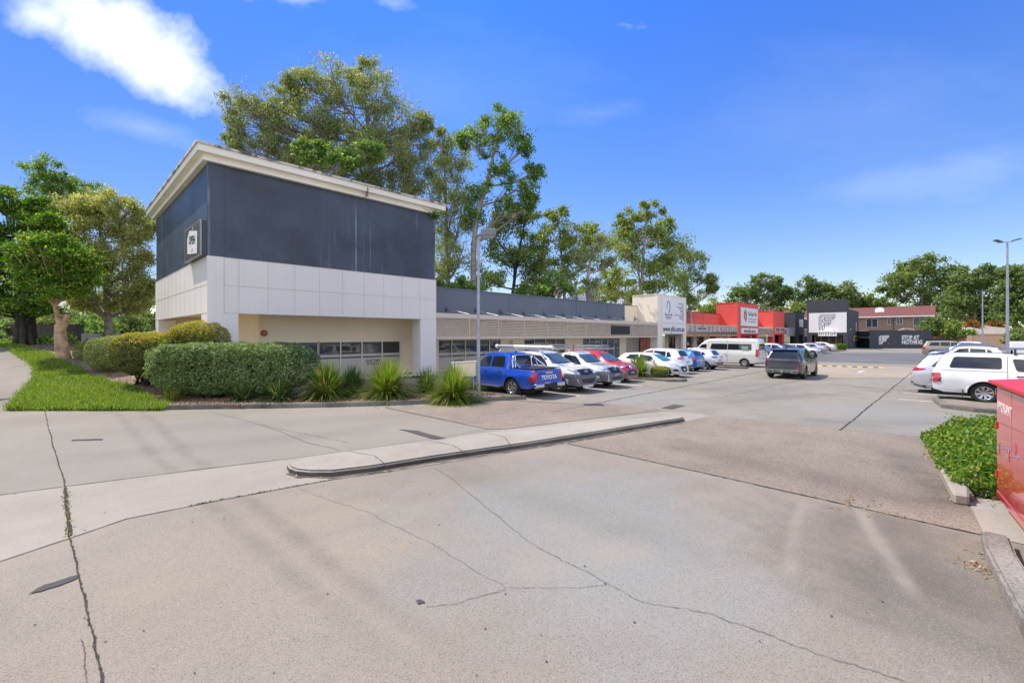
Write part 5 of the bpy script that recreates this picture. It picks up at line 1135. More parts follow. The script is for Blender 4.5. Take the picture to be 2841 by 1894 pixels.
# shrub by the red cabinet: individual shoots
bq = np.random.default_rng(5); n = 15000
poly_ = [Vector(GD(*p)) for p in ((2128,1015),(2160,1065),(2205,1135),(2300,1150),(2420,1145),(2480,1040),(2300,1000))]
def inpoly(x, y, P):
    c = False; j = len(P)-1
    for i in range(len(P)):
        if (P[i].y > y) != (P[j].y > y) and x < (P[j].x-P[i].x)*(y-P[i].y)/(P[j].y-P[i].y)+P[i].x: c = not c
        j = i
    return c
def edged(x, y, P): return min(((Vector((x, y))-P[i]) - (P[(i+1) % len(P)]-P[i])*max(0, min(1, (Vector((x, y))-P[i]).dot(P[(i+1) % len(P)]-P[i])/(P[(i+1) % len(P)]-P[i]).length_squared))).length for i in range(len(P)))
xs_ = [p.x for p in poly_]; ys_ = [p.y for p in poly_]; pts = []
while len(pts) < n:
    x = bq.uniform(min(xs_)-.15, max(xs_)+.1); y = bq.uniform(min(ys_)-.15, max(ys_)+.1)
    if not inpoly(x, y, poly_):
        if edged(x, y, poly_) > .10: continue
        e = .03
    else: e = edged(x, y, poly_)
    ht = .12+.52*min(1, e/.45)**.5*(1+.25*mnoise.noise(Vector((x*2.2, y*2.2, 0))))
    z = ht*(1-abs(bq.normal())*.28)
    if z < .04: z = .05
    if bq.random() < .02: z = ht+bq.uniform(.02, .16)
    pts.append((x, y, z))
P = np.array(pts); sb = empty('garden_shrub', (P[:, 0].mean(), P[:, 1].mean(), .02), 0, 'glossy yellow green leafy shrub bed left of the red hydrant cabinet', 'shrub')
v, q = leaf_quads(P, .070, .050, 0, np.tile(np.array([0, 0, 1.0]), (n, 1)), .8, 77)
Lsh = leafmat('glossy_leaf', (.06,.16,.012,1), (.22,.36,.03,1), (.42,.42,.05,1), .35, .86); link('foliage', fast_mesh('foliage', v, q), Lsh, sb)
st = MB(); r = random.Random(3)
for k in range(160):
    i = r.randrange(n); a = Vector(pts[i]); st.tube([(a.x+r.uniform(-.15, .15), a.y+r.uniform(-.15, .15), .0), (a.x, a.y, a.z*.6), (a.x+r.uniform(-.1, .1), a.y+r.uniform(-.1, .1), a.z+.03)], [.007, .005, .002], 4, cap=False)
st.build('stems', BK_grey, sb)
n2 = 5000; I = bq.integers(0, n, n2); P2 = P[I].copy(); P2[:, 2] *= bq.uniform(.2, .7, n2); v, q = leaf_quads(P2, .10, .07, 0, np.tile(np.array([0, 0, 1.0]), (n2, 1)), 1.0, 78); link('inner_leaves', fast_mesh('inner', v, q), Lsh, sb)
# lawn blades and mulch chips
gq = np.random.default_rng(9); pts = []
def gz(): return 15.05+(gq.random()**2.0)*18
n = 52000; Zs = 15.05+(gq.random(n)**1.9)*20; U = gq.random(n); ragg = gq.normal(size=n)*.10
X_ = np.array([lerp(XL(z)-.05, XR(z)+.02, u) for z, u in zip(Zs, U)])+ragg; Zs = np.maximum(15.0, Zs+gq.normal(size=n)*.03)
wx = FX*Zs+RX*X_; wy = FY*Zs+RY*X_; hz_ = np.array([hs(a, b) for a, b in zip(wx, wy)])
def blade_field(wx, wy, hz_, h0, wd, seed):
    g = np.random.default_rng(seed); n = len(wx); az = g.uniform(0, 2*PI, n); tl = g.uniform(.0, .9, n); Ls = h0*g.uniform(.5, 1.4, n)
    dx, dy = np.cos(az), np.sin(az); v = np.empty((n, 4, 3))
    for i, (t, w_) in enumerate(((0, 1), (0, -1))):
        v[:, i, 0] = wx-dy*wd*w_/2; v[:, i, 1] = wy+dx*wd*w_/2; v[:, i, 2] = hz_-.005
    v[:, 2, 0] = wx+dx*Ls*np.sin(tl)-dy*-wd*.25; v[:, 2, 1] = wy+dy*Ls*np.sin(tl)+dx*-wd*.25; v[:, 2, 2] = hz_+Ls*np.cos(tl)
    v[:, 3, 0] = wx+dx*Ls*np.sin(tl)+dy*-wd*.25; v[:, 3, 1] = wy+dy*Ls*np.sin(tl)-dx*-wd*.25; v[:, 3, 2] = hz_+Ls*np.cos(tl)
    return v.reshape(-1, 3), np.arange(n*4).reshape(n, 4)
hgt_ = (.12+.07*np.clip((15.9-Zs)/.8, 0, 1))*np.array([1+.9*mnoise.noise(Vector((a*1.3, b*1.3, 0))) for a, b in zip(wx, wy)])
v, q = blade_field(wx, wy, hz_, hgt_, .021, 10); LGr = leafmat('lawn_leaf', (.13,.22,.02,1), (.31,.45,.06,1), (.45,.42,.18,1), .42, .86)
tag(link('lawn_grass', fast_mesh('lawn', v, q), LGr), kind='stuff')
n = 16000; Zs = 16+(gq.random(n)**1.6)*60; X_ = np.array([XL(z)-2.6-gq.random()*(10+z*.35) for z in Zs]); wx = FX*Zs+RX*X_; wy = FY*Zs+RY*X_; hz_ = np.array([hs(a, b) for a, b in zip(wx, wy)])
v, q = blade_field(wx, wy, hz_, np.full(n, .25), .06, 11); tag(link('verge_grass', fast_mesh('verge', v, q), LGr), kind='stuff')
def scatter_poly(P, n, seed):
    g = random.Random(seed); o = []; x0, x1 = min(p[0] for p in P), max(p[0] for p in P); y0, y1 = min(p[1] for p in P), max(p[1] for p in P); PV = [Vector(p) for p in P]
    while len(o) < n:
        x, y = g.uniform(x0, x1), g.uniform(y0, y1)
        if inpoly(x, y, PV): o.append((x, y))
    return np.array(o)
A_ = scatter_poly(bm_poly, 9000, 4); Zs = 15.4+(gq.random(9000)**1.5)*14; X_ = np.array([lerp(XR(z), XQ(z), gq.random()) for z in Zs]); B_ = np.stack([FX*Zs+RX*X_, FY*Zs+RY*X_], 1)
AB = np.concatenate([A_, B_]); hz_ = np.array([hs(a, b)+.02 for a, b in AB]); P = np.column_stack([AB, hz_])
v, q = leaf_quads(P, .085, .03, 0, np.tile(np.array([0, 0, 1.0]), (len(P), 1)), 3.0, 12)
tag(link('mulch_litter', fast_mesh('litter', v, q), leafmat('litter', (.16,.09,.05,1), (.38,.26,.16,1), (.45,.36,.24,1), .1, .8)), kind='stuff')
# weeds in the joints, dry leaves
J = [GD(290,1192),GD(500,1150),GD(760,1102),GD(900,1082)]; pp = []
for k in range(240):
    t = random.random()*2.99; i = int(t); a = Vector(J[i]).lerp(Vector(J[i+1]), t-i); 
    if mnoise.noise(Vector((a.x*1.5, a.y*1.5, 3))) > .0: pp.append((a.x+random.gauss(0, .008), a.y+random.gauss(0, .008), .016))
for k in range(160):
    t = random.random(); a = Vector(GD(150,1120)).lerp(Vector(GD(160,1234)), t); pp.append((a.x+random.gauss(0, .02), a.y+random.gauss(0, .02), .018))
v, q = leaf_quads(np.array(pp), .045, .016, 0, np.tile(np.array([0, 0, 1.0]), (len(pp), 1)), .6, 13); tag(link('joint_weeds', fast_mesh('weeds', v, q), leafmat('weed', (.10,.16,.02,1), (.20,.22,.05,1), (.30,.18,.07,1), .2, .6)), kind='stuff')
pp = []
for cx_, cy_, n, sx in ((2255,1310,40,.10),(2262,1275,20,.08),(2230,1150,40,.16),(1985,1165,40,.25),(2180,1110,20,.1),(2150,1050,20,.12),(700,1094,14,.2),(1000,930,60,.8),(860,936,50,.5)):
    c = GD(cx_, cy_)
    for k in range(n): pp.append((c[0]+random.gauss(0, sx), c[1]+random.gauss(0, sx), .024))
v, q = leaf_quads(np.array(pp), .07, .022, 0, np.tile(np.array([0, 0, 1.0]), (len(pp), 1)), 3.0, 14); tag(link('fallen_leaves', fast_mesh('fallen', v, q), leafmat('dry_leaf', (.30,.14,.06,1), (.42,.28,.15,1), (.50,.42,.32,1), .1, .8)), kind='stuff')
# fern under the cornice corner
c = onY(1205, 596, P0-.06); fr = empty('wall_fern', (c.x, c.y, c.z), 0, 'small fern sprouting under the right end of the cornice', 'fern')
v, q = blades(c.x, c.y, c.z, 90, .75, 1.4, .10, 300, 4, 1.6); v[:, 1] = np.minimum(v[:, 1], P0-.02)
zc = v[:, 2]-c.z; v[:, 2] = c.z-zc*.55+.1; link('fronds', fast_mesh('fronds', v, q), LG_green, fr)
# ---------------------------------------------------------------- vehicles
G_glass = glassmat('car_glass', (.012,.016,.020,1), .02)
G_screen = glassmat('windscreen_glass', (.06,.10,.115,1), .02)
M_tyre = mat('tyre', (.022,.022,.022,1), .85, var=.3, bmp=.3)
M_plast = mat('grey_plastic', (.12,.125,.135,1), .6, var=.1)
M_blkpl = mat('black_plastic', (.015,.015,.016,1), .5, var=.2)
M_chrome = mat('chrome', (.72,.73,.75,1), .12, 1.0, var=.03)
M_alloy = mat('alloy', (.45,.46,.48,1), .3, .9, var=.05)
M_steelw = mat('steel_wheel', (.50,.50,.50,1), .45, .4, var=.05)
M_tail = mat('tail_red', (.48,.012,.012,1), .12, var=.3, coat=1, scale=12)
M_taild = mat('tail_dark', (.09,.012,.014,1), .12, var=.3, coat=1, scale=12)
M_lamp = mat('headlamp', (.55,.58,.62,1), .08, .6, var=.35, coat=1, scale=14)
M_amber = mat('amber_lamp', (.6,.2,.03,1), .2)
M_plate = mat('number_plate', (.66,.66,.64,1), .5, var=.05)
M_platet = mat('plate_letter', (.22,.04,.06,1), .6)
def interp(pts, x):
    xs = [p[0] for p in pts]; zs = [p[1] for p in pts]
    return float(np.interp(x, xs, zs))
def smooth_poly(pts, it=2):
    P = [Vector(p) for p in pts]
    for _ in range(it):
        Q = [P[0]]
        for a, b in zip(P, P[1:]): Q += [a.lerp(b, .25), a.lerp(b, .75)]
        Q.append(P[-1]); P = Q
    return [(p.x, p.y) for p in P]
def car_body(s):
    """lofted shell from centreline profile, belt line and plan width; x=0 tail, x=L nose, local origin under the middle"""
    Ln, Wd = s['L'], s['W']; top = smooth_poly(s['top'], s.get('sm', 2)); belt = s['belt']; wr = s['wr']; xs = set()
    wf, wrr, R = s['xf'], s['xr'], s['R']*s.get('arch', 1.13); Rz = s['R']*.97
    st = []
    for (a, b) in zip(top, top[1:]):
        d = math.hypot(b[0]-a[0], b[1]-a[1]); k = max(1, int(d/.07))
        for i in range(k): st.append((lerp(a[0], b[0], i/k), lerp(a[1], b[1], i/k)))
    st.append(top[-1]); x_ = [p[0] for p in st]
    extra = []
    for c in (wf, wrr):
        for k in range(25): extra.append(c-R*math.cos(PI*k/24))
    for e in extra: st.append((e, interp(top, e)))
    st = sorted(st); S = [st[0]]
    for p in st[1:]:
        if p[0]-S[-1][0] > .004: S.append(p)
    def zbot(x):
        z = s.get('sill', .27)
        z = z+max(0, (.35-x)/.35)*s.get('rb', .12)+max(0, (x-(Ln-.4))/.4)*s.get('fb', -.02)
        for c in (wf, wrr):
            d = abs(x-c)
            if d < R: z = max(z, Rz+math.sqrt(max(0, R*R-d*d))*.98)
        return z
    def hw(x):
        tr = max(0, 1-x/s.get('tr', .7)); tf = max(0, 1-(Ln-x)/s.get('tf', 1.1))
        return Wd/2*(1-s.get('tra', .13)*tr**2.2-s.get('tfa', .26)*tf**2.2)
    rows = []; nb, ng = 9, 5; bulge = s.get('bulge', .035)
    for x, zt in S:
        zb = min(zbot(x), zt-.06); w2 = hw(x); zbl = interp(belt, x); zbl = min(zbl, zt-.02); g = max(0, min(1, (zt-zbl)/.42))
        zu = .24+max(0, (.35-x)/.35)*s.get('rb', .12); zu = min(zu, zb)
        P = [(0, zu), (w2-.30, zu), (w2-.30, zb), (w2-.035, zb)]
        fl = 0
        for c in (wf, wrr):
            d = abs(x-c); fl = max(fl, max(0, 1-(d/(R*1.25))**2))
        for k in range(nb+1):
            t = k/nb; z = lerp(zb, zbl, t); tz = (z-.3)/(max(zbl, .7)-.3)
            y = w2-bulge*1.2*max(0, .25-tz)/.25-.012-.05*max(0, tz-.72)/.28*(1 if g < .5 else .8)-.010*math.sin(max(0, min(1, tz))*PI*2)
            y += .028*fl*s.get('flare', 1)*max(0, 1-abs(z-(Rz+R*.75))/.45)
            P.append((y, z))
        yb = P[-1][0]; rw = lerp(yb-.02, wr, g) if g > 0 else yb-.04
        rw = min(rw, yb-.02)
        for k in range(1, ng+1):
            t = k/ng; a = t
            z = lerp(zbl, zt-.085*g-.012*(1-g), a*(1.0)); y = lerp(yb-.012, rw+.03, a**1.15)
            P.append((y, z))
        for fy, dz in ((.975, .035), (.90, .018), (.72, .008), (.4, .002)):
            P.append(((rw+.015)*fy, lerp(zt-dz*(.2+.8*g)-.010*(1-fy) - (0.02*(fy**2))*(1-g), zt, 0)))
        P.append((0, zt)); rows.append((x, P))
    n = len(rows[0][1]); V = []; F = []; MI = []
    for x, P in rows:
        ring_ = [(x-Ln/2, y, z) for y, z in P]+[(x-Ln/2, -y, z) for y, z in P[-2:0:-1]]
        V += ring_
    m = 2*n-2
    for i in range(len(rows)-1):
        for k in range(m):
            a = i*m+k; b = i*m+(k+1) % m; F.append((a, a+m, b+m, b)[::-1]); kk = k if k < n-1 else m-1-k
            zt_ = (V[a][2]+V[b][2])/2
            MI.append(1 if kk < 3 else (2 if (s.get('clad') and zt_ < s['clad'] and kk < 3+nb) else 0))
    F.append(list(range(m))); MI.append(0); F.append(list(range((len(rows)-1)*m, len(rows)*m))[::-1]); MI.append(0)
    me = bpy.data.meshes.new('body'); me.from_pydata(V, [], F); me.polygons.foreach_set('material_index', MI); me.update()
    bm = bmesh.new(); bm.from_mesh(me); bmesh.ops.recalc_face_normals(bm, faces=bm.faces[:])
    for f in bm.faces: f.smooth = True
    for e in bm.edges:
        if len(e.link_faces) == 2 and e.calc_face_angle(0) > .6: e.smooth = False
    bm.to_mesh(me); bvh = BVHTree.FromBMesh(bm); bm.free(); return me, bvh
HL = [2.2]
def decal(bvh, poly, d, off=.006, cell=.09, thick=.012, L_=5, side=1, maxd=9):
    """panel lying on the shell: outline in (x,z) for sides, (y,z) for front/back, (x,y) for top"""
    bm = bmesh.new(); vs = [bm.verts.new((p[0], p[1], 0)) for p in poly]; f = bm.faces.new(vs)
    x0, x1 = min(p[0] for p in poly), max(p[0] for p in poly); y0, y1 = min(p[1] for p in poly), max(p[1] for p in poly)
    for ax, a, b in ((0, x0, x1), (1, y0, y1)):
        k = int((b-a)/cell)
        for i in range(1, k+1):
            c = a+(b-a)*i/(k+1); bmesh.ops.bisect_plane(bm, geom=bm.verts[:]+bm.edges[:]+bm.faces[:], plane_co=(c, 0, 0) if ax == 0 else (0, c, 0), plane_no=(1, 0, 0) if ax == 0 else (0, 1, 0))
    bm.verts.ensure_lookup_table(); miss = False
    for v in bm.verts:
        u, w_ = v.co.x, v.co.y
        if d == 'S': o = Vector((u, 3*side, w_)); dr = Vector((0, -side, 0))
        elif d == 'F': o = Vector((L_, u, w_)); dr = Vector((-1, 0, 0))
        elif d == 'B': o = Vector((-L_, u, w_)); dr = Vector((1, 0, 0))
        else: o = Vector((u, w_, 5)); dr = Vector((0, 0, -1))
        h, nn, _, _ = bvh.ray_cast(o, dr)
        if h is not None and d in 'FB' and abs(h.x) < HL[0]-maxd: h = None
        if h is None:
            h, nn, _, _ = bvh.find_nearest(Vector((u, .85*side, w_)) if d == 'S' else Vector(((HL[0]) if d == 'F' else -HL[0], u, w_)))
        nn = nn if nn.dot(dr) < 0 else -nn
        v.co = h+nn*off*.5-dr*off
    bmesh.ops.recalc_face_normals(bm, faces=bm.faces[:])
    avg = sum((f.normal*f.calc_area() for f in bm.faces), Vector())
    dv = {'S': Vector((0, side, 0)), 'F': Vector((1, 0, 0)), 'B': Vector((-1, 0, 0)), 'T': Vector((0, 0, 1))}[d]
    if avg.dot(dv) < 0: bmesh.ops.reverse_faces(bm, faces=bm.faces[:])
    be = [e for e in bm.edges if e.is_boundary]; r = bmesh.ops.extrude_edge_only(bm, edges=be)
    for v in [g for g in r['geom'] if isinstance(g, bmesh.types.BMVert)]: v.co -= dv*thick
    for f in bm.faces: f.smooth = True
    for e in bm.edges:
        if len(e.link_faces) == 2 and e.calc_face_angle(0) > .6: e.smooth = False
    me = bpy.data.meshes.new('panel'); bm.to_mesh(me); bm.free(); return me
def rounded(poly, r=.04, k=3):
    P = [Vector(p) for p in poly]; o = []; n = len(P)
    for i in range(n):
        a, b, c = P[i-1], P[i], P[(i+1) % n]; d1 = (a-b); d2 = (c-b); q = min(r, d1.length*.45, d2.length*.45); s = b+d1.normalized()*q; e = b+d2.normalized()*q
        for j in range(k+1):
            t = j/k; o.append(tuple(s*(1-t)**2+b*2*t*(1-t)+e*t*t))
    return o
WHEELS = {}
def wheel(parent, x, y, R, wd, rimR, style, m, dark=M_blkpl):
    """style: (spokes, spoke width, twin)"""
    key = (R, wd, rimR, style, m.name, y > 0)
    if key in WHEELS:
        w0 = WHEELS[key]; c = copy_tree(w0, parent); c.location = (x, y, R); return c
    t = MB(); n = 32; sg = 1 if y > 0 else -1; prof = [(-wd/2+.02, rimR), (-wd/2, rimR+.04), (-wd/2, R-.05), (-wd/2+.03, R-.008), (-wd/2+.07, R), (wd/2-.07, R), (wd/2-.03, R-.008), (wd/2, R-.05), (wd/2, rimR+.04), (wd/2-.02, rimR)]
    vs = [(r*math.cos(2*PI*k/n), u, r*math.sin(2*PI*k/n)) for u, r in prof for k in range(n)]; m_ = len(prof)
    t.add(vs, [(i*n+k, i*n+(k+1) % n, (i+1)*n+(k+1) % n, (i+1)*n+k) for i in range(m_-1) for k in range(n)], 0, True)
    w_ = bpy.data.objects.new('wheel', None); C.objects.link(w_); w_.parent = parent; w_.location = (x, y, R); w_.empty_display_size = .1
    ty = link('tyre', t.mesh('tyre'), M_tyre, w_, True)
    r = MB(); of = sg*(wd/2-.02); ins = sg*(wd/2-.10)
    # barrel + lip
    vs = [(rr*math.cos(2*PI*k/n), u, rr*math.sin(2*PI*k/n)) for u, rr in ((-sg*wd/2*.7, rimR), (of-sg*.005, rimR), (of+sg*.006, rimR-.006), (of, rimR-.024), (ins, rimR-.035)) for k in range(n)]
    r.add(vs, [(i*n+k, i*n+(k+1) % n, (i+1)*n+(k+1) % n, (i+1)*n+k) for i in range(4) for k in range(n)], 0, True)
    ns, sw, twin = style
    for k in range(ns):
        a = 2*PI*k/ns+.2
        for da in ((-twin, twin) if twin else (0,)):
            c, s_ = math.cos(a), math.sin(a); c2, s2 = math.cos(a+da), math.sin(a+da)
            p0 = Vector((c*.05, of-sg*.045, s_*.05)); p1 = Vector((c2*(rimR-.02), of-sg*.006, s2*(rimR-.02))); dd = (p1-p0); u = dd.cross(Vector((0, 1, 0))).normalized()
            r.obox((p0+p1)/2, dd/2, u*sw/2, Vector((0, .012, 0)))
    r.tube([(0, of-sg*.07, 0), (0, of-sg*.02, 0)], [.07, .055], 12)
    rim = link('rim', r.mesh('rim'), m, w_, True)
    d = MB(); d.tube([(0, ins-sg*.02, 0), (0, ins, 0)], [rimR-.01, rimR-.03], 24); link('brake_disc', d.mesh('disc'), dark, w_, True)
    WHEELS[key] = w_; return w_
HL = [2.2]
def car(s):
    HL[0] = s['L']/2
    t = empty(s.get('name', 'parked_car'), (0, 0, 0), 0, s['label'], s.get('cat', 'car'), s.get('group')); Ln, Wd = s['L'], s['W']; P = s['paint']
    me, bvh = car_body(s); cell = s.get('cell', .09)
    body = link('body', me, [P, M_blkpl, s.get('cladm', M_plast)], t, True)
    h = Ln/2
    def D(name, poly, d, m, off=.006, side=1, rd=.03, parent=None, th=.012, cl=None):
        pl_ = [(x-h, z) for x, z in poly] if d in ('S', 'T') else poly
        if rd: pl_ = rounded(pl_, rd)
        me_ = decal(bvh, pl_, d, off, cl or cell, th, side=side, maxd=.42 if name in ('tail_light', 'headlight', 'reflector', 'fog_light') else 9); return link(name, me_, m, parent or t, True)
    for sd in (1, -1):
        for w_ in s.get('side_windows', []): D('side_window', w_, 'S', s.get('sideglass', G_glass), .007, sd, s.get('wrd', .035))
        if s.get('tailS'): D('tail_light', s['tailS'], 'S', s.get('tailm', M_tail), .016, sd, .03, th=.02)
        if s.get('headS'): D('headlight', s['headS'], 'S', M_lamp, .010, sd, .02)
        for hd in s.get('handles', []):
            b = MB(); y = bvh.ray_cast(Vector((hd[0]-h, 3*sd, hd[1])), Vector((0, -sd, 0)))[0]
            if y: b.bar((hd[0]-h-.10, y.y+sd*.035, hd[1]), (hd[0]-h+.10, y.y+sd*.035, hd[1]+.005), .025, .035); b.bar((hd[0]-h-.09, y.y, hd[1]), (hd[0]-h-.09, y.y+sd*.04, hd[1]), .02, .03); b.bar((hd[0]-h+.09, y.y, hd[1]), (hd[0]-h+.09, y.y+sd*.04, hd[1]), .02, .03); link('door_handle', b.mesh(), s.get('handm', P), t, True)
        for sm_ in s.get('seams', []):
            a, b_ = Vector(sm_[0]), Vector(sm_[1]); dd = (b_-a).normalized(); nn = Vector((-dd.y, dd.x))*.006
            D('door_gap', [tuple(a-nn), tuple(b_-nn), tuple(b_+nn), tuple(a+nn)], 'S', M_blkpl, .0025, sd, 0, th=.004)
        if s.get('mirror'):
            mx, mz = s['mirror']; y = bvh.ray_cast(Vector((mx-h, 3*sd, mz-.06)), Vector((0, -sd, 0)))[0]; b = MB(); yy = (y.y if y else sd*Wd/2)
            b.obox((mx-h, yy+sd*.14, mz), (.055, 0, 0), (.01, sd*.10, 0), (0, 0, .07)); b.bar((mx-h, yy-sd*.02, mz-.05), (mx-h, yy+sd*.1, mz-.03), .05, .03); mo = MB.build(b, 'mirror', s.get('mirm', P), t, bevel=.02, local=True)
        if s.get('rails'):
            x0, x1 = s['rails']; b = MB(); pts = []
            for k in range(9):
                x = lerp(x0, x1, k/8)-h; hh = bvh.ray_cast(Vector((x, sd*(s['wr']-.05), 5)), Vector((0, 0, -1)))[0]
                if hh: pts.append(hh+Vector((0, 0, .045 if 0 < k < 8 else .0)))
            if len(pts) > 2: b.tube(pts, .018, 6); link('roof_rail', b.mesh(), s.get('railm', M_alloy), t, True)
    if s.get('screen'): D('windscreen', s['screen']+[(-y, z) for y, z in s['screen'][::-1]], 'F', s.get('screenm', G_screen), .006, rd=.05)
    if s.get('rear'): D('rear_window', s['rear']+[(-y, z) for y, z in s['rear'][::-1]], 'B', s.get('rearm', G_glass), .007, rd=.05)
    for sd in (1, -1):
        if s.get('headF'): D('headlight', [(y*sd, z) for y, z in s['headF']], 'F', M_lamp, .010, rd=.03)
        if s.get('tailB'): D('tail_light', [(y*sd, z) for y, z in s['tailB']], 'B', s.get('tailm', M_tail), .012, rd=.03)
        if s.get('fog'): D('fog_light', [(y*sd, z) for y, z in s['fog']], 'F', s.get('fogm', M_blkpl), .008, rd=.03)
        if s.get('refl'): D('reflector', [(y*sd, z) for y, z in s['refl']], 'B', M_tail, .010, rd=.01)
    for k in s.get('front', []): D(k[0], k[1]+[(-y, z) for y, z in k[1][::-1]], 'F', k[2], k[3] if len(k) > 3 else .006, rd=k[4] if len(k) > 4 else .03, th=.015)
    for k in s.get('back', []): D(k[0], k[1]+[(-y, z) for y, z in k[1][::-1]], 'B', k[2], k[3] if len(k) > 3 else .006, rd=k[4] if len(k) > 4 else .03, th=.015)
    for k in s.get('topd', []): D(k[0], k[1], 'T', k[2], k[3] if len(k) > 3 else .006, rd=.03)
    if s.get('wipers', True) and s.get('screen'):
        zlo = min(z for y, z in s['screen']); b = MB()
        for y0, y1 in ((.45, -.1), (-.05, -.55)):
            a = bvh.ray_cast(Vector((5, y0, zlo+.06)), Vector((-1, 0, 0)))[0]; c = bvh.ray_cast(Vector((5, y1, zlo+.04)), Vector((-1, 0, 0)))[0]
            if a and c: b.bar(a+Vector((.015, 0, .012)), c+Vector((.015, 0, .012)), .018, .012)
        link('wiper', b.mesh(), M_blkpl, t, True)
    def plate(d, y, z, txt, sx=.37):
        o = Vector((5 if d == 'F' else -5, y, z)); hh = bvh.ray_cast(o, Vector((-1 if d == 'F' else 1, 0, 0)))[0]
        if not hh: return
        sg = 1 if d == 'F' else -1; b = MB(); b.box(min(hh.x, hh.x+sg*.03), max(hh.x, hh.x+sg*.03), y-sx/2, y+sx/2, z-.065, z+.065); pl2 = link('number_plate', b.mesh(), M_plate, t, True)
        me_ = text_mesh(txt, .125, ext=.001, bold=.003); me_.transform(Matrix.Translation((hh.x+sg*.032, y, z)) @ Matrix.Rotation(PI/2*sg, 4, 'Z') @ Matrix.Rotation(PI/2, 4, 'X')); link('plate_lettering', me_, M_platet, pl2, True)
    if s.get('plateF'): plate('F', *s['plateF'])
    if s.get('plateB'): plate('B', *s['plateB'])
    if s.get('badgeF'):
        y, z, rr = s['badgeF']; hh = bvh.ray_cast(Vector((5, y, z)), Vector((-1, 0, 0)))[0]; b = MB(); el = lambda a, c, n=18: [(a*math.cos(2*PI*k/n), c*math.sin(2*PI*k/n)) for k in range(n)]
        Mt = Matrix.Translation((hh.x+.03, y, z)) @ Matrix.Rotation(PI/2, 4, 'Z') @ Matrix.Rotation(PI/2, 4, 'X'); r1 = ribbon(el(rr*1.35, rr), rr*.2, .012, Mt, True); b.add(r1.v, r1.f); r1 = ribbon(el(rr*.5, rr*.95), rr*.16, .012, Mt, True); b.add(r1.v, r1.f); r1 = ribbon([(x, y_+rr*.4) for x, y_ in el(rr*.95, rr*.45)], rr*.16, .012, Mt, True); b.add(r1.v, r1.f); link('badge', b.mesh(), M_chrome, t, True)
    if s.get('badgeB'):
        y, z, rr = s['badgeB']; hh = bvh.ray_cast(Vector((-5, y, z)), Vector((1, 0, 0)))[0]; b = MB(); b.tube([hh, hh+Vector((-.025, 0, 0))], [rr, rr*.9], 14); link('badge', b.mesh(), M_chrome, t, True)
    tw = s.get('tw', .24); ty_ = Wd/2-tw/2-s.get('inset', .03)
    for x in (s['xf'], s['xr']):
        for sd in (1, -1): wheel(t, x-h, sd*ty_, s['R'], tw, s.get('rim', .24), s.get('spokes', (5, .05, .22)), s.get('rimm', M_alloy), s.get('rimdark', M_blkpl))
    t['_bvh'] = 0; del t['_bvh']; s['_bvh'] = bvh
    return t
def put(t, q, p, head):
    """q,p = centre of the vehicle on the ground; head = heading: '+y','-y','+x'"""
    a = {'+y': PI/2, '-y': -PI/2, '+x': 0, '-x': PI}[head] if isinstance(head, str) else head
    t.location = (q, p, 0); t.rotation_euler = (0, 0, a); return t
P_white = paint('white_paint', (.72,.73,.74,1)); P_white2 = paint('pearl_white_paint', (.66,.67,.69,1)); P_cream = paint('van_white', (.68,.68,.64,1)); P_blue = paint('deep_blue_paint', (.004,.075,.50,1), .3, .3)
P_lblue = paint('bright_blue_paint', (.01,.16,.48,1), .3, .3); P_red = paint('red_paint', (.66,.012,.018,1), .1, .3); P_black = paint('dark_grey_paint', (.012,.012,.013,1), .0, .3, .10)
P_silver = paint('silver_paint', (.47,.49,.53,1), .6, .3); P_gold = paint('gold_paint', (.36,.31,.24,1), .5, .35); P_navy = paint('slate_blue_paint', (.10,.13,.19,1), .6, .3); P_lsil = paint('light_silver_paint', (.60,.62,.66,1), .4, .3)
def U(base, **kw): d = dict(base); d.update(kw); return d
RW = 'cars parked nose or tail in along the shop side'; RR = 'cars parked in the right hand bays'
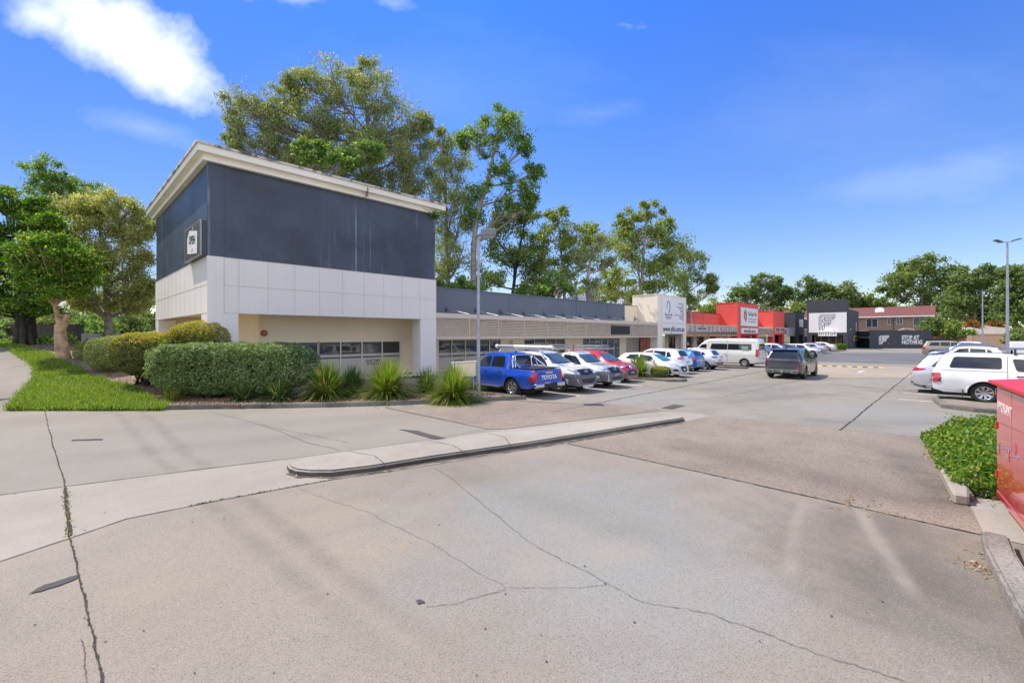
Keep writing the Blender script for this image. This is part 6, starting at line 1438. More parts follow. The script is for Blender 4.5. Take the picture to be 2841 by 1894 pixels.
# --- generic shapes
suv = dict(L=4.48, W=1.85, R=.36, xf=3.62, xr=.92, wr=.60, sill=.25, top=[(0,.50),(.02,.72),(.06,1.0),(.22,1.12),(.50,1.54),(.62,1.60),(1.3,1.655),(2.1,1.665),(2.6,1.60),(3.38,1.13),(3.55,1.07),(4.1,.98),(4.34,.86),(4.45,.68),(4.48,.5)],
    belt=[(0,.95),(.5,1.08),(1.6,1.05),(3.2,1.0),(3.5,.98),(4.2,.84),(4.48,.66)], screen=[(.56,1.52),(.68,1.14),(.0,1.10),(.0,1.54)][:3]+[(.0,1.55)], rear=[(.0,1.15),(.58,1.17),(.50,1.49),(.0,1.53)],
    side_windows=[[(.75,1.13),(1.10,1.10),(1.12,1.44),(.95,1.42)],[(1.18,1.09),(2.02,1.06),(2.02,1.50),(1.20,1.46)],[(2.10,1.06),(3.12,1.05),(2.62,1.46),(2.10,1.51)]],
    tailB=[(.42,.98),(.80,.94),(.80,1.10),(.70,1.12),(.42,1.06)], tailS=[(.02,.93),(.34,1.02),(.40,1.08),(.10,1.08)], headF=[(.45,.74),(.84,.84),(.80,.92),(.45,.84)], headS=[(3.95,.90),(4.30,.76),(4.38,.80),(4.10,.93)],
    front=[('grille',[(0,.42),(.38,.42),(.46,.76),(0,.78)],M_blkpl),('lower_grille',[(0,.30),(.55,.30),(.50,.38),(0,.38)],M_blkpl)], back=[('rear_bumper',[(0,.36),(.74,.36),(.80,.60),(0,.55)],M_plast)],
    plateF=(0,.50,'482 XRL'), plateB=(0,.78,'417 YKB'), mirror=(2.98,1.10), handles=[(1.35,.98),(2.25,.96)], seams=[((2.06,.30),(2.06,1.03)),((1.22,.6),(1.16,1.05)),((3.22,.62),(3.2,1.0))], clad=.36, refl=[(.55,.55),(.74,.57),(.74,.62),(.55,.60)], spokes=(5,.055,.20), tw=.23, rim=.235)
sedan = U(suv, L=4.6, W=1.80, R=.33, xf=3.65, xr=.98, wr=.54, sill=.22, clad=None, top=[(0,.45),(.02,.70),(.05,.98),(.25,1.06),(.75,1.12),(1.35,1.40),(1.8,1.455),(2.4,1.46),(2.8,1.38),(3.5,.98),(3.65,.94),(4.25,.82),(4.50,.68),(4.6,.45)],
    belt=[(0,.9),(.6,.98),(1.6,.94),(3.3,.88),(3.6,.86),(4.3,.72),(4.6,.58)], screen=[(.52,1.33),(.64,.98),(0,.95),(0,1.36)], rear=[(0,1.12),(.56,1.13),(.46,1.36),(0,1.40)], side_windows=[[(1.0,1.0),(1.95,.96),(1.95,1.32),(1.5,1.28)],[(2.02,.96),(3.15,.92),(2.72,1.26),(2.02,1.33)]],
    tailB=[(.35,.86),(.76,.84),(.76,.98),(.35,.94)], tailS=[(.02,.84),(.30,.90),(.36,.97),(.08,.97)], headF=[(.40,.62),(.82,.68),(.78,.78),(.42,.70)], headS=[(4.0,.78),(4.38,.62),(4.42,.67),(4.1,.80)], front=[('grille',[(0,.36),(.40,.36),(.46,.60),(0,.62)],M_blkpl)], back=[], plateF=(0,.42,'905 TWP'), plateB=(0,.72,'136 SJF'), mirror=(3.0,.98), handles=[(1.5,.86),(2.35,.84)], seams=[((2.0,.26),(2.0,.93)),((3.25,.6),(3.2,.88))], refl=None, tw=.2, rim=.22)
# --- blue ute with sports bar (tail towards the lane)
def ute(s):
    t = car(s); return t
hil = dict(name='parked_ute', cat='ute', L=5.33, W=1.87, R=.385, xf=4.345, xr=1.26, wr=.60, sill=.36, rb=.12, tr=.5, tra=.05, flare=1.6, arch=1.19, clad=None, wrd=.04,
    top=[(0,.52),(.008,1.12),(.02,1.165),(1.50,1.175),(1.52,1.18),(1.56,1.60),(1.66,1.74),(1.9,1.80),(2.5,1.815),(3.0,1.78),(3.22,1.70),(3.92,1.24),(4.05,1.19),(4.75,1.10),(5.05,1.02),(5.25,.86),(5.33,.55)], sm=1,
    belt=[(0,1.10),(1.5,1.12),(1.6,1.13),(3.7,1.12),(3.95,1.12),(4.6,1.02),(5.1,.90),(5.33,.7)],
    side_windows=[[(1.72,1.20),(2.55,1.19),(2.55,1.62),(1.86,1.64)],[(2.66,1.19),(3.70,1.17),(3.16,1.58),(2.66,1.63)]], screen=[(.60,1.67),(.74,1.26),(0,1.22),(0,1.70)], rear=[(0,1.26),(.60,1.27),(.56,1.62),(0,1.66)],
    mirror=(3.55,1.24), handles=[(1.95,1.03),(2.85,1.02)], seams=[((1.52,.45),(1.53,1.15)),((2.60,.40),(2.60,1.18)),((1.60,.78),(1.58,1.15)),((3.72,.45),(3.70,1.16))], tw=.26, rim=.24, spokes=(6,.045,.16), inset=.02)
d_ = U(hil, label='deep blue dual cab ute with chrome sports bar, parked beside the lamp post', paint=P_blue, group=RW, handm=M_chrome, rimm=mat('machined_alloy', (.55,.55,.56,1), .25, .9),
    tailB=[(.74,.66),(.93,.70),(.93,1.06),(.84,1.10),(.74,1.08)], tailS=[(.01,1.08),(.26,.74),(.24,.66),(.01,.68)], back=[('tailgate',[(0,.64),(.72,.64),(.72,1.135),(0,1.145)],P_blue,.012,.03)], plateB=(.10,.55,'430 ID2'), headF=[(.5,.9),(.88,.95),(.86,1.06),(.5,.99)])
t = car(d_); h = d_['L']/2
b = MB(); 
b.box(-h-.14, -h+.02, -.93, -.42, .43, .60); b.build('rear_bumper_corner', M_chrome, t, bevel=.03, local=True); b = MB(); b.box(-h-.14, -h+.02, .42, .93, .43, .60); b.build('rear_bumper_corner', M_chrome, t, bevel=.03, local=True)
b = MB(); b.box(-h-.12, -h+.02, -.42, .42, .42, .56); b.box(-h-.05, -h+.05, -.85, .85, .34, .44); b.tube([(-h+.1, 0, .38), (-h-.2, 0, .38)], .035, 8); b.build('tow_bar', M_blkpl, t, local=True)
me = text_mesh('TOYOTA', .235, bold=.008); me.transform(Matrix.Translation((-h-.022, 0, .82)) @ Matrix.Rotation(-PI/2, 4, 'Z') @ Matrix.Rotation(PI/2, 4, 'X')); link('tailgate_lettering', me, M_wletter, t, True)
b = MB(); b.box(-h-.03, -h-.01, -.22, .22, .97, 1.06); b.build('tailgate_handle', M_chrome, t, bevel=.008, local=True)
b = MB(); b.box(-h-.022, -h-.008, -.18, .18, 1.10, 1.125); b.build('brake_lamp', M_tail, t, local=True)
b = MB(); xb = 1.38-h
for sd in (1, -1):
    b.tube([(xb-.10, sd*.80, 1.14), (xb+.02, sd*.72, 1.52), (xb+.04, sd*.62, 1.66), (xb+.04, sd*.45, 1.70)], .040, 10); b.tube([(xb+.02, sd*.70, 1.56), (xb-.55, sd*.80, 1.18)], .036, 10); b.tube([(xb+.07, sd*.50, 1.68), (xb+.03, sd*.52, 1.15)], .030, 8)
b.tube([(xb+.04, .46, 1.70), (xb+.04, -.46, 1.70)], .040, 10); b.build('sports_bar', M_chrome, t, local=True)
b = MB(); b.box(-h+.06, 1.48-h, -.84, .84, 1.168, 1.19); b.build('tray_lining', M_blkpl, t, local=True)
for sd in (1, -1): b = MB(); b.box(.78-h, .80-h, sd*.90-.12, sd*.90+.06, .16, .46); b.build('mud_flap', M_blkpl, t, local=True)
for sd in (1, -1): b = MB(); b.bar((1.9-h, sd*.93, .36), (3.6-h, sd*.93, .36), .12, .05); b.build('side_step', M_alloy, t, local=True)
b = MB(); b.tube([(1.9-h, 0, 1.80), (1.85-h, 0, 1.84), (1.78-h, 0, 1.84)], [.05, .04, .02], 6); b.build('roof_antenna', P_blue, t, local=True)
put(t, 14.2, 13.0+1.405, '+y')
# --- white single cab utes, nose to the lane
h1 = U(hil, label='white ute with dark grey front bumper and white pipe tube on its roof rack', paint=P_white, group=RW, headF=[(.44,.90),(.86,.94),(.90,1.06),(.84,1.08),(.44,1.00)], headS=[(4.72,1.05),(5.16,.94),(5.2,1.0),(4.85,1.08)],
    front=[('front_bumper',[(0,.36),(.80,.36),(.92,.52),(.92,.86),(.50,.82),(0,.80)],M_plast,.02,.04),('grille',[(0,.78),(.46,.80),(.50,1.01),(0,1.03)],M_blkpl,.028,.03),('lower_grille',[(0,.46),(.42,.46),(.50,.62),(0,.62)],M_blkpl,.03,.03)],
    fog=[(.62,.50),(.82,.56),(.80,.68),(.62,.66)], fogm=M_blkpl, plateF=(.10,.50,'882 VNX'), badgeF=(0,.91,.075), tailS=[(.02,.70),(.2,.72),(.2,1.05),(.02,1.05)], rimm=M_steelw, spokes=(10,.05,0), rim=.21, mirm=M_blkpl, handm=M_blkpl)
t = car(h1); h = h1['L']/2
def rack(t, h, x0, x1, zz_, y=.62):
    b = MB()
    for x in (x0, x1):
        b.tube([(x-h, -y-.12, zz_-.25), (x-h, -y, zz_), (x-h, y, zz_), (x-h, y+.12, zz_-.25)], .02, 6)
    for sd in (1, -1): b.bar((x0-h, sd*y, zz_+.01), (x1-h, sd*y, zz_+.01), .03, .03)
    b.build('roof_rack', M_steelw, t, local=True)
rack(t, h, .4, 3.1, 1.86)
put(t, 16.55, 12.4+1.69, '-y')
pt = empty('pipe_tube', (16.55, 14, 2.1), 0, 'white capped plastic pipe tube lying on the rack of the first white ute', 'pipe')
b = MB(); b.tube([(16.0, 13.2, 1.97), (16.0, 15.4, 1.97)], .092, 14); b.build('pipe', mat('pvc', (.72,.72,.70,1), .35), pt)
b = MB(); b.tube([(16.0, 15.4, 1.97), (16.0, 16.6, 1.97)], .092, 14); b.build('grey_section', mat('pvc_grey', (.25,.30,.36,1), .4), pt)
b = MB(); b.tube([(16.0, 13.0, 1.97), (16.0, 13.22, 1.97)], .105, 14); b.build('end_cap', MATS['pvc'], pt); b = MB(); b.tube([(16.0, 16.58, 1.97), (16.0, 16.72, 1.97)], .105, 14); b.build('end_cap', mat('pvc'), pt) if 0 else b.build('end_cap', MATS['pvc'], pt)
h2 = U(h1, label='older white single cab ute with grey bumper carrying an aluminium ladder', top=[(0,.6),(.01,1.08),(.03,1.12),(2.0,1.13),(2.30,1.14),(2.36,1.55),(2.46,1.66),(2.9,1.72),(3.2,1.70),(3.4,1.62),(4.02,1.18),(4.15,1.13),(4.75,1.06),(5.0,.98),(5.2,.82),(5.26,.52)], L=5.26, W=1.80, belt=[(0,1.06),(2.3,1.08),(3.8,1.06),(4.1,1.05),(4.7,.96),(5.26,.7)],
    side_windows=[[(2.55,1.13),(3.78,1.10),(3.32,1.50),(2.62,1.56)]], rear=None, screen=[(.58,1.58),(.70,1.20),(0,1.17),(0,1.61)], headF=[(.50,.84),(.80,.86),(.86,1.02),(.70,1.04),(.44,.98)], headS=[(4.7,.98),(5.05,.84),(5.12,.92),(4.8,1.03)], front=[('front_bumper',[(0,.36),(.76,.36),(.88,.50),(.88,.82),(.48,.80),(0,.74)],M_plast,.02,.06),('grille',[(0,.72),(.42,.74),(.50,.96),(0,.99)],M_blkpl,.028,.03),('lower_grille',[(0,.44),(.40,.44),(.44,.54),(0,.54)],M_blkpl,.03,.03)],
    badgeF=(0,.87,.07), plateF=(.05,.60,'714 RKM'), xf=4.25, handles=[(2.75,.95)], seams=[((2.52,.45),(2.5,1.08)),((3.85,.5),(3.82,1.06))], mirror=(3.6,1.16),
    topd=[('hood_line', [(4.2,-.62),(4.23,-.62),(4.23,.62),(4.2,.62)], M_blkpl, .003), ('hood_line', [(4.5,-.62),(4.52,-.62),(4.52,.62),(4.5,.62)], M_blkpl, .003), ('hood_line', [(4.1,-.2),(4.95,-.2),(4.95,-.18),(4.1,-.18)], M_blkpl, .003)])
t = car(h2); h = h2['L']/2; rack(t, h, .3, 2.9, 1.80, .6); put(t, 18.95, 12.45+1.62, '-y')
ld = empty('ladder', (18.5, 14, 2.05), 0, 'long aluminium extension ladder strapped on the rack of the older white ute', 'ladder')
for (x0, x1) in ((18.45, 18.95),):
    for dz in (0, .13):
        b = MB()
        for x in (x0, x1): b.bar((x, 11.6+dz*3, 1.89+dz), (x, 16.9, 1.89+dz), .04, .08)
        b.build('stile', MATS['machined_alloy'], ld)
        b = MB()
        for k in range(17): b.tube([(x0, 11.8+k*.3, 1.89+dz), (x1, 11.8+k*.3, 1.89+dz)], .016, 6, cap=False)
        b.build('rungs', M_alloy, ld)
b = MB(); b.bar((18.43, 13.6, 2.05), (18.43, 13.65, 1.72), .06, .02); b.build('red_strap', M_tail, ld)
# --- red SUV (nose out)
t = car(U(suv, label='bright red SUV parked nose out beside the older white ute', paint=P_red, L=4.57, top=[(0,.50),(.02,.8),(.08,1.05),(.35,1.45),(.5,1.60),(1.3,1.69),(2.2,1.69),(2.65,1.62),(3.45,1.15),(3.6,1.10),(4.15,1.0),(4.42,.86),(4.54,.68),(4.57,.5)], xf=3.68, xr=1.0, group=RW,
    headF=[(.40,.80),(.86,.92),(.84,1.0),(.62,.96),(.38,.86)], headS=[(3.95,.96),(4.35,.80),(4.42,.86),(4.1,1.0)], front=[('grille_bar',[(0,.80),(.42,.82),(.42,.87),(0,.88)],M_blkpl,.012,.01),('lower_grille',[(0,.34),(.66,.34),(.52,.70),(0,.72)],M_plast,.010,.03),('intake',[(0,.44),(.42,.44),(.40,.66),(0,.68)],M_blkpl,.02,.03),('skid_plate',[(0,.28),(.5,.28),(.6,.35),(0,.34)],M_alloy,.02,.02)],
    fog=[(.68,.50),(.78,.50),(.78,.60),(.68,.60)], fogm=M_lamp, badgeF=(0,.83,.07), plateF=(0,.52,'608 WLT'))); put(t, 21.65, 12.95+1.45, '-y')
# --- white hatch nose out
hat = U(sedan, L=4.30, W=1.78, label='white hatchback nose out beside the little planted island', paint=P_white, group=RW, xf=3.45, xr=.80, top=[(0,.5),(.03,.8),(.10,1.0),(.50,1.36),(.7,1.42),(1.4,1.46),(2.1,1.46),(2.5,1.38),(3.22,.98),(3.36,.94),(3.95,.84),(4.2,.70),(4.30,.45)], belt=[(0,.95),(.6,1.02),(1.6,.95),(3.0,.88),(3.3,.86),(4.0,.74),(4.3,.58)],
    rear=[(0,1.05),(.56,1.07),(.50,1.30),(0,1.35)], side_windows=[[(.72,1.08),(1.62,1.0),(1.62,1.34),(1.0,1.32)],[(1.70,.98),(2.85,.92),(2.42,1.26),(1.70,1.34)]], headF=[(.42,.64),(.80,.74),(.80,.83),(.60,.80),(.42,.72)], headS=[(3.62,.84),(4.08,.64),(4.14,.72),(3.8,.85)],
    front=[('grille',[(0,.34),(.26,.34),(.42,.52),(.38,.66),(0,.68)],M_blkpl,.012,.03),('lower_lip',[(0,.22),(.62,.24),(.62,.29),(0,.28)],M_alloy,.012,.01)], fog=[(.56,.36),(.78,.42),(.76,.54),(.60,.50)], fogm=M_blkpl, badgeF=(0,.70,.05), plateF=(0,.48,'351 TMC'), mirror=(2.72,.98), handles=[(1.3,.88),(2.0,.86)], seams=[((1.66,.26),(1.66,.95)),((2.95,.6),(2.9,.88))], screenm=glassmat('teal_screen', (.03,.20,.21,1), .03))
t = car(hat); put(t, 26.4, 11.3+2.15, '-y')
# --- white SUV tail out
t = car(U(suv, label='white SUV tail out, second car past the planted island', paint=P_white, group=RW, tailB=[(.30,1.02),(.84,1.02),(.80,1.10),(.60,1.14),(.32,1.08)], spokes=(5,.06,.2))); put(t, 29.0, 13.1+1.32, '+y')
small = U(hat, L=3.9, W=1.70, label='bright blue small hatchback tail out between two white SUVs', paint=P_lblue, xf=3.1, xr=.62, R=.31, top=[(0,.5),(.02,.85),(.08,1.05),(.35,1.40),(.55,1.48),(1.2,1.52),(1.9,1.51),(2.3,1.43),(2.95,1.02),(3.1,.97),(3.6,.86),(3.82,.7),(3.9,.45)], belt=[(0,1.0),(.5,1.06),(1.4,1.0),(2.8,.92),(3.0,.88),(3.9,.6)],
    rear=[(0,1.10),(.56,1.12),(.48,1.38),(0,1.42)], side_windows=[[(.60,1.12),(1.42,1.04),(1.42,1.40),(.85,1.38)],[(1.50,1.02),(2.62,.95),(2.2,1.32),(1.50,1.40)]], tailB=[(.55,.82),(.78,.82),(.76,1.06),(.58,1.02)], tailS=[(.02,.82),(.22,.86),(.25,1.05),(.08,1.04)], mirror=(2.5,1.02), handles=[(1.1,.92),(1.8,.9)], seams=[((1.46,.26),(1.46,.98))], plateB=(0,.62,'294 PQH'), screenm=G_screen, spokes=(8,.03,.1), rimm=M_alloy, headS=None)
t = car(small); put(t, 31.65, 13.0+1.33, '+y')
t = car(U(suv, L=4.14, W=1.76, label='pale silver white small SUV tail out beside the blue hatchback, left of the van', paint=P_white2, group=RW, xf=3.35, xr=.78, R=.335, top=[(0,.50),(.02,.72),(.06,.98),(.20,1.08),(.46,1.42),(.60,1.48),(1.2,1.52),(2.0,1.52),(2.4,1.45),(3.1,1.04),(3.25,1.0),(3.8,.90),(4.05,.74),(4.14,.5)], belt=[(0,.92),(.5,1.02),(1.5,1.0),(2.9,.94),(3.2,.9),(3.9,.78),(4.14,.6)],
    rear=[(0,1.08),(.54,1.10),(.48,1.38),(0,1.41)], side_windows=[[(.72,1.10),(1.02,1.06),(1.05,1.30),(.92,1.30)],[(1.1,1.05),(1.88,1.0),(1.88,1.36),(1.12,1.34)],[(1.96,1.0),(2.86,.97),(2.42,1.32),(1.96,1.37)]], screen=[(.54,1.40),(.66,1.06),(0,1.02),(0,1.42)], tailm=M_taild, tailB=[(.38,.90),(.78,.88),(.78,1.0),(.38,.96)], tailS=[(.02,.88),(.28,.94),(.34,1.0),(.08,1.0)], handles=[(1.25,.9),(2.1,.88)], mirror=(2.75,1.02), seams=[((1.92,.3),(1.92,.97))], rails=(.7,2.5), clad=.42, plateB=(0,.70,'550 ZCD'), spokes=(5,.06,.22), headF=[(.45,.70),(.8,.78),(.78,.86),(.45,.78)], headS=None, refl=None)); put(t, 34.05, 12.75+1.29, '+y')
# --- van
van = dict(name='parked_van', cat='van', L=5.6, W=1.95, R=.345, xf=4.55, xr=1.05, wr=.78, sill=.30, tr=.4, tra=.04, tf=1.6, tfa=.22, bulge=.03, clad=None, flare=.3, sm=1,
    top=[(0,.42),(.01,1.2),(.05,2.1),(.16,2.24),(.5,2.28),(3.4,2.28),(3.9,2.22),(4.35,2.0),(4.95,1.36),(5.1,1.26),(5.42,1.08),(5.56,.8),(5.6,.42)], belt=[(0,1.30),(3.6,1.30),(4.6,1.22),(5.0,1.12),(5.6,.8)],
    screen=[(.70,1.92),(.80,1.38),(0,1.34),(0,2.0)], rear=[(0,1.36),(.76,1.36),(.72,1.86),(0,1.90)], side_windows=[[(.52,1.36),(2.30,1.36),(2.30,1.84),(.55,1.84)],[(2.36,1.36),(3.72,1.36),(3.60,1.84),(2.36,1.84)],[(3.98,1.32),(4.86,1.30),(4.42,1.74),(4.02,1.80)]],
    tailB=[(.82,.85),(.95,.85),(.93,1.42),(.82,1.42)], tailS=[(.02,.85),(.22,.85),(.22,1.42),(.03,1.42)], headF=[(.55,.78),(.88,.85),(.86,1.02),(.55,.95)], front=[('grille',[(0,.5),(.5,.5),(.5,.75),(0,.75)],M_blkpl)], back=[('rear_door',[(0,.58),(.78,.58),(.78,1.30),(0,1.30)],P_cream,.008,.05)], plateB=(0,.72,'839 BUS'), mirror=(4.55,1.35), handles=[(2.5,1.05)], seams=[((2.33,.34),(2.33,2.18)),((3.86,.4),(3.86,2.15)),((.3,1.95),(3.8,1.97))], tw=.22, rim=.21, spokes=(6,.06,.2), inset=.04)
t = car(U(van, label='cream white high roof minibus van parked beside the small silver SUV', paint=P_cream, group=RW)); h = 2.8
b = MB(); b.box(.75-h, 1.25-h, .945, .966, 1.40, 1.66); b.build('green_curtain', mat('green_cloth', (.25,.42,.28,1), .6), t, local=True)
me = text_mesh('HIACE', .09, bold=.002); me.transform(Matrix.Translation((-h-.02, -.45, 1.2)) @ Matrix.Rotation(-PI/2, 4, 'Z') @ Matrix.Rotation(PI/2, 4, 'X')); link('badge_lettering', me, M_logo, t, True)
put(t, 39.25, 11.6+1.75, '+y')
# --- far row
FR = RW
t = car(U(suv, label='white SUV with bright red tail light, half hidden behind the van', paint=P_white, group=FR, tailB=[(.30,1.0),(.86,.96),(.86,1.12),(.30,1.10)], cell=.15)); put(t, 44.4, 13.9, '+y')
t = car(U(suv, label='dark slate SUV with silver roof rails, behind the black moving car', paint=P_navy, group=FR, rails=(.7,2.7), cell=.15)); put(t, 50.0, 13.7, '-y')
t = car(U(suv, label='white SUV nose out just past the dark slate SUV', paint=P_white2, group=FR, cell=.15)); put(t, 55.2, 13.6, '-y')
t = car(U(sedan, label='dark grey sedan nose out past the white SUV, right of the black car roof', paint=P_black, group=FR, cell=.15)); put(t, 60.0, 13.5, '-y')
t = car(U(hat, label='white low coupe with black grille in the far part of the row', paint=P_white, group=FR, cell=.15, screenm=G_screen)); put(t, 65.8, 13.2, '-y')
t = car(U(sedan, label='silver sedan tail out beside the far white coupe', paint=P_silver, group=FR, cell=.15, tailm=M_taild)); put(t, 72.2, 13.8, '+y')
t = car(U(sedan, label='dark red sedan between the silver sedan and the last white sedan', paint=paint('maroon_paint', (.16,.02,.03,1), .3), group=FR, cell=.15)); put(t, 77.5, 14.6, '+y')
t = car(U(sedan, label='last white sedan of the row, tail out next to the clipped hedge block', paint=P_white, group=FR, cell=.15)); put(t, 84.2, 14.6, '+y')
# --- black SUV driving down the lane
rr = U(suv, name='moving_car', L=4.85, W=2.0, R=.39, xf=3.93, xr=1.01, wr=.68, sill=.30, label='dark grey luxury SUV with twin exhausts driving away down the lane', paint=P_black, group=None, cell=.08, top=[(0,.48),(.02,.8),(.06,1.02),(.12,1.12),(.42,1.62),(.55,1.72),(1.3,1.78),(2.3,1.79),(2.75,1.72),(3.45,1.27),(3.6,1.21),(4.4,1.10),(4.7,.98),(4.82,.7),(4.85,.5)], belt=[(0,1.08),(.5,1.16),(2.0,1.14),(3.4,1.12),(3.6,1.1),(4.5,.98),(4.85,.8)],
    rear=[(0,1.20),(.74,1.20),(.62,1.58),(0,1.62)], side_windows=[[(.72,1.22),(1.15,1.20),(1.15,1.60),(.95,1.58)],[(1.22,1.20),(2.15,1.18),(2.15,1.64),(1.22,1.62)],[(2.22,1.18),(3.3,1.16),(2.8,1.58),(2.22,1.64)]], screen=[(.62,1.66),(.76,1.28),(0,1.24),(0,1.70)], tailm=M_taild, tailB=[(.62,.92),(.95,.92),(.95,1.06),(.62,1.06)], tailS=[(.03,.92),(.34,.94),(.30,1.06),(.05,1.06)],
    back=[('tailgate_strip',[(0,.92),(.62,.92),(.62,1.03),(0,1.03)],mat('gloss_black', (.008,.008,.009,1), .08, coat=1),.009,.01),('lower_panel',[(0,.34),(.86,.36),(.92,.52),(0,.52)],M_plast,.008,.03),('chrome_line',[(0,.545),(.84,.545),(.84,.556),(0,.556)],M_chrome,.010,0)], refl=[(.70,.60),(.88,.60),(.88,.66),(.70,.66)], plateB=None, clad=None, handles=[(1.4,1.06),(2.35,1.04)], handm=P_black, mirror=(3.1,1.22), mirm=M_blkpl, seams=[((2.18,.34),(2.18,1.14)),((3.4,.62),(3.36,1.12))], spokes=(9,.035,.08), rim=.275, rimm=mat('dark_alloy', (.09,.085,.08,1), .3, .8), tw=.27, front=[('grille',[(0,.7),(.5,.7),(.5,.9),(0,.9)],M_blkpl)])
t = car(rr); h = 4.85/2
for sd in (1, -1):
    b = MB(); 
    for (a0, a1, z0, z1) in ((.44,.78,.36,.385),(.44,.78,.475,.50),(.44,.465,.385,.475),(.755,.78,.385,.475)): b.box(-h-.05, -h+.08, min(a0*sd, a1*sd), max(a0*sd, a1*sd), z0, z1)
    b.build('exhaust_tip', M_chrome, t, local=True)
b = MB(); b.tube([(-h+.1, 0, .38), (-h-.12, 0, .38), (-h-.15, 0, .46)], .03, 8); b.box(-h-.10, -h-.04, -.06, .06, .36, .54); b.build('tow_hitch', M_alloy, t, local=True)
me = text_mesh('RANGE ROVER', .075, bold=.002, spacing=1.5); me.transform(Matrix.Translation((-h-.004, 0, 1.09)) @ Matrix.Rotation(-PI/2, 4, 'Z') @ Matrix.Rotation(PI/2, 4, 'X')); link('badge_lettering', me, M_alloy, t, True)
b = MB(); b.box(.42-h-.06, .62-h, -.66, .66, 1.655, 1.69); b.build('roof_spoiler', P_black, t, bevel=.01, local=True)
b = MB(); b.tube([(.9-h, 0, 1.74), (.8-h, 0, 1.83), (.72-h, 0, 1.84)], [.04, .03, .015], 6); b.build('shark_fin', P_black, t, local=True)
b = MB(); b.box(.30-h-.02, .30-h, -.10, .25, 1.46, 1.56); b.build('window_sticker', mat('green_sticker', (.10,.30,.22,1), .5), t, local=True) if 0 else None
put(t, 30.46-1.01+2.425, 6.88, '+x')
# --- right hand bays: white ute with canopy
tri = U(hil, label='white dual cab ute with windowed canopy and roof tray, nearest in the right bays', paint=P_white, group=RR, W=1.87, xr=1.42, xf=4.42, L=5.5, top=[(0,.55),(.006,1.10),(.02,1.14),(.03,1.17),(.25,1.66),(.36,1.83),(.5,1.87),(1.6,1.89),(2.6,1.86),(3.1,1.84),(3.35,1.76),(4.1,1.27),(4.25,1.21),(4.95,1.12),(5.25,1.03),(5.42,.86),(5.5,.55)], wr=.64, side_windows=[[(.48,1.30),(1.86,1.30),(1.86,1.72),(.62,1.72)],[(2.22,1.24),(2.95,1.21),(2.95,1.64),(2.12,1.68)],[(3.04,1.21),(3.86,1.18),(3.36,1.60),(3.04,1.64)]], wrd=.08,
    rear=[(0,1.28),(.62,1.28),(.54,1.62),(0,1.66)], tailS=[(.02,.72),(.16,.72),(.24,.80),(.24,1.09),(.02,1.09)], tailB=[(.78,.72),(.92,.74),(.92,1.08),(.78,1.08)], tailm=mat('tail_mix', (.38,.03,.03,1), .1, var=.9, coat=1, scale=9), seams=[((2.0,.5),(2.0,1.78)),((.05,1.20),(1.98,1.20)),((3.0,.45),(3.0,1.18))], handm=M_blkpl, handles=[(2.32,1.06),(3.2,1.05)], rim=.25, spokes=(8,.04,.12), rimm=mat('machined_alloy') if 0 else MATS['machined_alloy'], R=.39, flare=2.4)
t = car(tri); h = 2.75
for sd in (1, -1): b = MB(); b.box(-h-.16, -h+.02, sd*.68-.22, sd*.68+.22, .46, .62); b.build('rear_bumper', M_alloy, t, bevel=.03, local=True)
b = MB(); b.box(-h-.02, -h+.3, -.6, .6, .36, .46); b.tube([(-h, 0, .40), (-h-.25, 0, .40), (-h-.25, 0, .5)], .03, 8); b.build('tow_bar', M_blkpl, t, local=True)
b = MB(); b.box(1.9-h, 3.5-h, -.62, .62, 2.0, 2.07); b.box(1.85-h, 1.92-h, -.65, .65, 1.97, 2.12); b.build('roof_tray', M_alloy, t, bevel=.01, local=True)
for x in (1.9, 2.9):
    for sd in (1, -1): b = MB(); b.bar((x-h+.3, sd*.6, 2.02), (x-h+.3, sd*.66, 1.82), .06, .05); b.build('rack_foot', M_blkpl, t, local=True)
for sd in (1, -1): b = MB(); b.box(.85-h-.01, .85-h+.01, sd*.88-.14, sd*.88+.04, .16, .5); b.build('mud_flap', M_blkpl, t, local=True)
for sd in (1, -1):
    for xc in (1.42, 4.42):
        fl = MB()
        pts = []
        for k in range(13):
            a = PI*k/12; x = xc-math.cos(a)*.475; z = .378+math.sin(a)*.475; pts.append((x-h, sd*.925, z))
        fl.tube(pts, .035, 6); fl.build('wheel_arch_flare', P_white, t, local=True)
put(t, 24.95, -.96+1.42-2.75, '-y')
t = car(U(suv, L=4.9, W=1.93, R=.38, xf=3.9, xr=1.0, label='silver large SUV parked just beyond the white canopy ute', paint=P_lsil, group=RR, top=[(0,.50),(.02,.75),(.06,1.02),(.20,1.18),(.52,1.62),(.66,1.70),(1.4,1.75),(2.5,1.75),(2.95,1.66),(3.7,1.15),(3.9,1.1),(4.5,.98),(4.78,.8),(4.9,.5)], belt=[(0,1.02),(.5,1.14),(1.6,1.08),(3.5,1.02),(3.8,1.0),(4.5,.88),(4.9,.7)], wr=.64, side_windows=[[(.66,1.18),(1.18,1.14),(1.18,1.44),(1.05,1.50),(.85,1.40)],[(1.24,1.12),(2.2,1.09),(2.2,1.56),(1.3,1.54)],[(2.28,1.09),(3.45,1.06),(2.9,1.50),(2.28,1.57)]], rear=[(0,1.22),(.64,1.24),(.54,1.58),(0,1.62)], tailB=[(.40,.98),(.88,.98),(.88,1.12),(.40,1.06)], tailS=[(.02,.98),(.44,1.04),(.50,1.10),(.10,1.12)], back=[('rear_bumper',[(0,.36),(.80,.36),(.86,.50),(0,.50)],M_blkpl)], rails=(.7,3.0), railm=M_blkpl, handles=[(1.5,1.0),(2.5,.98)], mirror=(3.3,1.14), seams=[((2.24,.32),(2.24,1.06))], spokes=(8,.035,.12), rim=.26, clad=.38)); put(t, 27.55, 1.2-2.45, '-y')
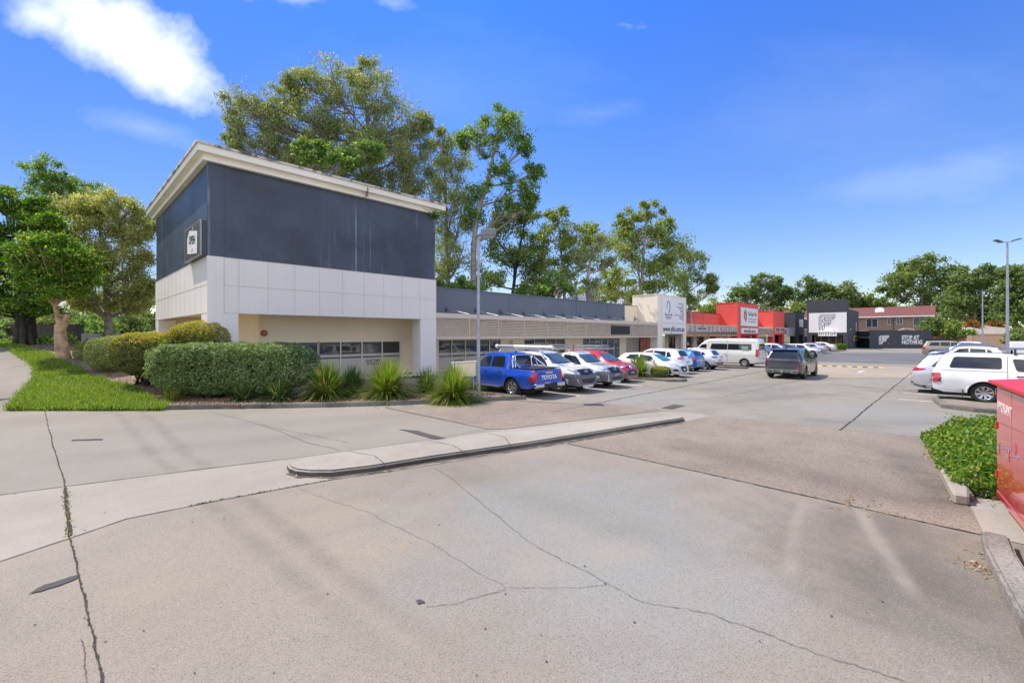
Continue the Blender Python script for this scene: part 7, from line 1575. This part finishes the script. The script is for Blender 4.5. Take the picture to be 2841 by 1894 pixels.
r2n = [(U(suv, label='white SUV with roof rails in the right bays behind the silver one', paint=P_white, rails=(.7,2.9)), 50.5, -1.0, '+y'),
 (U(suv, label='slate blue SUV nose to the lane, between two white cars in the right bays', paint=P_navy, rails=(.6,2.8), L=4.8, top=[(x*4.8/4.48, z*1.08) for x, z in suv['top']]), 57.0, -.97, '+y'),
 (U(suv, label='far white SUV roof behind the slate blue SUV', paint=P_white), 90.0, -1.5, '+y'),
 (U(sedan, label='dark blue car between the white roofs at far right', paint=P_blue), 66.0, -6.4, '-y')]
for s_, q, p, hd in r2n: s_['group'] = RR; s_['cell'] = .15; put(car(s_), q, p, hd)
t = car(U(suv, label='gold four wheel drive with dark roof awning, at the end of the right bays', paint=P_gold, group=RR, L=4.9, W=1.95, R=.40, xf=3.85, xr=1.0, top=[(0,.55),(.02,1.1),(.10,1.3),(.35,1.78),(.5,1.86),(1.3,1.92),(2.5,1.92),(2.9,1.86),(3.5,1.30),(3.7,1.24),(4.5,1.16),(4.8,.95),(4.9,.55)], belt=[(0,1.2),(.6,1.25),(3.4,1.2),(3.7,1.15),(4.9,.9)], wr=.68, side_windows=[[(.6,1.30),(1.5,1.30),(1.5,1.72),(.75,1.72)],[(1.58,1.30),(2.35,1.28),(2.35,1.74),(1.58,1.74)],[(2.43,1.28),(3.3,1.26),(2.9,1.70),(2.43,1.74)]], rear=[(0,1.32),(.7,1.32),(.6,1.68),(0,1.7)], tailB=[(.70,.95),(.92,.95),(.92,1.2),(.70,1.2)], tailS=[(.02,.95),(.25,.95),(.25,1.18),(.05,1.18)], screen=[(.6,1.78),(.74,1.32),(0,1.28),(0,1.8)], cell=.15, mirror=(3.1,1.3), handles=[], seams=[]))
b = MB(); b.box(.2-2.45, 2.9-2.45, -.72, -.55, 1.98, 2.12); b.box(.5-2.45, 2.9-2.45, -.55, .6, 2.0, 2.05); b.build('roof_awning', M_blkpl, t, local=True); put(t, 72.0, -.25, '-y')
t = car(U(van, label='white van with red tail lights at the far right, behind the tall lamp post', paint=P_white, group=RR, cell=.15, top=[(0,.42),(.01,1.2),(.10,1.85),(.25,1.96),(.6,2.0),(3.6,2.0),(4.0,1.94),(4.35,1.8),(4.95,1.3),(5.1,1.2),(5.42,1.05),(5.56,.8),(5.6,.42)], side_windows=[[(3.98,1.30),(4.80,1.28),(4.42,1.62),(4.02,1.68)]], rear=[(0,1.36),(.72,1.36),(.68,1.72),(0,1.74)], screen=[(.66,1.75),(.78,1.34),(0,1.3),(0,1.8)])); put(t, 62.0, -6.6, '-y')
# ---------------------------------------------------------------- street furniture, cabinet, worker
M_galv = mat('galvanised', (.38,.41,.45,1), .45, .6, var=.18, scale=6)
b0 = G(1327.5, 1097.4, .12)
lp = empty('lamp_post', (b0.x, b0.y, .12), 0, 'grey steel lamp post with single box lantern in the garden bed', 'lamp post', 'car park lamp posts')
b = MB(); b.tube([(b0.x, b0.y, .1), (b0.x, b0.y, 3.2), (b0.x, b0.y, 6.45)], [.082, .062, .048], 8, sm=False); b.build('pole', M_galv, lp)
b = MB(); b.tube([(b0.x, b0.y, .1), (b0.x, b0.y, .2)], .11, 12); b.build('base_plate', M_galv, lp)
def Wv(X, z, h): x, y = W(X, z); return Vector((x, y, h))
X0, z0 = LZ(b0.x, b0.y)
b = MB(); b.bar(Wv(X0-.02, z0, 6.42), Wv(X0+.2, z0, 6.50), .07, .07); b.build('arm', M_galv, lp)
b = MB(); c_ = Wv(X0+.40, z0, 6.62); Rr = Vector((RX, RY, .06)).normalized(); Fv = Vector((FX, FY, 0)); Uv = Rr.cross(Fv)*-1
if Uv.z < 0: Uv = -Uv
b.obox(c_, Rr*.30, Fv*.22, Uv*.13); b.build('lantern', mat('lantern_grey', (.20,.22,.25,1), .5), lp, bevel=.02)
b = MB(); b.obox(c_-Uv*.135, Rr*.24, Fv*.17, Uv*.008); b.build('diffuser', mat('diffuser', (.45,.38,.33,1), .2), lp)
def tall_lamp(px, z, top, label, rad):
    p = at(px, HY, z); t = empty('lamp_post', (p.x, p.y, 0), 0, label, 'lamp post', 'car park lamp posts'); X, zz_ = LZ(p.x, p.y)
    b = MB(); b.tube([(p.x, p.y, 0), (p.x, p.y, top)], [rad, rad*.5], 10); b.build('pole', M_galv, t)
    b = MB(); b.bar(Wv(X-.55, zz_, top-.06), Wv(X+.55, zz_+.1, top+.02), .06, .06); b.build('arm', M_galv, t)
    for s_, dh in ((-1, .02), (1, .16)):
        b = MB(); a, c = Wv(X+s_*.50, zz_, top+dh-.06), Wv(X+s_*1.12, zz_+.1*s_, top+dh+.10); b.bar(a, c, .30, .09); b.build('lantern', mat('lantern_dark', (.10,.11,.12,1), .4), t, bevel=.015)
tall_lamp(2795, 36, 10.05, 'nearer tall lamp post with two angled lanterns, over the parked cars at right', .12)
tall_lamp(2726, 74, 9.8, 'farther tall twin lantern lamp post standing against the trees', .13)
# meter box
p = at(1287, HY, 18.6); X, z = LZ(p.x, p.y); mbx = empty('meter_box', (p.x, p.y, .12), 0, 'cream box cabinet on short legs between the strap leaf plants and the blue ute', 'cabinet')
b = MB(); b.obox(Wv(X, z, 1.12), Rr.normalized()*.50, Fv*.16, Vector((0, 0, .29))); b.build('cabinet', M_cream, mbx, bevel=.01)
b = MB(); b.obox(Wv(X, z, 1.425), Rr*.53, Fv*.19, Vector((0, 0, .014))); b.build('lid', M_taupe, mbx)
for s_ in (-.4, .4): b = MB(); b.tube([Wv(X+s_, z, .1), Wv(X+s_, z, .84)], .03, 6); b.build('leg', M_galv, mbx)
# hydrant cabinet
va = math.atan((2402-CX)/FL); su_, cu2 = math.sin(va), math.cos(va)
Cx, Cz = 7.06, 6.5
def K(t, n, h): return Wv(Cx-su_*t+cu2*n, Cz-cu2*t-su_*n, h)
def kbox(mb, t0, t1, n0, n1, h0, h1):
    vs = [K(t, n, h) for h in (h0, h1) for t, n in ((t0, n0), (t1, n0), (t1, n1), (t0, n1))]
    mb.add(vs, [(0,3,2,1),(4,5,6,7),(0,1,5,4),(1,2,6,5),(2,3,7,6),(3,0,4,7)][::1])
M_rcab = paint('cabinet_red', (.58,.014,.014,1), 0, .30, .35)
c0 = K(0, 0, .0); hc = empty('hydrant_cabinet', (c0.x, c0.y, 0), 0, 'glossy red steel cabinet lettered HYDRANT at the right edge', 'hydrant cabinet')
b = MB(); kbox(b, 0, 2.5, 0, .75, .30, 1.85); b.build('body', M_rcab, hc, bevel=.006)
b = MB(); kbox(b, .06, 2.44, .10, .70, .02, .21); b.build('plinth', M_blkpl, hc)
b = MB(); kbox(b, -.0, 2.5, -.012, .76, .21, .298); b.build('base_rail', M_rcab, hc, bevel=.004)
b = MB(); vs = [K(-.03, -.09, 1.89), K(2.6, -.09, 1.89), K(2.6, .90, 1.99), K(-.03, .90, 1.99), K(-.03, -.09, 1.852), K(2.6, -.09, 1.852), K(2.6, .90, 1.852), K(-.03, .90, 1.852)]
b.add(vs, [(0,1,2,3),(4,7,6,5),(0,4,5,1),(1,5,6,2),(2,6,7,3),(3,7,4,0)]); b.build('roof', mat('cabinet_roof_red', (.55,.025,.03,1), .45, var=.08), hc)
for i, (t0, t1) in enumerate(((.05, .88), (.895, 1.70), (1.715, 2.45))):
    b = MB(); kbox(b, t0, t1, -.014, .01, .36, 1.80); dr_ = b.build('door', M_rcab, hc, bevel=.004)
    hx = t1-.2 if i == 0 else t0+.30
    b = MB(); b.tube([K(hx, -.014, 1.03), K(hx, -.09, 1.03)], .014, 8); b.tube([K(hx, -.09, 1.11), K(hx, -.10, 1.03), K(hx, -.09, .95)], [.010, .018, .010], 8); b.tube([K(hx, -.0145, 1.03), K(hx, -.02, 1.03)], .035, 12); b.build('handle', M_chrome, dr_)
bx = (K(1, 0, 0)-K(0, 0, 0)).normalized(); nz_ = (K(0, -1, 0)-K(0, 0, 0)).normalized()
Mt = Matrix(((bx.x, 0, nz_.x, 0), (bx.y, 0, nz_.y, 0), (0, 1, 0, 0), (0, 0, 0, 1)))
me = text_mesh('HYDRANT', .195, ext=.001, bold=.003, sx=.84, spacing=1.04); me.transform(Matrix.Translation(K(.50, -.0155, 1.53)) @ Mt); link('lettering', me, mat('pale_letter', (.80,.72,.72,1), .5), hc)
b = MB(); kbox(b, -.012, .02, -.02, .0, 1.68, 1.77); b.build('latch', M_tail, hc)
for t_ in (.075, 1.675, 2.43):
    for h_ in (.55, 1.25):
        b = MB(); b.tube([K(t_, -.022, h_-.05), K(t_, -.022, h_+.05)], .011, 8); b.build('hinge', M_rcab, hc)
# drain grate on the footpath and small litter
g_ = G(5, 1109, 0)
b = MB(); gx = T(5, 1108); b.box(gx.x-.25, gx.x+.25, gx.y-.15, gx.y+.15, hs(gx.x, gx.y)+.012, hs(gx.x, gx.y)+.022); tag(b.build('drain_grate', mat('grate', (.04,.04,.04,1), .7)), 'small dark drain grate in the footpath at the left edge', 'drain')
dg = G(1868, 1129); b = MB(); 
for k in range(9): b.box(dg.x-.5+k*.12, dg.x-.44+k*.12, dg.y-.2, dg.y+.2, .012, .02)
tag(b.build('drain_grate', mat('grate2', (.10,.09,.08,1), .7)), 'slotted stormwater grate in the lane past the median island', 'drain')
# roof worker: body skinned from a jointed skeleton
def skin(name, verts, edges, rads, m, parent, sub=2):
    me = bpy.data.meshes.new(name); me.from_pydata(verts, edges, []); o = bpy.data.objects.new(name, me); C.objects.link(o)
    md = o.modifiers.new('skin', 'SKIN'); md.use_smooth_shade = True
    for i, r in enumerate(rads): me.skin_vertices[0].data[i].radius = (r, r) if not isinstance(r, tuple) else r
    me.skin_vertices[0].data[0].use_root = True
    s_ = o.modifiers.new('sub', 'SUBSURF'); s_.levels = sub; s_.render_levels = sub
    dg_ = bpy.context.evaluated_depsgraph_get(); dg_.update(); me2 = bpy.data.meshes.new_from_object(o.evaluated_get(dg_)); bpy.data.objects.remove(o)
    for p_ in me2.polygons: p_.use_smooth = True
    me2.materials.clear(); return link(name, me2, m, parent, True)
wp = onY(1551, 830, 26.3); RZ = 5.46
wk = empty('person', (wp.x, 26.3, RZ), PI+TH*0, 'person in navy shirt and brown wide hat bending over the roof edge', 'person')
# local: +x = facing direction (towards the left end of the roof), z up; bent forward, right hand down to the parapet
bv = [(-.05,0,.95),(.02,0,1.12),(.12,0,1.30),(.22,0,1.44),(.30,0,1.52),(.40,0,1.60),(.45,0,1.68),   # pelvis..head
      (.20,.19,1.40),(.33,.27,1.16),(.46,.22,.93),(.50,.21,.85), (.20,-.19,1.40),(.20,-.30,1.14),(.34,-.30,.95),(.40,-.28,.88),
      (-.06,.10,.88),(.04,.13,.48),(-.06,.13,.08),(.08,.14,.04), (-.06,-.10,.88),(.10,-.13,.48),(.0,-.14,.08),(.14,-.15,.04)]
be = [(0,1),(1,2),(2,3),(3,4),(4,5),(5,6),(3,7),(7,8),(8,9),(9,10),(3,11),(11,12),(12,13),(13,14),(0,15),(15,16),(16,17),(17,18),(0,19),(19,20),(20,21),(21,22)]
br = [(.13,.15),(.13,.15),(.14,.16),(.12,.15),.07,.105,.115,.06,.045,.036,.034,.06,.045,.036,.034,.10,.065,.042,.04,.10,.065,.042,.04]
M_skin = mat('skin', (.42,.24,.17,1), .6, var=.05)
skin('body', bv, be, br, M_skin, wk)
for sd, hx_ in ((1, (.50,.21,.85)), (-1, (.40,-.28,.88))):
    h_ = Vector(hx_)
    for k in range(4):
        o_ = Vector(((k-1.5)*.010, (k-1.5)*.022*1, 0)); skin('finger', [tuple(h_+o_*.6+Vector((.0, 0, -.01))), tuple(h_+o_+Vector((.03, 0, -.06))), tuple(h_+o_+Vector((.035, 0, -.10-.01*(k in (1, 2))))) ], [(0,1),(1,2)], [.009,.008,.007], M_skin, wk, 1)
    skin('thumb', [tuple(h_), tuple(h_+Vector((.03, -sd*.035, -.03))), tuple(h_+Vector((.045, -sd*.04, -.06)))], [(0,1),(1,2)], [.011,.009,.008], M_skin, wk, 1)
skin('shirt', [(-.07,0,.93),(.03,0,1.14),(.12,0,1.30),(.21,0,1.43),(.20,.19,1.40),(.27,.24,1.27),(.20,-.19,1.40),(.20,-.26,1.26)], [(0,1),(1,2),(2,3),(3,4),(4,5),(3,6),(6,7)], [(.19,.19),(.185,.20),(.185,.21),(.15,.18),.10,.09,.10,.09], mat('navy_shirt', (.02,.035,.075,1), .8), wk)
skin('shorts', [(-.05,0,.90),(-.06,.10,.86),(.02,.13,.56),(-.06,-.10,.86),(.06,-.13,.56)], [(0,1),(1,2),(0,3),(3,4)], [(.17,.18),.135,.11,.135,.11], mat('tan_shorts', (.22,.15,.09,1), .8), wk)
b = MB(); hb_ = Vector((.47, 0, 1.76)); ax = Vector((.25, 0, 1)).normalized(); b.tube([hb_-ax*.015, hb_, hb_+ax*.01], [.19, .20, .12], 18); b.tube([hb_, hb_+ax*.10, hb_+ax*.12], [.105, .09, .05], 16); b.build('hat', mat('brown_hat', (.20,.11,.07,1), .8), wk, local=True)
for sd in (1, -1): b = MB(); b.obox((.08 if sd > 0 else .14, sd*.14, .04), (.13, 0, 0), (0, .05, 0), (0, 0, .045)); b.build('shoe', M_blkpl, wk, bevel=.02, local=True)
b = MB(); b.obox((.545, 0, 1.66), (.015, 0, -.005), (0, .014, 0), (.003, 0, .022)); b.build('nose', M_skin, wk, bevel=.006, local=True)
for sd in (1, -1): b = MB(); b.obox((.535, sd*.032, 1.69), (.006, 0, 0), (0, .011, 0), (0, 0, .006)); b.build('eye', M_black, wk, local=True)
